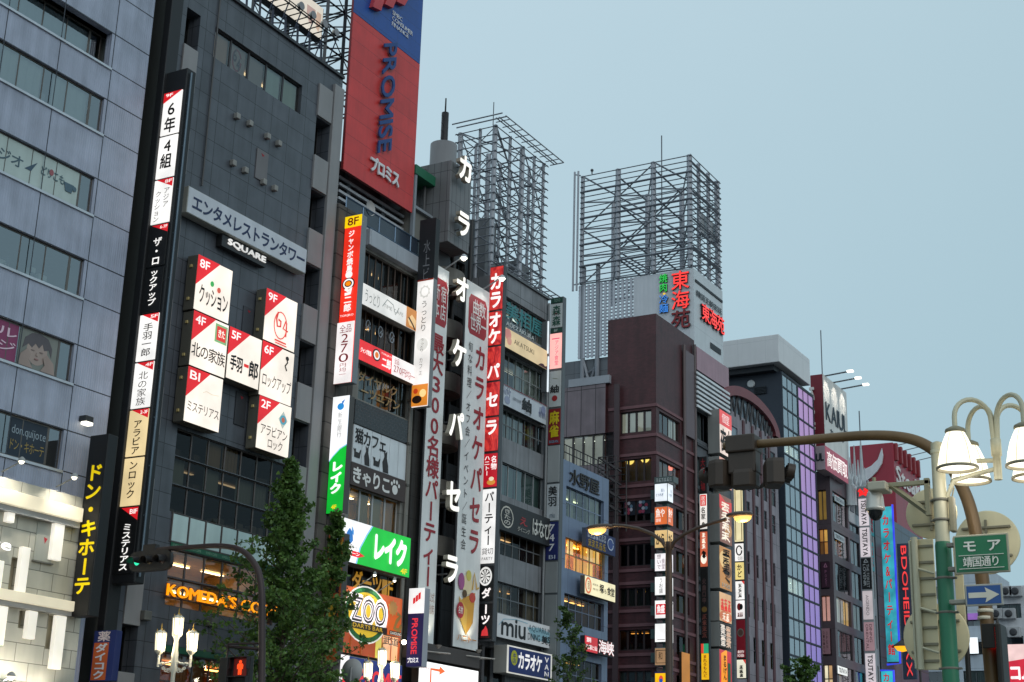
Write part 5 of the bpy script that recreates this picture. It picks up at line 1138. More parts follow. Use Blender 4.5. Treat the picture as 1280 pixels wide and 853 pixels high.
# ================================================================== building 7: brick corner house with stepped side
XC7 = fp(820, 400).x
z7 = fp(820, 392).z
brick = grid_mat('red_brick', '#52292d', .24, .085, .014, '#3e2a2c', .18, .5, rough=.5, amt=.38, bump=.3)
YB7 = sy(fp(820, 392), 760)
X7R = fp(869, 431).x-.02
b7 = Bld('brick_building', 'dark red brick corner building with glowing cube signs at its corner', XC7, X7R, W, YB7, z7, brick, brick, roof='#4a3a3a')
def s7(lx, yt, yb, rx): return SI(lx, yt, yb, rx, X=XC7)
P_ = fp(820, 392)
yA, yB2 = sy(P_, 776), W+.35
z515 = sz(fp(820, 510), 510)
rows = [(511, 538), (571, 600), (624, 650), (678, 706), (733, 757), (786, 812), (838, 862)]
for i, (yt, yb) in enumerate(rows):
    zt_, zb_ = fp(820, yt).z, fp(820, yb).z
    kw = [dict(gl=G_STD, inner='glow', curt=('*dbe2da:0.34', '*d6ddd6:0.30', '*e4e2d0:0.38'), lamp='*f0e8c8:1.2'), dict(gl=G_CLEAR, inner='dark', lamp='*ffc868:2.4', wallc='#8a6432'), dict(gl=G_DARK, inner='dark'), dict(gl=G_DARK, inner='dark', wallc='#2c2624'), dict(gl=G_DARK, inner='mixed', curt='#6a7070', lamp='*ffc060:0.6', wallc='#4a3424'), dict(gl=G_DARK, inner='clutter', lamp='*ffb050:1.0', wallc='#3a1c10'), dict(gl=G_STD, inner='blind', curt='#b0b4b0')][i]  # first row: glowing sheets added in place of pale lit blinds
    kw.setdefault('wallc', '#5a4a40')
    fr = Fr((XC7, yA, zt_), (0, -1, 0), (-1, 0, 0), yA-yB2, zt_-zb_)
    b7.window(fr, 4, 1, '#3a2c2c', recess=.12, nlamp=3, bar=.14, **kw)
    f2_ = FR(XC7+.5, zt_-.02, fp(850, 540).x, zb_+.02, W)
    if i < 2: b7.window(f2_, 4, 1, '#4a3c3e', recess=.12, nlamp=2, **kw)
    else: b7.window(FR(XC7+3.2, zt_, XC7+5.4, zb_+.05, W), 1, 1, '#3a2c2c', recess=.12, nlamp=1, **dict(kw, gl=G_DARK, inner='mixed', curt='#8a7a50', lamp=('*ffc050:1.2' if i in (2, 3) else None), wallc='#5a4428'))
    for mbx, nm in ((zt_+.28, 'string_course'), (zb_-.28, 'string_course')):
        m = MB(); m.box((XC7-.07, W-.07, mbx-.1), (X7R, W, mbx+.1)); m.box((XC7-.07, W, mbx-.1), (XC7, YB7-.1, mbx+.1)); m.build(nm, grid_mat('brick_band', '#7a5458', 9, 9, 0, var=0, rough=.7), b7.root)
b7.finish()
# lamps seen in the lit corner rooms
for i, (px, py) in enumerate(((788, 575.5), (807, 573))):
    P = xp(px, py, XC7+.5); t = thing('globe_lamp', ['round yellow globe lamp in the lit window, left of two', 'round yellow globe lamp in the lit window, nearer the brick corner'][i], 'lamp', P)
    m = MB(); m.ball(P, .34, 16, 10); m.build('globe', '*ffdf70:1.5', t); m = MB(); m.bar(P, P+Vector((0, 0, .5)), .02); m.build('cord', '#222222', t)
for i, (px, py) in enumerate(((826, 573.5), (833.5, 578), (838, 582))):
    P = fp(px, py, W+.45); t = thing('paper_lantern', ['glowing paper lantern in the corner window nearest the brick edge', 'glowing paper lantern in the corner window, middle of three', 'glowing paper lantern in the corner window, farthest of three'][i], 'lamp', P, 'lanterns in the corner window')
    m = MB(); m.ball(P, .3, 14, 10, 1.25); m.build('lantern', '*ff8a70:1.6', t); m = MB(); m.bar(P, P+Vector((0, 0, .55)), .02); m.build('cord', '#222222', t)
# posters in the third row of windows
for i, (l, r) in enumerate(((779, 793.5), (796, 813))):
    f = s7(l, 625 if i == 0 else 623, 645 if i == 0 else 643, r); f = f.out(-.05)
    sign('window_poster', ['dark poster of pink and white flowers in the brick side window, left', 'dark poster of red flowers in the brick side window, right'][i], f, .02, '#1a1d28', '#1c2030', [('e', .25+.22*(k % 3), .25+.2*(k//2), .12, .11, ('#b0486a', '#c8c4d0', '#6a88a0', '#a83a50')[(k+i) % 4]) for k in range(8)], cat='poster')
# stepped lower back part of the side
z7b = xp(760, 480, XC7).z; YB8 = sy(xp(760, 482, XC7), 690)
b7b = Bld('mauve_panel_block', 'mauve panelled back block joined to the brick corner building', XC7-.25, X7R, YB7+.02, YB8, z7b, brick, grid_mat('mauve_panel', '#7d7076', 1.1, 30, .05, '#2f2a2d', .05, rough=.5, amt=.32))
for yt, yb, bl in ((547, 585, 'curtain'), (611, 640, 'dark'), (667, 697, 'dark')):
    P = xp(703, yt, XC7-.25); f = SI(703, yt, yb, 766.5, X=XC7-.25)
    b7b.window(f, 5, 1, '#3f383b', G_CLEAR if bl == 'curtain' else G_DARK, 'glow' if bl == 'curtain' else bl, recess=.1, curt=('*dbe2da:0.36', '*d6ddd6:0.32', '*e0e4d8:0.4'), wallc='#8a8a84', bar=.12, lamp='*e8f0e0:0.8' if bl == 'curtain' else None, nlamp=5)  # top row: glowing sheets added in place of blinds lit from indoors
b7b.finish()
m = MB(); yq = sy(xp(772, 500, XC7), 772)
for (pa, pb) in ((770, 776),):
    m.box((XC7-.35, sy(xp(771, 500, XC7), 777), 0), (XC7-.26, sy(xp(771, 500, XC7), 770.5), z7b-.2))
m.build('pilaster', '#4b3a3e', b7b.root)
# outside stair cage in front of the mauve block
f = SI(748, 572, 640, 770, X=XC7-2.2); t = thing('fire_escape', 'thin dark fire escape stair in front of the mauve panels', 'stairs', f.p(.5, 1))
m = MB()
for a in (0, .5, 1): m.bar(f.p(a, 0), f.p(a, 1.3), .07); m.bar(f.p(a, 0, -1.6), f.p(a, 1.3, -1.6), .07)
for k in range(9): b_ = k/8; m.bar(f.p(0, b_), f.p(1, b_), .05); m.bar(f.p(0, b_, -1.6), f.p(1, b_, -1.6), .05); m.bar(f.p(0, b_), f.p(0, b_, -1.6), .05)
m.build('frame', '#2b2629', t)
m = MB()
for k in range(4): m.bar(f.p(0, k/4), f.p(1, (k+1)/4), .09); m.bar(f.p(0, k/4, -.8), f.p(1, (k+1)/4, -.8), .09)
m.build('flight', '#332d30', t)
# pipes and pilaster on the brick front
m = MB()
for px in (853, 866.5): x = fp(px, 500).x; m.tube([(x, W-.15, fp(px, 432).z), (x, W-.15, .2)], .11, 8)
m.build('drain_pipe', '#6a5c5c', b7.root)
f = FA(854, 438, 468, 864.5, W); m = MB(); m.bbox(f.p(0, 0, .2), f.p(1, 3.5, 0), .02); m.build('duct_box', '#6e6065', b7.root)
f = FA(852, 815, 870, 862, W-.25); 
sign('hanging_strip', 'orange lit strip between the drain pipes low on the brick front', f, .2, '#3a2a20', '*d88a30:0.5', [])
# cube signs
Xq = fp(818, 610, W-.35)
cubes = [(605, 628, '*eef4fa:0.97', [('t', '風ら', .5, .3, .8, .5, '#3f78a8'), ('t', 'くつろぎ', .1, .55, .7, .72, '#3f78a8', {'bold': .02})]), (634, 657, '*e8733c:0.85', [('t', '魚や', .12, .12, .8, .6, '*fbeee4:0.95', {'bold': .03}), ('t', '酒場', .1, .65, .5, .85, '*fbeee4:0.9')]), (663, 686, '*efc888:0.85', [('t', 'から', .12, .2, .8, .85, '#1a140e', {'bold': .045})]), (692, 715, '*fbf4f6:0.97', [('v', '想いで', .2, .06, .5, .9, '#7a4a5a'), ('v', '食堂', .55, .3, .8, .9, '#b08a98')]), (721, 745, '*fbf8f6:0.97', [('v', 'うお盛', .35, .08, .65, .9, '#4a4a4a')]), (750.5, 774, '*fbf4f2:0.97', [('r', .12, .22, .84, .78, '*d8202c:0.85'), ('t', '魚盛', .2, .28, .78, .72, '*fbf4f2:0.95', {'bold': .04}), ('p', [(.8, .1), (.9, .1), (.85, .2)], '#333333')]), (779.5, 803.5, '*fdfaf8:1.0', [('l', [(.2, .86), (.8, .86)], .04, '#b8a8a4')]), (810, 832.5, '*b8906a:0.62', [('t', '和', .3, .25, .62, .7, '#2a1c10'), ('l', [(.12, .15), (.86, .15), (.86, .85), (.12, .85), (.12, .15)], .05, '#5a4430')]), (840, 864, '*ffc414:0.9', [('r', 0, 0, 1, .08, '#2a3a8a'), ('e', .5, .4, .16, .2, '*e0503c:0.9'), ('e', .5, .48, .14, .12, '*2a5ab0:0.8')])]
names = ['white cube sign with blue writing, top of the corner stack', 'orange cube sign with white brush writing on the brick corner', 'sand coloured cube sign with black brush writing on the brick corner', 'white cube sign with purple thin writing behind the street lamp', 'white cube sign with one column of small grey kana', 'white cube sign with a red square stamp', 'blank white cube sign above the wooden one', 'wood brown cube sign with a dark frame', 'yellow cube sign with a blue top, lowest of the stack']
ct = thing('cube_sign_pole', 'grey steel spine that holds the cube signs at the brick corner', 'sign pole', (Xq.x+.6, W-.7, 8))
m = MB(); m.box((Xq.x+.35, W-1.1, 3), (Xq.x+.75, W-.75, fp(819, 598, W-1).z)); m.build('spine', '#4f6260', ct)
m = MB()
for (a, b_, c, d) in cubes: zc = sz(Xq, (a+b_)/2); m.box((Xq.x+.4, W-.8, zc-.3), (Xq.x+.7, W+.1, zc+.3)); 
m.build('arm', '#4f6260', ct)
f = Fr((Xq.x, W-.35, sz(Xq, 597)), (0, -1, 0), (-1, 0, 0), 1.35, .42)
t = sign('name_plate', 'grey plate with small white letters on top of the cube signs', f, .8, '#6a7472', '#5a6664', [brush(6, .08, .2, .92, .8, .03, '#d0d6d4', 77, False)])
for (yt, yb, base, its), nm in zip(cubes, names):
    zt_, zb_ = sz(Xq, yt), sz(Xq, yb)
    f = Fr((Xq.x, W-.35, zt_), (0, -1, 0), (-1, 0, 0), sy(Vector((Xq.x, W, zt_)), 834.5)*-1+W-.35, zt_-zb_)
    t = sign('cube_sign', nm, f, 0.85, '#7a8684', base, its, group='cube signs stacked at the brick corner', margin=.04)
    g2 = Fr((Xq.x, f.p(1, 0).y, zt_), (1, 0, 0), (0, -1, 0), 0.85, zt_-zb_)
    m = MB(); m.fbox(g2, .03, .03, .97, .97, .001, .012); m.build('face', base, t); items(t, g2, its, .02)

# ================================================================== building 8: pink and louvred top with the white roof sign
X8, X8R = X7R+.05, fp(911, 470).x
z8 = fp(870, 432).z
b8 = Bld('pink_topped_building', 'grey building with pink top panel and white louvres', X8, X8R, W, W+14, z8, grid_mat('grey_cladding', '#666a70', 1.6, 1.2, .03, '#33353a', .05, rough=.5, amt=.2))
for yt, yb in ((512, 548), (570, 606), (628, 664), (684, 720), (738, 772), (792, 826)):
    b8.window(b8.front(871, yt, yb, 891), 4, 1, '#3c4046', G_STD, 'mixed', curt='#8fa0aa', recess=.12)
    m = MB(); f = b8.front(870, yt-3, yb+6, 893); m.bbox(f.p(0, .97, .12), f.p(1, 1.05, 0), .01); m.build('window_sill', '#44474c', b8.root)
b8.finish()
f = FA(870, 433, 462, 910, W-.05); m = MB(); m.bbox(f.p(0, 0, .06), f.p(1, 1, 0), .02); m.build('pink_panel', grid_mat('pink_ribbed', '#a98590', 900, 900, 0, var=0, ridge=.3, rough=.45), b8.root)
f = FA(870, 464, 511, 911, W-.3)
for k in range(8): m = MB(); m.bbox(f.p(0, k/8+.01, .1), f.p(1, k/8+.075, 0), .01); m.build('louvre', '#e4e8ec', b8.root)
m = MB(); m.fbox(f, 0, 0, 1, 1, -.28, -.2); m.build('louvre_back', '#2e3135', b8.root)
f = FA(869, 496, 512, 893, W-.12)
# white roof sign: front panel, solid and slatted side
f = FA(867, 335, 432, 903, W-.02)
X9 = f.o.x; zt9, zb9 = f.o.z, f.o.z-f.h
Yb9 = sy(xp(792, 346, X9), 792); Yc9 = sy(xp(723, 360, X9), 723)
rs = thing('roof_sign', 'white roof sign with red glowing kanji and a slatted side', 'sign', (X9+f.w/2, W, zb9))
wm = grid_mat('white_ribbed', '#c9ccd2', 900, 900, 0, var=0, ridge=.35, rough=.45, amt=.1)
m = MB(); m.box((X9, W-.02, zb9), (X9+f.w, W+.3, zt9)); m.build('front_panel', grid_mat('white_sheet', '#cfd4d8', 3.2, 9, .02, '#a8adb2', .02, rough=.4, amt=.08), rs)
m = MB(); m.box((X9-.02, W+.3, zb9), (X9+.3, Yb9, zt9)); m.build('side_panel', wm, rs)
FL = Fr((X9-.05, Yc9, zt9), (0, -1, 0), (-1, 0, 0), Yc9-Yb9, zt9-xp(723, 449, X9-.05).z)
m = MB(); m2 = MB()
ns = 13
for i in range(ns): a = (i+.2)/ns; m.fbox(FL, a, 0, a+.5/ns, 1, -.1, 0)
m.build('slat', '#b9bdc6', rs)
for k in range(22): m2.fbox(FL, 0, k/22+.008, 1, k/22+.026, -.16, -.1)
m2.build('slat_rail', '#a4a8b2', rs)
f2_ = Fr((X9-.03, sy(xp(830, 345, X9), 824.5), xp(826, 345, X9).z), (0, -1, 0), (-1, 0, 0), 0, 0)
def side_text(txt, px0, py0, px1, py1, mat, bold=.03, ext=.12, vertical=True):
    P = xp(px0, py0, X9-.03); z1 = sz(P, py1); y1 = sy(P, px1)
    f = Fr(P, (0, -1, 0), (-1, 0, 0), P.y-y1, P.z-z1)
    m = MB(); m.text(f, txt, 0, 0, 1, 1, .02, bold=bold+.012, ext=.1, vertical=vertical); m.build('letter_backing', '#5a2024' if 'ff3a' in mat else '#3a4044', rs)
    m = MB(); m.text(f, txt, 0, 0, 1, 1, .14, bold=bold, ext=0, vertical=vertical); m.build('lettering', mat, rs); return f
side_text('焼肉', 825, 344, 835, 367, '*28c84a:0.8', .012)
fe = side_text('冷麺', 825, 370, 836, 393, '*3a86e0:0.8', .012)
m = MB(); m.ell(fe, .5, -.06, .12, .05, 0, .08); m.build('emblem', '*f0c820:0.9', rs)
side_text('東海', 840, 341, 862, 390, '*ff3a34:1.0', .01, .16)
side_text('苑', 840, 390, 863, 414, '#8a2228', .014, .16)
g_ = FA(875, 378, 400, 903, W-.05)
m = MB(); m.text(g_, '東海苑', 0, 0, 1, 1, .02, bold=.03, ext=.12); m.build('letter_backing', '#5a2024', rs)
m = MB(); m.text(g_, '東海苑', 0, 0, 1, 1, .16, bold=.012); m.build('lettering', '*ff3a34:1.0', rs)
g_ = FA(869, 349, 355, 903, W-.05); m = MB(); m.fbox(g_, 0, .0, 1, .5, 0, .03); m.build('dark_band', '#22242a', rs)
g_ = FA(870, 362, 370, 902, W-.05); m = MB(); m.text(g_, '韓国王朝宮廷', 0, 0, 1, 1, .03, bold=.02); m.build('lettering', '#24262c', rs)
g_ = FA(888, 428, 435, 901, W-.05); m = MB(); m.fbox(g_, 0, 0, 1, 1, 0, .02); m.build('dark_band', '#22242a', rs)
# legs under the slatted side, and the beam on the mauve block
m = MB(); zl = xp(740, 482, X9-.05).z
for y in (Yc9-.4, Yb9+3.0): m.tube([(X9+.1, y, z7b), (X9+.1, y, zt9+1.5)], .18, 8)
m.bar((X9+.1, Yc9-.4, FL.p(0, 1).z), (X9+.1, Yb9+3, z7b), .18); m.bar((X9+.1, Yc9-.4, z7b+.2), (X9+.1, Yb9+3, FL.p(0, 1).z), .12); m.bar((X9+.1, Yc9-.4, z7b+3), (X9+.1, Yb9+3, z7b+3.6), .08)
m.build('leg', '#8c9098', rs)
m = MB(); m.box((XC7-.3, sy(xp(713, 485, XC7), 713), z7b), (X9+.6, sy(xp(764, 478, XC7), 764), z7b+.55)); m.build('base_beam', '#a0a4ac', rs)
# steel tower above it
A = fp(863, 193, W+.1); X_r = sx(A, 899); Yb = sy(A, 728)
zt, zb = A.z, zt9+.1
tw = thing('sign_scaffold', 'tall empty steel sign scaffold above the white roof sign', 'steel frame', ((A.x+X_r)/2, W, zb))
L, D = X_r-A.x, Yb-A.y
for v in (0, .33, .66, 1.0):
    for x in (A.x+.15, X_r-.15):
        m = MB(); m.tube([(x, A.y+.15+D*v*.985, zb), (x, A.y+.15+D*v*.985, zt)], .22 if v in (0, .33, .66) else .16, 8); m.build('post', steel, tw)
for u in (.33, .66): m = MB(); m.tube([(A.x+L*u, A.y+.15, zb), (A.x+L*u, A.y+.15, zt)], .16, 8); m.build('post', steel, tw)
nl = 20; dz = (zt-zb-.2)/nl
for k in range(nl+1):
    z = zt-.1-k*dz; m = MB(); w_ = .13 if k in (3, 8, 13, 17) else .065
    m.bar((A.x-.05, A.y-.1, z), (A.x-.05, Yb+.12, z), w_); m.bar((A.x-.1, A.y-.05, z), (X_r+.1, A.y-.05, z), w_)
    m.bar((X_r+.05, A.y, z), (X_r+.05, Yb, z), .07)
    m.build('rail', steel_d, tw)
m = MB()
for k in range(4):
    z0, z1 = zb+(zt-zb)*k/4, zb+(zt-zb)*(k+1)/4
    for j in range(3):
        y0, y1 = A.y+D*j/3, A.y+D*(j+1)/3
        for x in (A.x+.2, X_r-.2): m.bar((x, y0, z0 if (j+k) % 2 else z1), (x, y1, z1 if (j+k) % 2 else z0), .09)
        m.bar((A.x, y0, z1-.6), (X_r, y0, z1-.6), .13); m.bar((A.x, y0, z0), (X_r, y0, z1), .09); m.bar((A.x, y0, z1), (X_r, y1, z1), .08)
    m.bar((A.x, Yb, z0), (X_r, Yb, z1), .09)
m.build('bracing', steel_d, tw)
m = MB()
for o in (.3, .62): m.tube([(A.x-.1, Yb+o, zb-.5), (A.x-.1, Yb+o, zt+.4)], .09, 6)
m.bar((A.x-.1, Yb+.1, zt), (A.x-.1, Yb+.65, zt+.2), .08); m.bar((A.x-.1, Yb+.1, zb), (A.x-.1, Yb+.65, zb), .08); m.build('edge_rail', steel, tw)
P_ = fp(789, 210, W+.1); yy = sy(A, 789); m = MB(); m.tube([(X_r, yy, zt-6), (X_r, yy, zt+5.0)], .05, 6); m.build('lightning_rod', '#5a5f66', tw)
q = FA(873, 262, 287, 895, W+.6); m = MB(); m.bbox(q.p(0, 0, 0), q.p(1, 1, -.15), .02); m.build('blank_panel', '#bfc4c8', tw)
P_ = xp(740, 213, A.x); m = MB(); m.ball((A.x, sy(xp(740, 217, A.x), 740), zt+.3), .13, 10, 6); m.bar((A.x, sy(xp(740, 217, A.x), 740), zt), (A.x, sy(xp(740, 217, A.x), 740), zt+.4), .08); m.build('beacon', '#4a4e54', tw)

# narrow projecting signs of building 8
def column(label, lx, yt, yb, rx, boxes, Y=W-.25, case='#2a2b2e', X=None, name='vertical_sign', group=None, thick=.38):
    f = SI(lx, yt, yb, rx, Y) if X is None else SI(lx, yt, yb, rx, X=X)
    H = lambda y: (f.o.z-sz(f.o, y))/f.h
    root = thing(name, label, 'sign', f.p(.5, 1), group)
    m = MB(); m.bbox(f.p(-.03, -.003, -thick), f.p(1.04, 1.003, -.03), .03); m.build('casing', case, root)
    for y0, y1, base, its in boxes:
        g_ = f.sub(0, H(y0), 1, H(y1)); m = MB(); m.bbox(g_.p(.02, .006, -.03), g_.p(.98, .994, .02), .01); pn = m.build('name_box', base, root); n_ = .03
        for it in its:
            m = MB()
            if it[0] in 'vt': m.text(g_, it[1], *it[2:6], n_, vertical=it[0] == 'v', **(it[7] if len(it) > 7 else {})); m.build('lettering', it[6], pn)
            elif it[0] == 'L':
                for q in it[1]: m.line(g_, q, it[2], n_-.01, n_)
                m.build('lettering', it[3], pn)
            elif it[0] == 'e': m.ell(g_, *it[1:5], n_-.01, n_); m.build('emblem', it[5], pn)
            elif it[0] == 'r': m.fbox(g_, *it[1:5], n_-.01, n_); m.build('emblem', it[5], pn)
            elif it[0] == 'l': m.line(g_, it[1], it[2], n_-.01, n_); m.build('emblem', it[3], pn)
            else: m.prism(g_, it[1], n_-.01, n_); m.build('emblem', it[2], pn)
            n_ += .004
    return root
def scrib(n, x0, y0, x1, y1, w, mat, seed):
    r = random.Random(seed); return ('l', [(x0+(x1-x0)*r.random(), y0+(y1-y0)*(i+.5*r.random())/n) for i in range(n)], w, mat)
column('slim column of dark and lit name boxes with an orange foot, beside the brick pipes', 874, 572, 852, 883, [
  (572, 617, '#221c1e', [('v', '大衆酒場', .2, .05, .8, .95, '#a82a30', {'bold': .02})]), (618, 662, '*f6efe8:0.9', [('r', .1, .03, .9, .34, '*e03a34:0.85'), ('v', '居酒', .24, .06, .76, .32, '*f6efe8:0.9'), ('v', '名家', .2, .38, .8, .74, '#2a2420', {'bold': .03}), ('e', .5, .86, .2, .06, '#c8b8a8')]),
  (665, 709, '*d86848:0.75', [brush(3, .25, .03, .75, .5, .06, '*f8e8d8:0.85', 3), ('e', .5, .78, .4, .14, '*fff2e0:1.0'), ('l', [(.3, .58), (.6, .62), (.5, .7), (.7, .74)], .25, '#241812')]),
  (711, 800, '#191718', [('v', '火曲口中', .25, .14, .75, .5, '#7a5a58', {'bold': .02}), ('e', .5, .58, .36, .04, '#8a6a34'), brush(4, .2, .64, .8, .98, .05, '#a05a50', 5)]),
  (805, 817, '#2f9a68', [('r', 0, 0, .35, 1, '*e84838:0.8'), ('r', .35, 0, .98, 1, '*38b884:0.7')]), (817, 850, '*f8c020:0.9', [('v', 'まれろもんど', .28, .06, .74, .92, '#c03a28', {'bold': .03})])])
# large picture boards along the front of building 8
for i, (yt, yb, base, its, nm) in enumerate((
  (511, 566, '*f0d8cc:0.9', [('r', 0, 0, 1, .34, '*e05050:0.85'), ('t', '個室', .2, .06, .8, .28, '*f8e8e4:0.9'), ('v', '夜', .05, .42, .5, .95, '#231a18', {'bold': .05}), ('v', '火', .5, .4, .95, .9, '#231a18', {'bold': .05})], 'lit picture board with red top and black brush kanji'),
  (570, 606, '*e8a898:0.8', [brush(2, .12, .06, .9, .94, .12, '*f4e4d8:0.9', 8)], 'pinkish lit picture board half behind the traffic lights'),
  (617, 677, '*8a5a4a:0.7', [('p', [(.0, .0), (.5, .12), (1, .08), (1, .3), (.4, .36), (0, .28)], '*d8403c:0.7'), ('e', .7, .7, .28, .14, '*c89058:0.7'), brush(4, .12, .12, .8, .95, .11, '*f4e6d4:0.85', 10)], 'brown food picture board with white brush strokes'),
  (681, 735, '*c88a48:0.7', [('e', .4, .3, .4, .2, '*e8c080:0.75'), ('e', .65, .55, .3, .16, '*8a5a2c:0.6'), brush(3, .2, .04, .85, .62, .10, '#3a2414', 11), ('l', [(.35, .6), (.75, .62), (.45, .72), (.8, .8)], .22, '#2a1a12'), brush(4, .1, .86, .8, .95, .04, '#f0e8d8', 12, False)], 'golden food picture board with a dark curl'),
  (739, 776, '*e0b080:0.8', [('e', .5, .8, .5, .2, '*d87848:0.75'), brush(3, .08, .2, .95, .62, .10, '*d83c34:0.85', 13, False), brush(2, .2, .68, .8, .95, .06, '*f8ecd8:0.9', 14, False)], 'cream food picture board with red brush writing'),
  (777, 808, '#3a2c28', [brush(4, .08, .06, .5, .95, .08, '*e8dcd0:0.7', 15), brush(4, .52, .1, .95, .98, .08, '*d8b8a0:0.7', 16)], 'dark picture board dense with pale brush writing'),
  (811, 862, '*c8283a:0.8', [('p', [(.15, .1), (.5, 0), (.62, .0), (.62, 1), (.12, 1)], '*f8981c:0.95'), ('v', 'まるげん', .3, .12, .56, .75, '#23160e', {'bold': .05}), ('r', .66, .3, .9, .9, '#3a7a5a')], 'orange and red picture board, lowest of the front boards'))):
    f = FA(899, yt, yb, 914, W-1.0)
    sign('picture_board', nm, f, .9, '#8f8f8c', base, its, group='picture boards on the front of the pink topped building', margin=.03)
# ================================================================== building 9: arched mauve building
X9a, X9b = X8R+.05, fp(971, 545).x
z9 = fp(914, 513).z
b9 = Bld('arched_building', 'mauve grey building with red pilasters and a big arched top', X9a, X9b, W, W+14, z9, grid_mat('mauve_stone', '#918890', 2.2, 1.75, .03, '#4a444c', .07, rough=.55, amt=.35))
cols9 = (930, 941, 951.5, 961.5)
for r_, (yt, yb) in enumerate(((540, 560), (572, 612), (622, 648), (684, 716), (738, 770), (790, 826))):
    for c_, px in enumerate((934, 945, 955.5, 966)):
        dy = (px-934)*(1059-yt)/(1758-px)*.98
        b9.window(b9.front(px-3.3, yt+dy+3, yb+dy, px+3.1), 1, 2, '#5a5058', G_DARK, 'mixed' if (r_+c_) % 3 else 'dark', curt='#c8a870', recess=.05, wallc='#5a4a3c', lamp='*ffc880:0.9' if (r_*3+c_) % 5 == 0 else None, nlamp=1, bar=.1)
b9.window(b9.front(913.5, 531, 548, 922), 1, 1, '#3a3436', G_CLEAR, 'dark', lamp='*ffe860:8', wallc='#d8c060', nlamp=1, recess=.15, depth=1.2)
b9.finish(.12)
for px in cols9:
    m = MB(); x = fp(px, 600).x; zt_ = fp(px, 527+(px-930)*.62).z
    m.bbox((x-.2, W-.1, .2), (x+.2, W, zt_), .03); p_ = m.build('pilaster', '#5a3238', b9.root)
# arch
xa0, xa1 = fp(910, 500).x-2.0, X9b; xm = (xa0+xa1)/2; ra = (xa1-xa0)/2; zsp = fp(971, 549).z
ha = fp(926, 488).z-zsp+.2
arch = thing('arched_gable', 'red rimmed arched gable glazed with zigzag bars', 'gable', (xm, W, z9))
def arc(rx, rz, n0, n1, seg=40): return [(xm-rx*math.cos(math.pi*i/seg), zsp+rz*math.sin(math.pi*i/seg)) for i in range(seg+1)]
m = MB(); O = arc(ra, ha, 0, 0); I = arc(ra-1.0, ha-.75, 0, 0)
for i in range(40):
    (ax, az), (bx, bz), (cx__, cz), (dx_, dz_) = O[i], O[i+1], I[i+1], I[i]
    V = [(ax, W-.3, az), (bx, W-.3, bz), (cx__, W-.3, cz), (dx_, W-.3, dz_), (ax, W+.1, az), (bx, W+.1, bz), (cx__, W+.1, cz), (dx_, W+.1, dz_)]
    m.add(V, [(3, 2, 1, 0), (4, 5, 6, 7), (0, 1, 5, 4), (2, 3, 7, 6)])
m.build('rim', paint('#7c3a40', .5), arch)
m = MB(); m.add([(x, W+.08, z) for x, z in I]+[(I[-1][0], W+.08, z9-2), (I[0][0], W+.08, z9-2)], [tuple(range(42, -1, -1))]); m.build('glazing', paint('#7d8c98', .12), arch)
m = MB(); k = 12
for i in range(k):
    a, b_ = I[3+i*34//k], I[3+(i+1)*34//k]; lo = z9-.3
    mid = ((a[0]+b_[0])/2, max(lo, min(a[1], b_[1])-3.6))
    m.bar((a[0], W+.0, a[1]), (mid[0], W+.0, mid[1]), .11); m.bar((b_[0], W+.0, b_[1]), (mid[0], W+.0, mid[1]), .11)
m.build('zigzag_bar', '#33363c', arch)
m = MB(); m.add([(x, W-.02, z) for x, z in ((xa0, z9-.3), (xa1, z9-.3), (xa1, zsp), (I[-1][0]+.1, zsp), (I[-1][0]-.5, z9+.2), (I[0][0], z9+.2))], [(0, 1, 2, 3, 4, 5)]) 
column('slim lit column of cream and white name boxes before the mauve building', 917, 607, 848, 928, [
  (607, 678, '*f2e4b4:0.86', [('l', [(.16, .03), (.84, .03), (.84, .97), (.16, .97), (.16, .03)], .06, '#c8a860')]), (680, 702, '*faf6f2:0.95', [('l', [(.5+.3*math.cos(a*.5), .4+.26*math.sin(a*.5)) for a in range(13)], .1, '#4a4644'), ('t', 'なお', .3, .72, .9, .95, '#2a2624')]), (703.5, 725, '*f4dc8c:0.9', [('v', 'かど', .25, .1, .75, .9, '#1d1812', {'bold': .04})]), (727, 750, '*faf6f2:0.95', [brush(3, .3, .12, .72, .92, .05, '#8a8480', 21), ('p', [(.7, 0), (1, 0), (1, .2)], '*e03a34:0.85')]), (751, 774, '*faf4f2:0.95', [('e', .4, .35, .24, .2, '#b82a2c'), ('e', .62, .35, .18, .16, '#1d1a1a'), brush(3, .2, .66, .8, .9, .04, '#d07068', 22, False)]),
  (775, 823, '#a8182c', [('e', .5, .34, .36, .11, '#8a8078'), ('e', .5, .34, .26, .08, '#6a4a40'), ('t', '創作', .15, .80, .85, .88, '*f4e0dc:0.8', {'bold': .03}), ('t', '101B', .15, .90, .85, .97, '*f4e0dc:0.8', {'bold': .03})]), (825, 848, '*f6f0d8:0.92', [brush(3, .3, .3, .7, .96, .05, '#7a7468', 23), ('p', [(.7, 0), (1, 0), (1, .25)], '*e03a34:0.85')])], Y=W-.4)

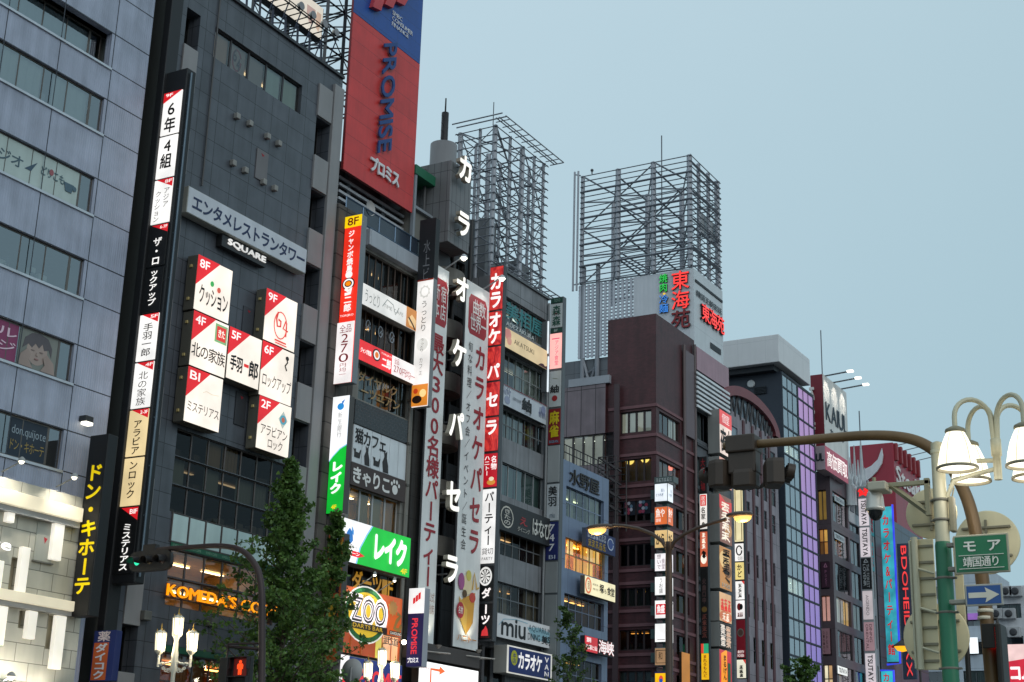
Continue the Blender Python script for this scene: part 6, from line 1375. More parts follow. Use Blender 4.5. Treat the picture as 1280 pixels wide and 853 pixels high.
# ================================================================== building 10: glass tower with purple bays
fgl = FA(977, 464, 862, 1017, W)
XG0, XG1, zg = fgl.o.x, fgl.p(1, 0).x, fgl.o.z
Yg = sy(fgl.o, 908)
b10 = Bld('glass_tower', 'dark navy tower with a glass front glowing purple on one half', XG0, XG1, W, Yg, zg, '#222b38', grid_mat('navy_wall', '#2c3542', 30, 4.2, .03, '#1d242e', .03, rough=.5, amt=.12))
XGm = fp(997, 480).x
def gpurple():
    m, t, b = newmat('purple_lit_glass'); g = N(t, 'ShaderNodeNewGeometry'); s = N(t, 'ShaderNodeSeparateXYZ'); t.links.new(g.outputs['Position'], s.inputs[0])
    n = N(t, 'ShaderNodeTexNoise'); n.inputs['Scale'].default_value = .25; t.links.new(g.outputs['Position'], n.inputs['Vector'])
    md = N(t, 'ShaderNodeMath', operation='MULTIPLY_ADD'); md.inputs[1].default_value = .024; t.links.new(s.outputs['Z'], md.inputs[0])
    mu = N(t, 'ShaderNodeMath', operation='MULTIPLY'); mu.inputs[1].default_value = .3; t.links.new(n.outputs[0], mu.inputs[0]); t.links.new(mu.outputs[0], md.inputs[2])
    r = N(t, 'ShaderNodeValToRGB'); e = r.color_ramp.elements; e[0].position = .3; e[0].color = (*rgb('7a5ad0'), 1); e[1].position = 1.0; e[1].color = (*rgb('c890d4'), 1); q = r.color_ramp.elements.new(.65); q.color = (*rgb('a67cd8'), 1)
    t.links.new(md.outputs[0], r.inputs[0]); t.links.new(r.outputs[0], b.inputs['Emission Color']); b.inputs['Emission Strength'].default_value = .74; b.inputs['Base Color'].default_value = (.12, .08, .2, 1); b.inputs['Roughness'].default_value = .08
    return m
PUR = gpurple(); gl_p = glass('tower_glass', '#a8bcc0', .34)
nf = 17; st = 4.05
for k in range(nf):
    zt_ = zg-.25-k*st/2*1.0
ys = [466, 482, 507, 530, 549, 564, 600, 628, 652, 671, 693, 716, 737, 768, 792, 815, 862]
for k in range(len(ys)-1):
    za_, zb_ = fp(977, ys[k]).z, fp(977, ys[k+1]).z
    fr = FR(XG0+.15, za_-.06, XGm-.12, zb_+.06, W)
    lt = {4: '*fff0c0:5', 11: '*f4f6e8:7'}.get(k)
    b10.window(fr, 3, 1, '#3a4652', gl_p, 'glow' if lt else 'curtain' if k in (3, 6, 8, 9) else 'dark', curt=('*f4f6e4:1.0', '*e4e8d8:0.85', '*fff4d0:0.95') if lt else '#c4d4d4', lamp=lt, wallc='#8c9a9c' if not lt else '#d8d8c8', recess=.02, bar=.06, nlamp=3, depth=1.8)
    fr = FR(XGm+.12, za_-.06, XG1-.1, zb_+.06, W)
    b10.window(fr, 3, 1, '#2a2438', G_CLEAR, 'none', room=False, recess=.02, bar=.06)
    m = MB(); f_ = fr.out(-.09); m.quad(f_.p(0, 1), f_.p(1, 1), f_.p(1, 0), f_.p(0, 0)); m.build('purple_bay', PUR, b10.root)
b10.finish(.1)
f = Fr((XG0-.02, sy(xp(915, 463, XG0), 915), xp(915, 487, XG0).z), (0, -1, 0), (-1, 0, 0), 6, 3)
P = xp(938.5, 480, XG0-.1); t = thing('round_clock', 'small round white lamp disc on the navy side wall', 'lamp', P)
m = MB(); m.lathe(P+Vector((.1, 0, 0)), [(.33, 0), (.33, .12), (.27, .16)], 18, axis='X'); m.build('disc', '#d0d4d6', t)
f = SI(943, 485, 494, 958, X=XG0-.03); m = MB(); m.fbox(f, 0, 0, 1, 1, 0, .05)
for k in range(5): m.fbox(f, 0, k/5, 1, k/5+.1, .05, .12)
m.build('louvre', '#1c232c', b10.root)
fw_ = FA(973, 417.5, 452, 1012, W-.3)
t = thing('roof_screen', 'blank pale roof screen above the glass tower', 'billboard', fw_.p(.5, 1))
yb_ = sy(fw_.o, 880)
m = MB(); m.bbox((fw_.o.x, W-.3, fw_.o.z-fw_.h), (fw_.p(1, 0).x, yb_, fw_.o.z), .05); m.build('screen', grid_mat('pale_screen', '#dcdddf', 2.4, 40, .012, '#a4a7ac', .01, rough=.45, amt=.06), t)
m = MB(); m.box((fw_.o.x+.6, W+.4, zg-.05), (fw_.p(1, 0).x-.6, yb_-.4, fw_.o.z-fw_.h)); m.build('base', '#2c3036', t)


# ================================================================== building 11: shops with the KAIUL billboard
Ps = fp(1038, 620); X11 = Ps.x; X11R = fp(1077, 700).x
z11 = fp(1038, 589).z
b11 = Bld('corner_shop_building', 'dark corner building of lit display windows under the white billboard', X11, X11R, W, sy(Ps, 1016), z11, grid_mat('dark_band_wall', '#5a4c52', 3, 9, .03, '#3a3034', .03, rough=.4, amt=.15))
flr = [(613, 650), (661, 692), (701, 735), (743, 775), (785, 818), (829, 864)]
for k, (yt, yb) in enumerate(flr):
    zt_, zb_ = fp(1040, yt).z, fp(1040, yb).z
    wl = [('*ffd890:1.4', '#8a7a66'), ('*ffd070:3.0', '#c89a50'), ('*c8d0d8:1.0', '#4c5660'), ('*ffe0a0:3.0', '#c8b8a0'), ('*ffc080:2.0', '#5a4438'), ('*ffd8b0:3.0', '#8a6a50')][k]
    b11.window(FR(X11+.6, zt_, X11+(X11R-X11)*.56, zb_, W), 3, 1, '#4a4448', G_STD if k != 3 else G_CLEAR, ('curtain', 'mixed', 'clutter', 'glow', 'clutter', 'glow')[k], curt=('#c0d0da', '#b8c4c8', '#888899', ('*c8ccc4:0.6', '*b8bcbc:0.5', '*e8b860:0.8'), '#a89088', ('*c8a890:0.6', '*ffe0b0:0.9', '*6a5a58:0.4'))[k], lamp=wl[0], wallc=wl[1], recess=.1, nlamp=3)
    b11.window(FR(X11+(X11R-X11)*.62, zt_, X11R-.5, zb_, W), 2, 1, '#4a4448', G_STD, 'curtain', curt=('#d0dce0', '#c8d4dc', '#d8dce0', '#f0e4c8', '#6a5a50', '#d8dce0')[k], lamp=wl[0], wallc=wl[1], recess=.1)
    ys0, ys1 = sy(Ps, 1022), W+.4
    b11.window(Fr((X11, ys0, zt_), (0, -1, 0), (-1, 0, 0), ys0-ys1, zb_*-1+zt_), 2, 2 if k in (1, 5) else 1, '#3a3438', G_CLEAR, ('glow', 'glow', 'dark', 'glow', 'curtain', 'glow')[k], curt=(('*b8924c:0.5', '*8a6a40:0.4'), ('*f0b860:0.85', '*d89850:0.7', '*8a6038:0.5'), '#5a2a40', ('*f0bcb4:0.72', '*ecb0a8:0.7'), '#c09098', ('*ffe0b0:1.0', '*e8b888:0.8', '*fff0d0:1.1'))[k], lamp=wl[0], wallc=wl[1], recess=.1, depth=2.0)
b11.finish()
# wordings in its windows
for k, (yt, nm) in enumerate(((616, 'top'), (663, 'second'))):
    f = FA(1043, yt+2, yt+10, 1055, W-.06); t = sign('window_sign', 'pale shop name strip in the %s row of corner display windows' % nm, f, .04, '#b8c0c4', '#c8d0d4', [('t', 'TSUTAYA', .1, .25, .92, .78, '#3a4a5a', {'bold': .03})])
f = FA(1047, 832, 842, 1059, W-.15); sign('fascia_board', 'white board with dark Latin letters over the lowest corner windows', f, .1, '#b8b8b8', '*f4f4f0:0.9', [('t', 'TSUTAYA', .1, .22, .92, .78, '#2a2a30', {'bold': .04})])
f = SI(1026, 703, 735, 1037, X=X11-.05); sign('window_poster', 'dark plum poster with pink upright lettering at the corner windows', f, .04, '#3a1c2c', '#3c1a2e', [('v', 'POST', .35, .3, .7, .95, '#a86a8a'), ('l', [(.35, .2), (.52, .06), (.68, .2), (.35, .2)], .1, '#b87a98')], cat='poster')
f = SI(1026, 786, 818, 1037, X=X11-.05); sign('window_poster', 'dusty pink poster with dark upright lettering at the corner windows', f, .04, '#8a6068', '#b08088', [('v', 'DINING', .2, .1, .45, .95, '#4a2a34'), ('v', 'OPEN', .55, .1, .8, .8, '#4a2a34')], cat='poster')
# billboard: red side strip, white lit front, lower pink board
f = FA(1028, 467.5, 552, 1057.5, W-.2)
kb = thing('roof_billboard', 'white floodlit billboard with dark KAIUL letters and a red edge', 'billboard', f.p(.5, 1))
yk = sy(f.o, 1012.5)
m = MB(); m.bbox((f.o.x, W-.2, f.o.z-f.h*1.25), (f.p(1, 0).x, yk, f.o.z), .05); m.build('casing', '#7a1d2c', kb)
m = MB(); m.fbox(f, .0, 0, 1, 1.25, .001, .03); m.build('face', paint('#e0ddd8', .4), kb)
m = MB(); m.text(f, 'KAIUL', .06, .40, .95, .66, .05, bold=.025, ext=.03); m.build('lettering', '#2c3a46', kb)
m = MB(); m.text(f, 'カイウル', .2, .75, .8, .84, .05, bold=.02, ext=.02); m.build('lettering', '#4a525a', kb)
g_ = Fr((f.o.x-.06, yk+.05-.0, f.o.z-1.2), (0, -1, 0), (-1, 0, 0), (yk-W)*.42, f.h*.98)
m = MB(); m.text(g_, 'KAIUL', 0, .0, 1, 1, .0, bold=.05, ext=.2, down=True); m.build('lettering', '#e4e0de', kb)
for i in range(3):
    a = .12+.34*i; P = f.p(a, -.0, -.3); Q = f.p(a, -.03, 2.2); m = MB(); m.tube([P, Q], .07, 6); m.build('lamp_arm', '#5a5e64', kb)
    m = MB(); m.bbox(Q+Vector((-.2, -.36, -.09)), Q+Vector((.2, .2, .09)), .05); m.build('floodlight', '*fff8e8:2.2', kb); point_light(kb, Q+Vector((0, .1, -.3)), 230, (1, .93, .82), spot=(f.p(a, .22, 0), 48), size=.1)
m = MB(); P = fp(1017, 430); m.tube([(f.o.x+.4, yk-1, f.o.z), (f.o.x+.4, yk-1, f.o.z+4.2)], .05, 6); m.build('mast', '#6a7076', kb)
f2_ = FA(1031, 557, 587, 1059, W-.5)
t = thing('fascia_board', 'pink red band of pale characters with a pale corner under the white billboard', 'sign', f2_.p(.5, 1))
ykk = sy(f2_.o, 1018)
m = MB(); m.bbox((f2_.o.x, W-.5, f2_.o.z-f2_.h), (f2_.p(1, 0).x, ykk, f2_.o.z), .05); m.build('casing', paint('#b8a8b0', .4), t)
m = MB(); m.fbox(f2_, .0, 0, 1, 1, .001, .03); m.build('face', '*a03a50:0.55', t)
m = MB(); m.text(f2_, '高価買取', .06, .16, .96, .84, .04, bold=.02); m.build('lettering', '*f8ece8:0.9', t)
g_ = Fr((f2_.o.x, ykk, f2_.o.z), (0, -1, 0), (-1, 0, 0), ykk-W+.5, f2_.h); m = MB(); m.text(g_, 'UL', .15, .32, .85, .62, .02, bold=.05, ext=.03); m.build('lettering', '#2a3038', t)

# ================================================================== the spired white front and its signs
X12, X12R = X11R+.05, fp(1099, 700).x
z12 = fp(1078, 625).z
b12 = Bld('narrow_banner_building', 'narrow white building with teal banners behind a column of signs', X12, X12R, W+.4, W+13, z12, '#a4a8ac')
for k in range(7):
    zt_ = z12-1.0-k*4.6
    b12.window(FR(X12+(X12R-X12)*.62, zt_, X12R-.4, zt_-3.0, W+.4), 2, 1, '#6a7074', G_DARK, 'mixed', curt='#8a9498', recess=.12)
b12.finish()
sp = thing('spired_gable', 'white ornate gable with thin spires above the sign column', 'gable', ((X12+X12R)/2, W, z12))
wmt = paint('#b9bec2', .5)
def spire(px, pyt, pyb, w_):
    P = fp(px, pyb, W-.2); zt_ = sz(P, pyt); m = MB(); h = zt_-P.z
    m.lathe((P.x, P.y, P.z), [(w_, 0), (w_, h*.35), (w_*1.25, h*.37), (w_*1.25, h*.42), (w_*.55, h*.5), (w_*.6, h*.56), (.05, h)], 8); m.build('spire', wmt, sp)
for a in ((1061.5, 550, 632, .30), (1065, 572, 632, .24), (1070.5, 557, 632, .22), (1075, 575, 640, .3), (1079.5, 546, 640, .30), (1083.5, 585, 648, .26), (1068, 580, 632, .26), (1087, 600, 648, .22)): spire(*a)
f = FA(1060, 600, 640, 1086, W-.1)
m = MB(); m.bbox(f.p(0, 0, 0), f.p(1, 1.3, -.6), .05); m.build('body', wmt, sp)
m = MB()
for i in range(4):
    c = .12+.25*i; m.prism(f.out(.02), [(c-.08, .95), (c-.08, .4), (c, .2), (c+.08, .4), (c+.08, .95)], -.01, .05)
m.build('arched_recess', '#6a6f76', sp)
m = MB()
for i in range(5): m.bar(f.p(i/5, .1, .3), f.p((i+.5)/5, -.2, .3), .12); m.bar(f.p((i+.5)/5, -.2, .3), f.p((i+1)/5, .1, .3), .12)
m.bbox(f.p(-.02, .08, .3), f.p(1.02, .16, 0), .03); m.build('tracery', wmt, sp)
PK = '*f0e4ea:0.62'
column('tall column of upright TSUTAYA name boxes under the spired gable', 1072, 609, 870, 1084.5, [
  (609, 622, '#8a8e92', [('l', [(.1, .3), (.35, .5), (.2, .8), (.5, .6), (.7, .8), (.9, .4), (.6, .3)], .35, '*ff2c2c:1.0')]), (624, 658, PK, [('t', 'TSUTAYA', .28, .05, .74, .95, '#24262c', {'bold': .045, 'down': True})]), (660, 697, PK, [('t', 'TSUTAYA', .28, .05, .74, .95, '#24262c', {'bold': .045, 'down': True})]), (698, 737, '#16171a', [('t', 'THE FOREST', .52, .2, .78, .95, '#c8ccd0', {'down': True}), ('t', 'LOVENIR', .2, .2, .46, .9, '#c8ccd0', {'down': True, 'bold': .02}), ('l', [(.3, .14), (.5, .04), (.7, .14), (.3, .14)], .1, '#c8ccd0')]),
  (739, 775, '*e0d4d8:0.55', [('t', 'AIGENDO', .34, .15, .62, .85, '#8a8288', {'down': True})]), (778, 814, '*b8949c:0.5', [('t', 'DINING', .55, .08, .8, .7, '#5a3a44', {'down': True}), ('t', 'ORIENTAL', .2, .08, .45, .95, '#5a3a44', {'down': True})]), (817, 860, PK, [('t', 'TSUTAYA', .28, .05, .74, .95, '#24262c', {'bold': .045, 'down': True})])], Y=W-.5, case='#a4a8ac')
for i, (yt, yb) in enumerate(((640, 668), (676, 712), (718, 748), (756, 784), (790, 822), (828, 862))):
    f = FA(1086, yt, yb, 1091.5, W-.1); sign('teal_banner', 'small teal banner with red kana on the narrow white building, number %s from the top' % ('one', 'two', 'three', 'four', 'five', 'six')[i], f, .1, '#6a8a8c', ('#3a9aa0', '#c4c8cc')[0], [brush(2, .15, .12, .85, .9, .12, '#c8303a', 40+i)], group='teal banners on the narrow white building')
# teal light box column edged with blue tube
f = SI(1099.5, 634, 828, 1114.5, W-.3)
t = sign('vertical_sign', 'glowing teal column of red kana edged in blue tube light', f, .6, '#163a5a', lit('3fb4c4', .74, .55), [('v', 'カラオケ&パーティー館', .16, .05, .72, .965, '*c8242c:0.8', {'bold': .035, 'fill': .84})], margin=.02)
m = MB(); m.tube([f.p(1.06, -.01, .0), f.p(1.06, 1.01, .0), f.p(.0, 1.015, .0)], .10, 6); m.build('neon_tube', '*3848e8:1.0', t)
f = SI(1101, 839, 900, 1116, W-.3)
t = sign('vertical_sign', 'second teal lit column starting at the bottom of the photo', f, .6, '#163a5a', '*3cc4d4:0.8', [('v', 'カラオケ', .16, .03, .72, .9, '*c8242c:0.8', {'bold': .035, 'fill': .84})], margin=.02)
m = MB(); m.tube([f.p(-.02, -.01, .0), f.p(1.06, -.01, .0), f.p(1.06, 1.01, .0)], .10, 6); m.build('neon_tube', '*3848e8:1.0', t)
# ================================================================== building 13: dark glass front with red upright letters, red roof billboard
X13, X13R = X12R+.1, fp(1160, 760).x
z13 = fp(1119, 650).z
b13 = Bld('dark_glass_building', 'dark blue glass building with red upright neon letters', X13, X13R, W+.3, W+16, z13, grid_mat('blue_glass_wall', '#3a4a5e', 2.6, 1.9, .12, '#1c232c', .08, rough=.35, amt=.12), '#28303a')
b13.finish()
f = SI(1121, 683, 846, 1137, W-.2); t = thing('neon_lettering', 'red glowing letters turned upright on the dark glass building', 'sign', f.p(.5, 1))
m = MB(); m.bbox(f.p(-.02, -.02, -.35), f.p(1.02, 1.02, -.05), .03); m.build('casing', '#45566a', t)
m = MB(); m.text(f, 'BDOHEIDAXX', .30, 0, .72, 1, .0, bold=.0, ext=.06, down=True); m.build('lettering', '*ff4848:0.9', t)
fr_ = FA(1116, 553, 690, 1148.5, W+1.5)
rb = thing('roof_billboard', 'dark red roof billboard with a white horn and white script', 'billboard', fr_.p(.5, 1))
yr = sy(fr_.o, 1062)
m = MB(); m.bbox((fr_.o.x, W+1.5, fr_.o.z-fr_.h), (fr_.p(1, 0).x, yr, fr_.o.z), .06); m.build('board', grid_mat('dark_red_sheet', '#9a2236', 3.4, 4.5, .03, '#4a0e18', .04, rough=.4, amt=.1), rb)
gs_ = Fr((fr_.o.x, yr, fr_.o.z), (0, -1, 0), (-1, 0, 0), yr-W-1.5, fr_.h)
def hp(px, py): P = xp(px, py, fr_.o.x); return ((yr-P.y)/gs_.w, (fr_.o.z-P.z)/gs_.h)
m = MB(); m.prism(gs_, [hp(*q) for q in ((1080, 604), (1080, 588), (1090, 583), (1098, 575), (1103, 561), (1104.5, 570), (1103, 580), (1097, 590), (1089, 598))], 0, .25); m.build('horn_emblem', '#d8d8dc', rb)
gq = FA(1119, 582, 604, 1148, W+1.5); m = MB(); m.text(gq, 'Steak', 0, 0, 1, 1, .02, bold=.045, ext=.12); m.build('lettering', '#e8e4e2', rb)
m = MB()
for i in range(6): m = MB(); m.bbox(fr_.p(.04+i*.17, -.0, .3), fr_.p(.09+i*.17, .16, 0), .03); m.build('rib', '#9a3a40', rb)
for i in range(4): m = MB(); a = .15+.25*i; m.tube([fr_.p(a, 0, 0), fr_.p(a, -.03, 2.3)], .05, 6); m.build('lamp_arm', '#8a8e94', rb); m = MB(); m.ball(fr_.p(a, -.03, 2.3), .14, 8, 6); m.build('floodlight', '*f8f4ea:1.2', rb)
for px, py0, py1 in ((1077, 515, 560), (1110, 540, 560)): pass
P = fp(1076, 562, W+8); t = thing('antenna_mast', 'thin antenna mast behind the spired gable', 'antenna', (P.x, P.y, z13)); m = MB(); m.tube([(P.x, P.y, z13-6), (P.x, P.y, sz(P, 514))], .07, 6); m.build('mast', '#6a7076', t)

# ================================================================== houses closing the street
X15 = 175.0
def far_house(label, px0, px1, pyt, col, rows, colw, Xo=0, deep=12, sidecol=None):
    X = X15+Xo; A = xp(px0, pyt, X); y1 = sy(A, px1)
    b = Bld('office_block', label, X, X+deep, y1, A.y, A.z, sidecol or col, col)
    for r in range(rows):
        zt_ = A.z-2.0-r*3.6
        if zt_ < 4: break
        n = max(1, int((A.y-y1)/colw)); w_ = (A.y-y1)/n
        for c in range(n):
            fr = Fr((X, A.y-w_*(c+.18), zt_), (0, -1, 0), (-1, 0, 0), w_*.64, 1.6)
            b.window(fr, 2, 1, '#6a6e72', G_STD, 'mixed', curt='#b8c0c4', recess=.12, wallc='#6a6a68', depth=1.5)
    b.finish(); return b
far1 = far_house('pale grey office block with air conditioners closing the street', 1236, 1330, 734, grid_mat('pale_wall_a', '#d4d6da', 8, 3.6, .03, '#8a8c90', .03, rough=.7), 9, 3.2)
far2 = far_house('bluish office block half hidden behind the brown signal pole', 1140, 1236, 716, grid_mat('pale_wall_b', '#b8c2cc', 6, 3.6, .03, '#6a7078', .03, rough=.6), 9, 4.0, Xo=22)
for i, (px, py) in enumerate(((1258, 742), (1246, 770), (1262, 770), (1268, 793), (1247, 795), (1270, 742))):
    P = xp(px, py, X15-.05); m = MB(); m.bbox((P.x-.75, P.y-.75, P.z-.4), (P.x, P.y+.6, P.z+.75), .05); u = m.build('air_conditioner', '#b4b6b8', far1.root)
    m = MB(); m.lathe((P.x-.76, P.y-.05, P.z+.15), [(.42, 0), (.42, .05), (.2, .06)], 14, axis='X'); m.build('fan_grille', '#3a3c40', u)
f = SI(1256, 806, 870, 1310, X=X15-4)
sign('fascia_board', 'red and pale lit board at the end of the street', f, 1.2, '#9a9a9c', '*d83044:0.9', [('p', [(0, 0), (1, 0), (1, .12), (.5, .28), (0, .34)], '*f4d0cc:0.95'), ('t', 'コム', .06, .40, .62, .72, '*fff8f6:1.0', {'bold': .06})])
f = SI(1186, 798, 818, 1222, X=X15+21.5); sign('fascia_board', 'glaring white lit panel on the bluish far block', f, .3, '#9a9a9c', '*f4fbff:1.1', [])
f = SI(1186, 768, 776, 1222, X=X15+21.5); sign('fascia_board', 'thin violet lit strip on the bluish far block', f, .3, '#5a4a6c', '*9a6ac0:0.6', [])

# ================================================================== street furniture
def copy_tree(o, parent=None):
    c = o.copy(); COL.objects.link(c)
    if parent is not None: c.parent = parent
    for ch in list(o.children): copy_tree(ch, c)
    return c
# --- cream lamp post with four bell lamps, near pavement on the right
XL = 22.0
cream = paint('#c8c2a6', .4, .1, .3); creamd = paint('#8a836c', .45, .1, .3)
Pt = xp(1171.5, 561, XL); YL_ = Pt.y
post = thing('lamp_post', 'cream lamp post with four glowing bell lamps and a green lower sleeve', 'lamp post', (XL, YL_, .13))
PX = lambda px, py, X=XL: xp(px, py, X)
zs_ = PX(1178, 678).z
m = MB(); m.lathe((XL, YL_, .13), [(.15, 0), (.15, .4), (.115, .45), (.105, zs_-.13), (.094, Pt.z-.13), (.094, Pt.z-.05)], 20); m.build('pole', cream, post)
m = MB(); m.lathe((XL, YL_, .5), [(.122, 0), (.115, zs_-.55), (.106, zs_-.5)], 20); m.build('green_sleeve', paint('#1c6b4a', .45, 0, .35), post)
m = MB(); m.ball((XL, YL_, Pt.z+.03), .085, 16, 10); m.lathe((XL, YL_, Pt.z-.08), [(.104, 0), (.104, .05), (.06, .08)], 16); m.build('finial', cream, post)
Ps_ = PX(1248, 600); Pst = PX(1247.5, 549)
S = Vector((XL, Ps_.y, Ps_.z)); ztop = Pst.z
m = MB(); m.lathe((S.x, S.y, S.z), [(.058, 0), (.058, ztop-S.z-.25), (.075, ztop-S.z-.25), (.075, ztop-S.z), (.05, ztop-S.z+.02)], 14); m.build('stem', cream, post)
m = MB()
q0 = Vector((XL, YL_, PX(1181, 634).z)); q1 = Vector((XL, S.y, PX(1244, 586).z))
m.tube([q0+Vector((0, 0, -.22)), q0+Vector((0, -.03, .0)), q0.lerp(q1, .25)+Vector((0, .0, .25)), q0.lerp(q1, .6)+Vector((0, 0, .14)), q1], .034, 10)
m.tube([Vector((XL, YL_, PX(1180, 577).z)), Vector((XL, S.y, PX(1243, 576).z))], .034, 10); m.build('arm', cream, post)
for px, py, dx in ((1197, 586, -.42), (1214, 602, .42), (1284, 582, -.42), (1291, 598, .42)):
    B_ = xp(px, py, XL+dx); hh = .58
    top = B_+Vector((0, 0, hh))
    hx, hy = top.x-S.x, top.y-S.y; d_ = math.hypot(hx, hy); ux, uy = hx/d_, hy/d_
    pts = [Vector((S.x+ux*.03, S.y+uy*.03, ztop-.05)), Vector((S.x+ux*.05, S.y+uy*.05, ztop+.28))]
    r_ = (d_-.05)/2
    for k in range(1, 13): a = math.pi*k/12; pts.append(Vector((S.x+ux*(.05+r_-r_*math.cos(a)), S.y+uy*(.05+r_-r_*math.cos(a)), ztop+.28+r_*math.sin(a))))
    pts.append(top+Vector((0, 0, .03)))
    m = MB(); m.tube(pts, .037, 10); m.build('gooseneck', cream, post)
    pr = [(.125, .54), (.165, .46), (.215, .34), (.25, .2), (.272, .08), (.285, .0)]
    m = MB(); m.lathe(B_, [(.06, .62), (.075, .62), (.14, .585), (.15, .55), (.135, .53)], 20); sh = m.build('lamp_cap', creamd, post)
    m = MB(); m.lathe(B_, pr, 28, cap=False); m.build('glass_shade', '*fff6dc:1.7', sh)
    m = MB(); m.lathe(B_, [(.285, .03), (.298, .02), (.298, -.012), (.27, -.012), (.268, .03)], 28, cap=False)
    m.build('rim', creamd, sh)
    m = MB()
    for k in range(5):
        a = 2*math.pi*k/5+.3; m.tube([B_+Vector((math.cos(a)*(r+.004), math.sin(a)*(r+.004), h)) for r, h in pr], .005, 5)
    m.build('rib', cream, sh)
    m = MB(); m.lathe(B_+Vector((0, 0, .05)), [(.001, 0), (.26, 0), (.26, .01)], 24, cap=False); m.build('diffuser', '*fffaf0:1.5', sh)
    point_light(post, B_+Vector((0, 0, -.15)), 9, (1, .95, .86), size=.25)
for yy in (627, 652, 725, 768, 838):
    z = PX(1178, yy).z; m = MB(); m.lathe((XL, YL_, z), [(.112, 0), (.121, .005), (.121, .035), (.112, .04)], 18); m.bbox((XL-.03, YL_-.17, z+.005), (XL+.03, YL_-.11, z+.035), .008); m.bbox((XL-.03, YL_+.11, z+.005), (XL+.03, YL_+.16, z+.035), .008); m.build('clamp', '#6f6c60', post)
m = MB(); zq = PX(1185, 640).z; m.bbox((XL-.05, YL_-.2, zq-.3), (XL+.1, YL_-.12, zq+.22), .02); m.tube([(XL, YL_-.17, zq+.2), (XL+.03, YL_-.2, zq+.35), (XL, YL_-.14, zq+.4)], .012, 6); m.build('junction_box', '#8d866e', post)

# --- dome camera on its bracket
cam_o = thing('security_camera', 'silver dome camera hanging from a steel bracket on the cream post', 'camera', PX(1094, 652))
br = paint('#8f8a70', .5, .3, .3)
m = MB(); za_ = PX(1160, 603).z; yA_ = PX(1083, 603).y
m.bbox((XL-.04, yA_, za_-.035), (XL+.04, YL_+.14, za_+.035), .01); m.bbox((XL-.04, YL_+.14, PX(1163, 645).z), (XL+.04, YL_+.22, za_+.06), .01)
p0, p1 = PX(1113, 607), PX(1160, 641); m.tube([p0, p1], .045, 4); m.build('bracket', br, cam_o)
m = MB(); a, b_ = PX(1089, 606), PX(1112, 615); m.bbox((XL-.22, a.y, b_.z), (XL+.16, b_.y, a.z), .02); m.build('housing_box', paint('#b0ab98', .45), cam_o)
Pc = PX(1094, 634); m = MB(); m.lathe(Pc, [(.03, .26), (.10, .23), (.125, .15), (.137, 0), (.145, -.01), (.145, -.045), (.12, -.06)], 24); m.build('dome_housing', paint('#c6c4bc', .3, .3), cam_o)
m = MB(); m.lathe(Pc+Vector((0, 0, -.06)), [(.112, 0), (.105, -.05), (.08, -.11), (.04, -.14), (.001, -.15)], 20, cap=False); m.build('dome_glass', paint('#1b1c1e', .08), cam_o)
m = MB(); m.tube([Pc+Vector((0, 0, .25)), Pc+Vector((0, 0, .45))], .03, 8); m.build('stalk', br, cam_o)

# --- brown signal pole whose arm sweeps over the road
XS_ = 23.4
brown = paint('#6f5636', .45, .1, .3); brownd = paint('#3b2e24', .5, .0, .25)
path = [(1250, 905), (1241, 853), (1232, 760), (1222, 680), (1214, 640), (1204, 612), (1189, 584), (1167, 563), (1145, 551), (1118, 545.5), (1085, 544.5), (1045, 547), (1000, 551), (950, 555), (905, 558)]
pp = [xp(x, y, XS_) for x, y in path]
sgp = thing('traffic_signal', 'brown signal pole curving into a long arm with dark signal heads', 'traffic light', (XS_, pp[0].y, .13))
pp = [Vector((XS_, pp[0].y-.03, .1))]+pp
# smooth the path
sm = []
for i in range(len(pp)-1):
    P0, P1, P2, P3 = pp[max(i-1, 0)], pp[i], pp[i+1], pp[min(i+2, len(pp)-1)]
    for k in range(5):
        u = k/5; sm.append(.5*((2*P1)+(P2-P0)*u+(2*P0-5*P1+4*P2-P3)*u*u+(3*P1-P0-3*P2+P3)*u**3))
sm.append(pp[-1])
m = MB(); m.tube(sm, [.115-.045*i/(len(sm)-1) for i in range(len(sm))], 16); m.build('arm_pole', brown, sgp)
for yy in (766, 775): m = MB(); P = xp(1232, yy, XS_); m.lathe((P.x, P.y, P.z), [(.114, 0), (.12, .01), (.12, .04), (.114, .05)], 16); m.build('band', '#d8d2c0', sgp)
def blk(px0, py0, px1, py1, X0, X1, r, nm, mt):
    a, b_ = xp(px0, py0, XS_), xp(px1, py1, XS_); m = MB(); m.bbox((X0, a.y, b_.z), (X1, b_.y, a.z), r); return m.build(nm, mt, sgp)
blk(911, 548, 948, 566, XS_-.2, XS_+.2, .03, 'mount_box', brownd)
blk(913, 566, 948, 592, XS_-.14, XS_+.14, .03, 'mount_box', brownd)
def head(px, py, w_, h_, ang):
    C = xp(px, py, XS_); m = MB(); c, s = math.cos(ang), math.sin(ang)
    k = [(-w_/2, -.10), (-w_/2+.08, -.2), (w_/2-.08, -.2), (w_/2, -.10), (w_/2, .08), (-w_/2, .08)]
    V = []
    for z in (-h_/2, -h_/2+.03, h_/2-.06, h_/2):
        f_ = .9 if abs(z) == h_/2 else 1
        V += [(C.x+(x*f_*s+y*f_*c), C.y-(x*f_*c-y*f_*s), C.z+z) for x, y in k]
    F = [tuple(range(5, -1, -1)), tuple(range(18, 24))]
    for r_ in range(3): F += [(r_*6+i, r_*6+(i+1) % 6, r_*6+(i+1) % 6+6, r_*6+i+6) for i in range(6)]
    m.add(V, F); hd = m.build('signal_head', brownd, sgp)
    for q in (-1, 0, 1):
        o = q*w_/3.2; m = MB(); cx2, cy2 = C.x+o*s+.14*c, C.y-o*c+.14*s
        m.tube([(cx2, cy2, C.z+.02), (cx2+.12*c, cy2+.12*s, C.z)], .13, 12, cap=False); m.build('visor', brownd, hd)
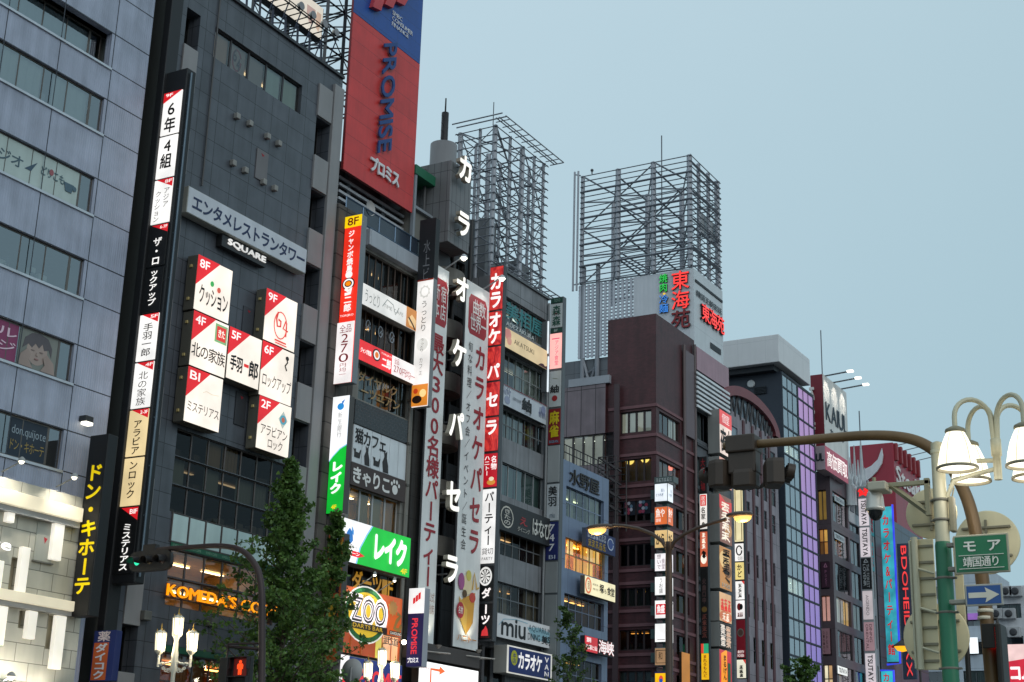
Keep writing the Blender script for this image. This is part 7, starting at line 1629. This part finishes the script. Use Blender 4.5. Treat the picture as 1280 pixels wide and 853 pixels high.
head(900, 594, .40, .46, math.radians(65)); head(932, 600, .44, .30, 0); head(971, 592, .50, .44, math.radians(-60))

# --- sign boards on the post
f = SI(1192, 671, 717.5, 1258.5, X=XL-.25)
st_ = thing('street_name_sign', 'green street name sign with white characters on the cream post', 'sign', f.p(.5, 1))
m = MB(); m.bbox(f.p(-.015, -.02, -.04), f.p(1.015, 1.02, 0), .015); m.build('frame', paint('#a8a28c', .45, .3), st_)
m = MB(); m.fbox(f, .02, .03, .98, .97, .001, .008); m.build('face', paint('#1d7048', .35, 0, .1), st_)
items(st_, f, [('t', 'モ', .16, .13, .42, .46, '#f0ece0', {'bold': .035}), ('t', 'ア', .62, .13, .88, .46, '#f0ece0', {'bold': .035}), ('r', .08, .53, .92, .545, '#e8e4d8'), ('t', '靖国通り', .16, .58, .85, .86, '#f0ece0', {'bold': .02}), ('r', .08, .885, .92, .9, '#e8e4d8')], .014)
m = MB(); z = f.p(0, .2).z; m.bbox((XL-.22, f.o.y-.02, z-.03), (XL-.1, YL_-.1, z+.03), .01); z = f.p(0, .85).z; m.bbox((XL-.22, f.o.y-.02, z-.03), (XL-.1, YL_-.1, z+.03), .01); m.build('bracket', '#77746a', st_)
f = SI(1206.5, 732, 757.5, 1251.5, X=XL-.3)
ow = thing('one_way_sign', 'blue one way sign with a pale arrow under the green sign', 'sign', f.p(.5, 1))
m = MB(); m.bbox(f.p(-.02, -.03, -.03), f.p(1.02, 1.03, 0), .012); m.build('frame', paint('#a9a79c', .45, .3), ow)
m = MB(); m.fbox(f, .03, .06, .97, .94, .001, .007); m.build('face', paint('#24508e', .35, 0, .1), ow)
items(ow, f, [('p', [(.08, .38), (.58, .38), (.54, .14), (.93, .51), (.54, .88), (.58, .64), (.08, .64)], '#d8d2c0')], .013)
m = MB(); z = f.p(0, .75).z; m.bbox((XL-.26, f.o.y+.02, z-.03), (XL-.1, YL_-.1, z+.03), .01); m.build('bracket', '#8a887c', ow)
back = paint('#dccfa8', .5, .1, .2)
def disc(label, px, py, rpx, X, post_px=None, flip=0):
    C = xp(px, py, X); r_ = rpx/FPX*X*1.035
    t = thing('road_sign', label, 'sign', C-Vector((0, 0, r_)))
    m = MB(); m.lathe(C, [(r_*.001, .0), (r_*.97, .0), (r_, -.008), (r_, -.03), (r_*.97, -.03)], 40, axis='X', cap=False); m.build('disc', back, t)
    m = MB()
    for o in (-.45, .45): m.bbox((X-.05, C.y-r_*.75, C.z+o*r_-.02), (X-.005, C.y+r_*.75, C.z+o*r_+.02), .008)
    m.bbox((X-.04, C.y-.02, C.z-r_*.7), (X-.01, C.y+.02, C.z+r_*.7), .005); m.build('rail', creamd, t); return t
disc('large round sign seen from its pale back, behind the cream post', 1164, 642, 31, XL+.5)
disc('large round sign seen from its pale back, behind the green sign', 1234, 678, 38, XL+2.6)
disc('large round sign seen from its pale back, low behind the green sleeve', 1170, 796, 39, XL+.7)
f = SI(1137, 675, 838, 1166, X=XL+.35)
tb = thing('road_sign', 'tall rectangular sign board seen from its ribbed pale back', 'sign', f.p(.5, 1))
m = MB(); m.bbox(f.p(0, 0, -.03), f.p(1, 1, 0), .01); m.build('board', back, tb)
for k in range(8): m = MB(); b_ = .05+k*.125; m.fbox(f, .15, b_, 1, b_+.018, 0, .035); m.build('rib', creamd, tb)
m = MB(); m.tube([f.p(.25, -.01, .07), f.p(.25, 1.0, .07)], .05, 10); m.tube([f.p(.02, .01, .02), f.p(.02, .99, .02)], .025, 8)
for b_ in (.25, .55, .85): m.tube([f.p(.25, b_-.02, .07), f.p(1.05, b_+.03, .1)], .022, 6)
m.build('frame', cream, tb)
f = SI(1190, 672, 780, 1201, X=XL+.9)
tb = thing('road_sign', 'narrow pale sign back between the post and the green sign', 'sign', f.p(.5, 1)); m = MB(); m.bbox(f.p(0, 0, -.03), f.p(1, 1, 0), .01); m.build('board', back, tb)
m = MB(); m.bbox(f.p(.1, .4, 0), f.p(.9, .42, .04), .005); m.build('rib', creamd, tb)
# red-lit signal seen from the side, hung on the brown pole
C0, C1 = xp(1239, 780, XS_-.2), xp(1257, 853, XS_-.2)
sgr = thing('pedestrian_signal', 'dark signal box seen side on, glowing red, on the brown pole', 'traffic light', (XS_-.2, C1.y, C1.z))
m = MB(); m.bbox((XS_-.3, C0.y-.06, C1.z-.1), (XS_+.15, C1.y, C0.z), .04); hb_ = m.build('signal_head', '#22211f', sgr)
m = MB(); m.bbox((XS_-.2, C0.y+.0, C0.z-.34), (XS_+.05, C0.y-.055, C0.z-.05), .02); m.build('lens', '*ff2020:1.4', hb_)
m = MB(); m.bbox((XS_-.24, C0.y+.14, C0.z-.04), (XS_+.09, C0.y-.05, C0.z+.0), .01); m.bbox((XS_-.25, C0.y+.14, C0.z-.36), (XS_-.22, C0.y-.05, C0.z), .01); m.build('visor', '#1c1b1a', hb_)
m = MB(); m.tube([(XS_, C0.y+.2, C0.z+.1), (XS_, C1.y+.1, C0.z+.1), (XS_, C1.y+.1, C0.z)], .025, 8); m.build('bracket', '#2a2826', sgr)
P = xp(1208, 800, XL+1.2); bp_ = thing('post', 'thin black post behind the cream lamp post', 'post', (P.x, P.y, .13)); m = MB(); m.tube([(P.x, P.y, .13), (P.x, P.y, xp(1208, 748, XL+1.2).z)], .04, 10); m.build('pole', '#232323', bp_)

# --- twin-arm street lamp on the median
XT = 33.0
P = xp(836, 700, XT); tl = thing('street_lamp', 'dark twin arm street lamp with two amber heads in front of the brick building', 'street lamp', (XT, P.y, .15))
dk = paint('#4a3a30', .45, .2, .25)
zj = xp(836, 688, XT).z
m = MB(); m.lathe((XT, P.y, .15), [(.14, 0), (.14, .6), (.10, .7), (.085, zj-.5), (.075, zj-.15), (.10, zj-.12), (.10, zj+.05)], 14); m.build('pole', dk, tl)
for pts, hd in (([(836, 690), (828, 677), (815, 667.5), (798, 661), (780, 657.5), (766, 657)], (733, 768, 660)), ([(836, 690), (843, 677), (855, 668), (872, 660), (892, 653.5), (908, 649)], (907, 942, 644.5))):
    m = MB(); m.tube([Vector((XT, xp(x, y, XT).y, xp(x, y, XT).z)) for x, y in pts], [.055, .05, .045, .042, .04, .045], 8); a_ = m.build('arm', dk, tl)
    A_, B_ = xp(hd[0], hd[2], XT), xp(hd[1], hd[2], XT); C = (A_+B_)/2; C.z = xp((hd[0]+hd[1])/2, hd[2], XT).z; hl = abs(A_.y-B_.y)/2
    m = MB(); V = []; F = []; n_, s_ = 12, 14
    for i in range(n_+1):
        u = -1+2*i/n_; r_ = math.sqrt(max(0, 1-u*u))**.8
        for k in range(s_):
            a = 2*math.pi*k/s_; z = math.sin(a); V.append((C.x+.15*r_*math.cos(a), C.y+u*hl, C.z+(.10 if z > 0 else .035)*r_*z))
    for i in range(n_):
        for k in range(s_): F.append((i*s_+k, i*s_+(k+1) % s_, (i+1)*s_+(k+1) % s_, (i+1)*s_+k))
    m.add(V, F, True); h_ = m.build('lamp_head', dk, tl)
    sg = 1 if hd[0] < 836 else -1
    m = MB(); V = []
    for i in range(n_+1):
        u = -1+2*i/n_; r_ = math.sqrt(max(0, 1-u*u))
        for k in range(s_):
            a = 2*math.pi*k/s_; V.append((C.x+.13*r_*math.cos(a), C.y+sg*hl*.22+u*hl*.66, C.z-.03+.14*r_*min(0, math.sin(a))))
    m.add(V, F, True); m.build('lens', '*ffc46a:1.5', h_)
    point_light(tl, C+Vector((0, sg*.1, -.3)), 60, (1, .7, .35), size=.2)
# --- left signal with its arm, pedestrian lights on the same pole
P = fp(327, 770, 31.5); XQ = P.x
path = [(325, 905), (327, 853), (327.5, 770), (327, 738), (323, 715), (314, 699), (303, 689), (288, 684), (268, 682.5), (240, 684), (205, 686.5), (180, 690)]
pp = [xp(x, y, XQ) for x, y in path]; base = pp[0]; tsl = thing('traffic_signal', 'curved dark signal pole beside the big tree with a green light lit', 'traffic light', (XQ, base.y, .1))
pp = [Vector((XQ, base.y, .05))]+pp; sm = []
for i in range(len(pp)-1):
    P0, P1, P2, P3 = pp[max(i-1, 0)], pp[i], pp[i+1], pp[min(i+2, len(pp)-1)]
    for k in range(4):
        u = k/4; sm.append(.5*((2*P1)+(P2-P0)*u+(2*P0-5*P1+4*P2-P3)*u*u+(3*P1-P0-3*P2+P3)*u**3))
sm.append(pp[-1]); dkr = paint('#3a2b2a', .5, .1, .25); blk_ = paint('#1e1c1d', .45, 0, .2)
m = MB(); m.tube(sm, [.13-.055*i/(len(sm)-1) for i in range(len(sm))], 12); m.build('arm_pole', dkr, tsl)
f = SI(163, 690, 716, 214.5, X=XQ-.1)
m = MB(); k = 10; pts = [(.12*1+0, 0)]
V = [(.5+.5*(abs(math.cos(a))**.35)*(1 if math.cos(a) > 0 else -1), .5+.5*(abs(math.sin(a))**.6)*(1 if math.sin(a) > 0 else -1)) for a in [2*math.pi*i/40 for i in range(40)]]
m.prism(f, V, -.16, 0); h_ = m.build('signal_head', blk_, tsl)
m = MB(); m.bbox((XQ-.1, f.p(.45, 0).y-.3, f.o.z-.03), (XQ+.12, f.p(.45, 0).y+.3, f.o.z+.22), .03); m.build('mount', blk_, tsl)
for i, c in enumerate((.19, .5, .81)):
    C = f.p(c, .5, .02); m = MB(); r_ = .155
    m.lathe((C.x+.02, C.y, C.z), [(.001, .02), (r_*.7, .012), (r_, -.01)], 18, axis='X', cap=False); m.build('lens', '*30e8b0:1.5' if i == 0 else paint(('#3a2a10', '#3a2a10', '#3a1414')[i], .2), h_)
    m = MB(); V = []; F = []; n_ = 18
    for j in range(n_+1):
        a = math.radians(-25)+math.radians(230)*j/n_
        for d in (0, .34 if 0 < j < n_ else .1): V.append((C.x-d, C.y-(r_+.02)*math.cos(a), C.z+(r_+.02)*math.sin(a)-d*.12))
        for d in (.34 if 0 < j < n_ else .1, 0): V.append((C.x-d, C.y-(r_+.008)*math.cos(a), C.z+(r_+.008)*math.sin(a)-d*.12))
    for j in range(n_):
        for q in range(4): F.append((j*4+q, j*4+(q+1) % 4, (j+1)*4+(q+1) % 4, (j+1)*4+q))
    m.add(V, F); m.build('visor', blk_, h_)
f = SI(291, 822, 872, 312, X=XQ-.15)
pl = thing('pedestrian_signal', 'pedestrian light showing a glowing red standing figure', 'traffic light', f.p(.5, 1))
m = MB(); m.bbox(f.p(-.05, -.03, -.22), f.p(1.05, 1.02, 0), .03); m.build('signal_head', blk_, pl)
m = MB(); m.fbox(f, .12, .04, .88, .47, .001, .01); m.build('lens', '*5a0a08:0.7', pl)
m = MB(); m.ell(f, .5, .115, .085, .035, .01, .018); m.prism(f, [(.38, .16), (.62, .16), (.68, .20), (.67, .30), (.60, .30), (.60, .44), (.52, .44), (.5, .34), (.48, .44), (.40, .44), (.40, .30), (.33, .30), (.32, .20)], .01, .018); m.build('red_figure', '*ff4a18:1.6', pl)
m = MB(); m.fbox(f, .12, .53, .88, .95, .001, .01); m.build('dark_lens', '#141817', pl)
for b0 in (0, .49):
    m = MB(); m.bbox(f.p(-.02, b0-.01, 0), f.p(1.02, b0+.02, .2), .01); m.bbox(f.p(-.04, b0-.01, 0), f.p(.0, b0+.3, .16), .01); m.bbox(f.p(1.0, b0-.01, 0), f.p(1.04, b0+.3, .16), .01); m.build('visor', blk_, pl)
m = MB(); a_ = xp(283, 808, XQ); b_ = xp(327, 812, XQ); m.tube([a_, b_], .05, 8); m.build('bracket', dkr, pl)
f2p = FA(274, 822, 872, 282, sy(xp(282, 830, XQ), 284)); 
p2_ = thing('pedestrian_signal', 'second pedestrian light turned away beside the red figure', 'traffic light', f2p.p(.5, 1)); m = MB(); q = f2p.p(0, 0); m.bbox((XQ-.35, q.y+.05, f2p.p(0, 1).z), (XQ-.02, q.y-.3, q.z), .03); m.build('signal_head', blk_, p2_)
m = MB(); m.bbox((XQ-.34, q.y+.06, q.z-.16), (XQ-.1, q.y+.3, q.z-.12), .01); m.build('visor', blk_, p2_)
m = MB(); m.tube([(XQ-.15, q.y-.1, q.z), (XQ-.15, q.y-.1, a_.z+.05), (XQ, b_.y, a_.z+.05)], .035, 8); m.build('bracket', dkr, p2_)

# --- ornate white lamp posts
def ornate(px, py, Y, label):
    P = fp(px, py, Y)          # foot of the middle lantern
    t = thing('ornate_lamp', label, 'street lamp', (P.x, P.y, .14), 'ornate white lamps along the far pavement')
    wh = paint('#d9d4c4', .4, 0, .15); go = paint('#c09a4a', .35, .5)
    z0 = P.z; ux, uy = .35, -.937
    m = MB(); m.lathe((P.x, P.y, .14), [(.24, 0), (.24, .3), (.16, .4), (.12, .9), (.085, 1.2), (.075, z0-1.4), (.12, z0-1.3), (.12, z0-.75), (.09, z0-.6), (.07, z0-.3), (.12, z0-.18), (.16, z0-.14)], 14); m.build('pole', wh, t)
    for s_ in (-1, 1):
        m = MB(); c = Vector((P.x, P.y, z0)); d = Vector((ux*s_, uy*s_, 0))
        m.tube([c+Vector((0, 0, -.75))]+[c+d*(.56*i/8)+Vector((0, 0, -.98+.12*math.sin(i*.5)+.10*(i/8)**2-(.12 if i in (3, 4, 5) else 0)*.6)) for i in range(1, 9)]+[c+d*.57+Vector((0, 0, -.66))], .035, 8)
        for j in range(5):
            o = c+d*(.10+.09*j)+Vector((0, 0, -1.14-.03*j*(4-j)+.05*j)); r_ = .085-.007*j
            m.tube([o+d*(r_*(1-k/22)*math.cos(k*.45+j))+Vector((0, 0, r_*(1-k/22)*math.sin(k*.45+j))) for k in range(20)], .016, 5)
        m.tube([c+d*.57+Vector((0, 0, -1.05)), c+d*.57+Vector((0, 0, -.62))], .045, 8); m.build('scroll_arm', wh, t)
    for o, dz in ((0, 0), (-.57, -.52), (.57, -.52)):
        c = Vector((P.x+ux*o, P.y+uy*o, z0+dz))
        m = MB(); m.lathe(c, [(.05, -.14), (.13, -.04), (.17, 0), (.17, .03)], 6); m.lathe(c+Vector((0, 0, .62)), [(.19, -.03), (.2, 0), (.12, .06), (.03, .1)], 6)
        for k in range(6): a = 2*math.pi*k/6; e = Vector((math.cos(a), math.sin(a), 0)); m.tube([c+e*.155+Vector((0, 0, .02)), c+e*.185+Vector((0, 0, .62))], .022, 5)
        l_ = m.build('lantern', wh, t)
        m = MB(); m.lathe(c, [(.135, .03), (.165, .60)], 6); m.build('lantern_glass', '*fff2d4:2.4', l_)
        m = MB(); m.lathe(c+Vector((0, 0, .70)), [(.03, 0), (.035, .06), (.01, .1), (.025, .14), (.001, .26)], 8)
        for k in range(3): a = 2*math.pi*k/3; m.lathe(c+Vector((.14*math.cos(a), .14*math.sin(a), .62)), [(.02, 0), (.02, .06), (.001, .14)], 6)
        m.build('finial', go, l_)
        point_light(t, c+Vector((0, -.0, .3))+Vector((0, -.35, -.2)), 30, (1, .85, .6), size=.2)
    return t
ornate(221, 795, 35.7, 'ornate white three lantern lamp in front of the charcoal tower')
ornate(477, 832, 35.7, 'ornate white three lantern lamp in front of the blue shop fascia')
# --- round grey sign back on a post
P = fp(440, 836, 35.6); t = thing('road_sign', 'round grey sign seen from the back between tree and ornate lamp', 'sign', (P.x, P.y, .14))
m = MB(); r_ = .5; m.lathe((P.x, P.y, P.z-.1), [(.001, 0), (r_, 0), (r_, -.03), (.001, -.03)], 32, axis='X', cap=False); m.build('disc', paint('#b4b5b6', .5, 0), t)
m = MB(); m.tube([(P.x-.06, P.y, .14), (P.x-.06, P.y, P.z+.05)], .05, 10); m.build('pole', paint('#9a9b9c', .5, .3), t)
# --- far small street lamp with an amber light
P = xp(1128, 809, 92); t = thing('street_lamp', 'far small street lamp glowing amber before the red upright letters', 'street lamp', (P.x, P.y-1.0, .14))
m = MB(); m.lathe(P, [(.05, .45), (.3, .25), (.62, .02), (.62, 0)], 16, cap=False); m.build('lamp_shade', '#2a2422', t)
m = MB(); m.lathe(P+Vector((0, 0, .02)), [(.001, -.32), (.3, -.24), (.5, 0)], 14, cap=False); m.build('lens', '*ffb020:1.4', t)
m = MB(); m.tube([P+Vector((0, 0, .4)), P+Vector((0, -.5, .8)), P+Vector((0, -1.0, .4)), (P.x, P.y-1.0, .14)], .07, 8); m.build('pole', '#2a2422', t)

# ================================================================== trees
def leaf_mat(name, a, b_):
    m, t, b = newmat(name)
    g = N(t, 'ShaderNodeNewGeometry'); n = N(t, 'ShaderNodeTexNoise'); n.inputs['Scale'].default_value = 2.2; n.inputs['Detail'].default_value = 5
    t.links.new(g.outputs['Position'], n.inputs['Vector'])
    r = N(t, 'ShaderNodeValToRGB'); r.color_ramp.elements[0].position = .32; r.color_ramp.elements[0].color = (*a, 1); r.color_ramp.elements[1].position = .72; r.color_ramp.elements[1].color = (*b_, 1)
    t.links.new(n.outputs[0], r.inputs[0]); t.links.new(r.outputs[0], b.inputs['Base Color']); b.inputs['Roughness'].default_value = .55
    tl_ = N(t, 'ShaderNodeBsdfTranslucent'); t.links.new(r.outputs[0], tl_.inputs[0]); mx = N(t, 'ShaderNodeMixShader'); mx.inputs[0].default_value = .28
    o = t.nodes.get('Material Output'); t.links.new(b.outputs[0], mx.inputs[1]); t.links.new(tl_.outputs[0], mx.inputs[2]); t.links.new(mx.outputs[0], o.inputs[0])
    return m
LEAF = leaf_mat('ginkgo_leaf', (.045, .105, .022), (.150, .270, .055))
LEAF2 = leaf_mat('young_leaf', (.040, .080, .020), (.12, .20, .05))
bark = grid_mat('bark', '#4a4036', 9, 9, 0, var=0, rough=.9, amt=.5)
def tree(label, base, ztop, prof, n_br, leaf, mat, seed, lsz=.11, per=46, r0=.14, name='street_tree'):
    r = random.Random(seed); B = Vector(base); t = thing(name, label, 'tree', B)
    H = ztop-B.z; tr = MB(); pts = [B+Vector((r.uniform(-.05, .05)*i, r.uniform(-.05, .05)*i, H*i/8)) for i in range(9)]
    tr.tube(pts, [r0*(1-.92*i/8) for i in range(9)], 9)
    V = []; F = []
    def leafs(c, n, spread):
        for _ in range(n):
            o = c+Vector((r.gauss(0, spread), r.gauss(0, spread), r.gauss(0, spread*.8)))
            a = r.uniform(0, 6.28); b_ = r.uniform(-.9, .9); u = Vector((math.cos(a)*math.cos(b_), math.sin(a)*math.cos(b_), math.sin(b_)))
            w_ = u.cross(Vector((r.gauss(0, 1), r.gauss(0, 1), r.gauss(0, 1)))).normalized(); s = lsz*r.uniform(.6, 1.25)
            k = len(V); V.extend([tuple(o), tuple(o+u*s*.8+w_*s*.55), tuple(o+u*s), tuple(o+u*s*.8-w_*s*.55)]); F.append((k, k+1, k+2, k+3))
    for i in range(n_br):
        hf = (i+r.random())/n_br; hh = prof[0]+(1-prof[0])*hf
        z = B.z+H*hh; k = min(7, int(hh*8)); st = pts[k].lerp(pts[k+1], hh*8-k)
        L = 0
        for (h0, w0), (h1, w1) in zip(prof[1], prof[1][1:]):
            if h0 <= hh <= h1: L = w0+(w1-w0)*(hh-h0)/(h1-h0)
        L *= r.choice((.5, .75, .95, 1.1, 1.3)); a = i*2.4+r.uniform(-.7, .7); up = r.uniform(.25, 1.0)
        d = Vector((math.cos(a), math.sin(a), up)).normalized()
        seg = [st+d*(L*j/6)+Vector((0, 0, .10*L*(j/6)**2)) for j in range(7)]
        tr.tube(seg, [max(.006, r0*.32*(1-hh*.6)*(1-j/6.5)) for j in range(7)], 5)
        for j in range(1, 7):
            leafs(seg[j], int(per*.3*(1.2-.08*j)), .07+.012*L)
            if j > 1:
                for q in range(2):
                    tw = Vector((r.gauss(0, 1), r.gauss(0, 1), r.gauss(.25, .6))).normalized()*r.uniform(.18, .42)*(.4+.35*L)
                    e = seg[j]+tw
                    if L > .35: tr.tube([seg[j], e], .008, 4)
                    for k_ in (.4, .75, 1.0): leafs(seg[j]+tw*k_, int(per*.22), .055)
    tr.build('trunk', bark, t); c = MB(); c.add(V, F); c.build('crown', mat, t); return t
P = fp(350, 800, 36.2); Pt = fp(346, 575, 36.2)
tree('dark green ginkgo tree with ragged sprays before the charcoal tower', (P.x, P.y, .13), Pt.z, (.16, [(0, 1.2), (.16, 1.9), (.30, 3.0), (.42, 2.85), (.55, 2.4), (.66, 1.75), (.76, 1.15), (.86, .8), (.94, .45), (1.0, .1)]), 128, None, LEAF, 5, lsz=.14, per=27, r0=.2)
P = fp(405, 800, 37.2); Pt = fp(407, 640, 37.2)
tree('smaller dark ginkgo right behind the big one, before the orange sign', (P.x, P.y, .13), Pt.z, (.2, [(0, .9), (.2, 1.4), (.45, 1.35), (.65, 1.05), (.85, .55), (1.0, .1)]), 52, None, LEAF, 9, lsz=.14, per=23, r0=.12)
P = fp(712, 830, 36.6); Pt = fp(713, 762, 36.6)
tree('young pale green tree before the small blue building', (P.x, P.y, .13), Pt.z, (.3, [(0, .5), (.3, 1.6), (.6, 1.6), (.8, 1.2), (.9, .7), (1.0, .12)]), 36, None, LEAF2, 14, lsz=.15, per=12, r0=.09, name='young_tree')
P = fp(1003, 850, 36.6); Pt = fp(1004, 826, 36.6)
tree('small dark tree top at the foot of the glass tower', (P.x, P.y, .13), Pt.z, (.3, [(0, .8), (.3, 2.0), (.7, 1.8), (.88, 1.3), (1.0, .12)]), 50, None, LEAF, 19, lsz=.2, per=20, r0=.1)
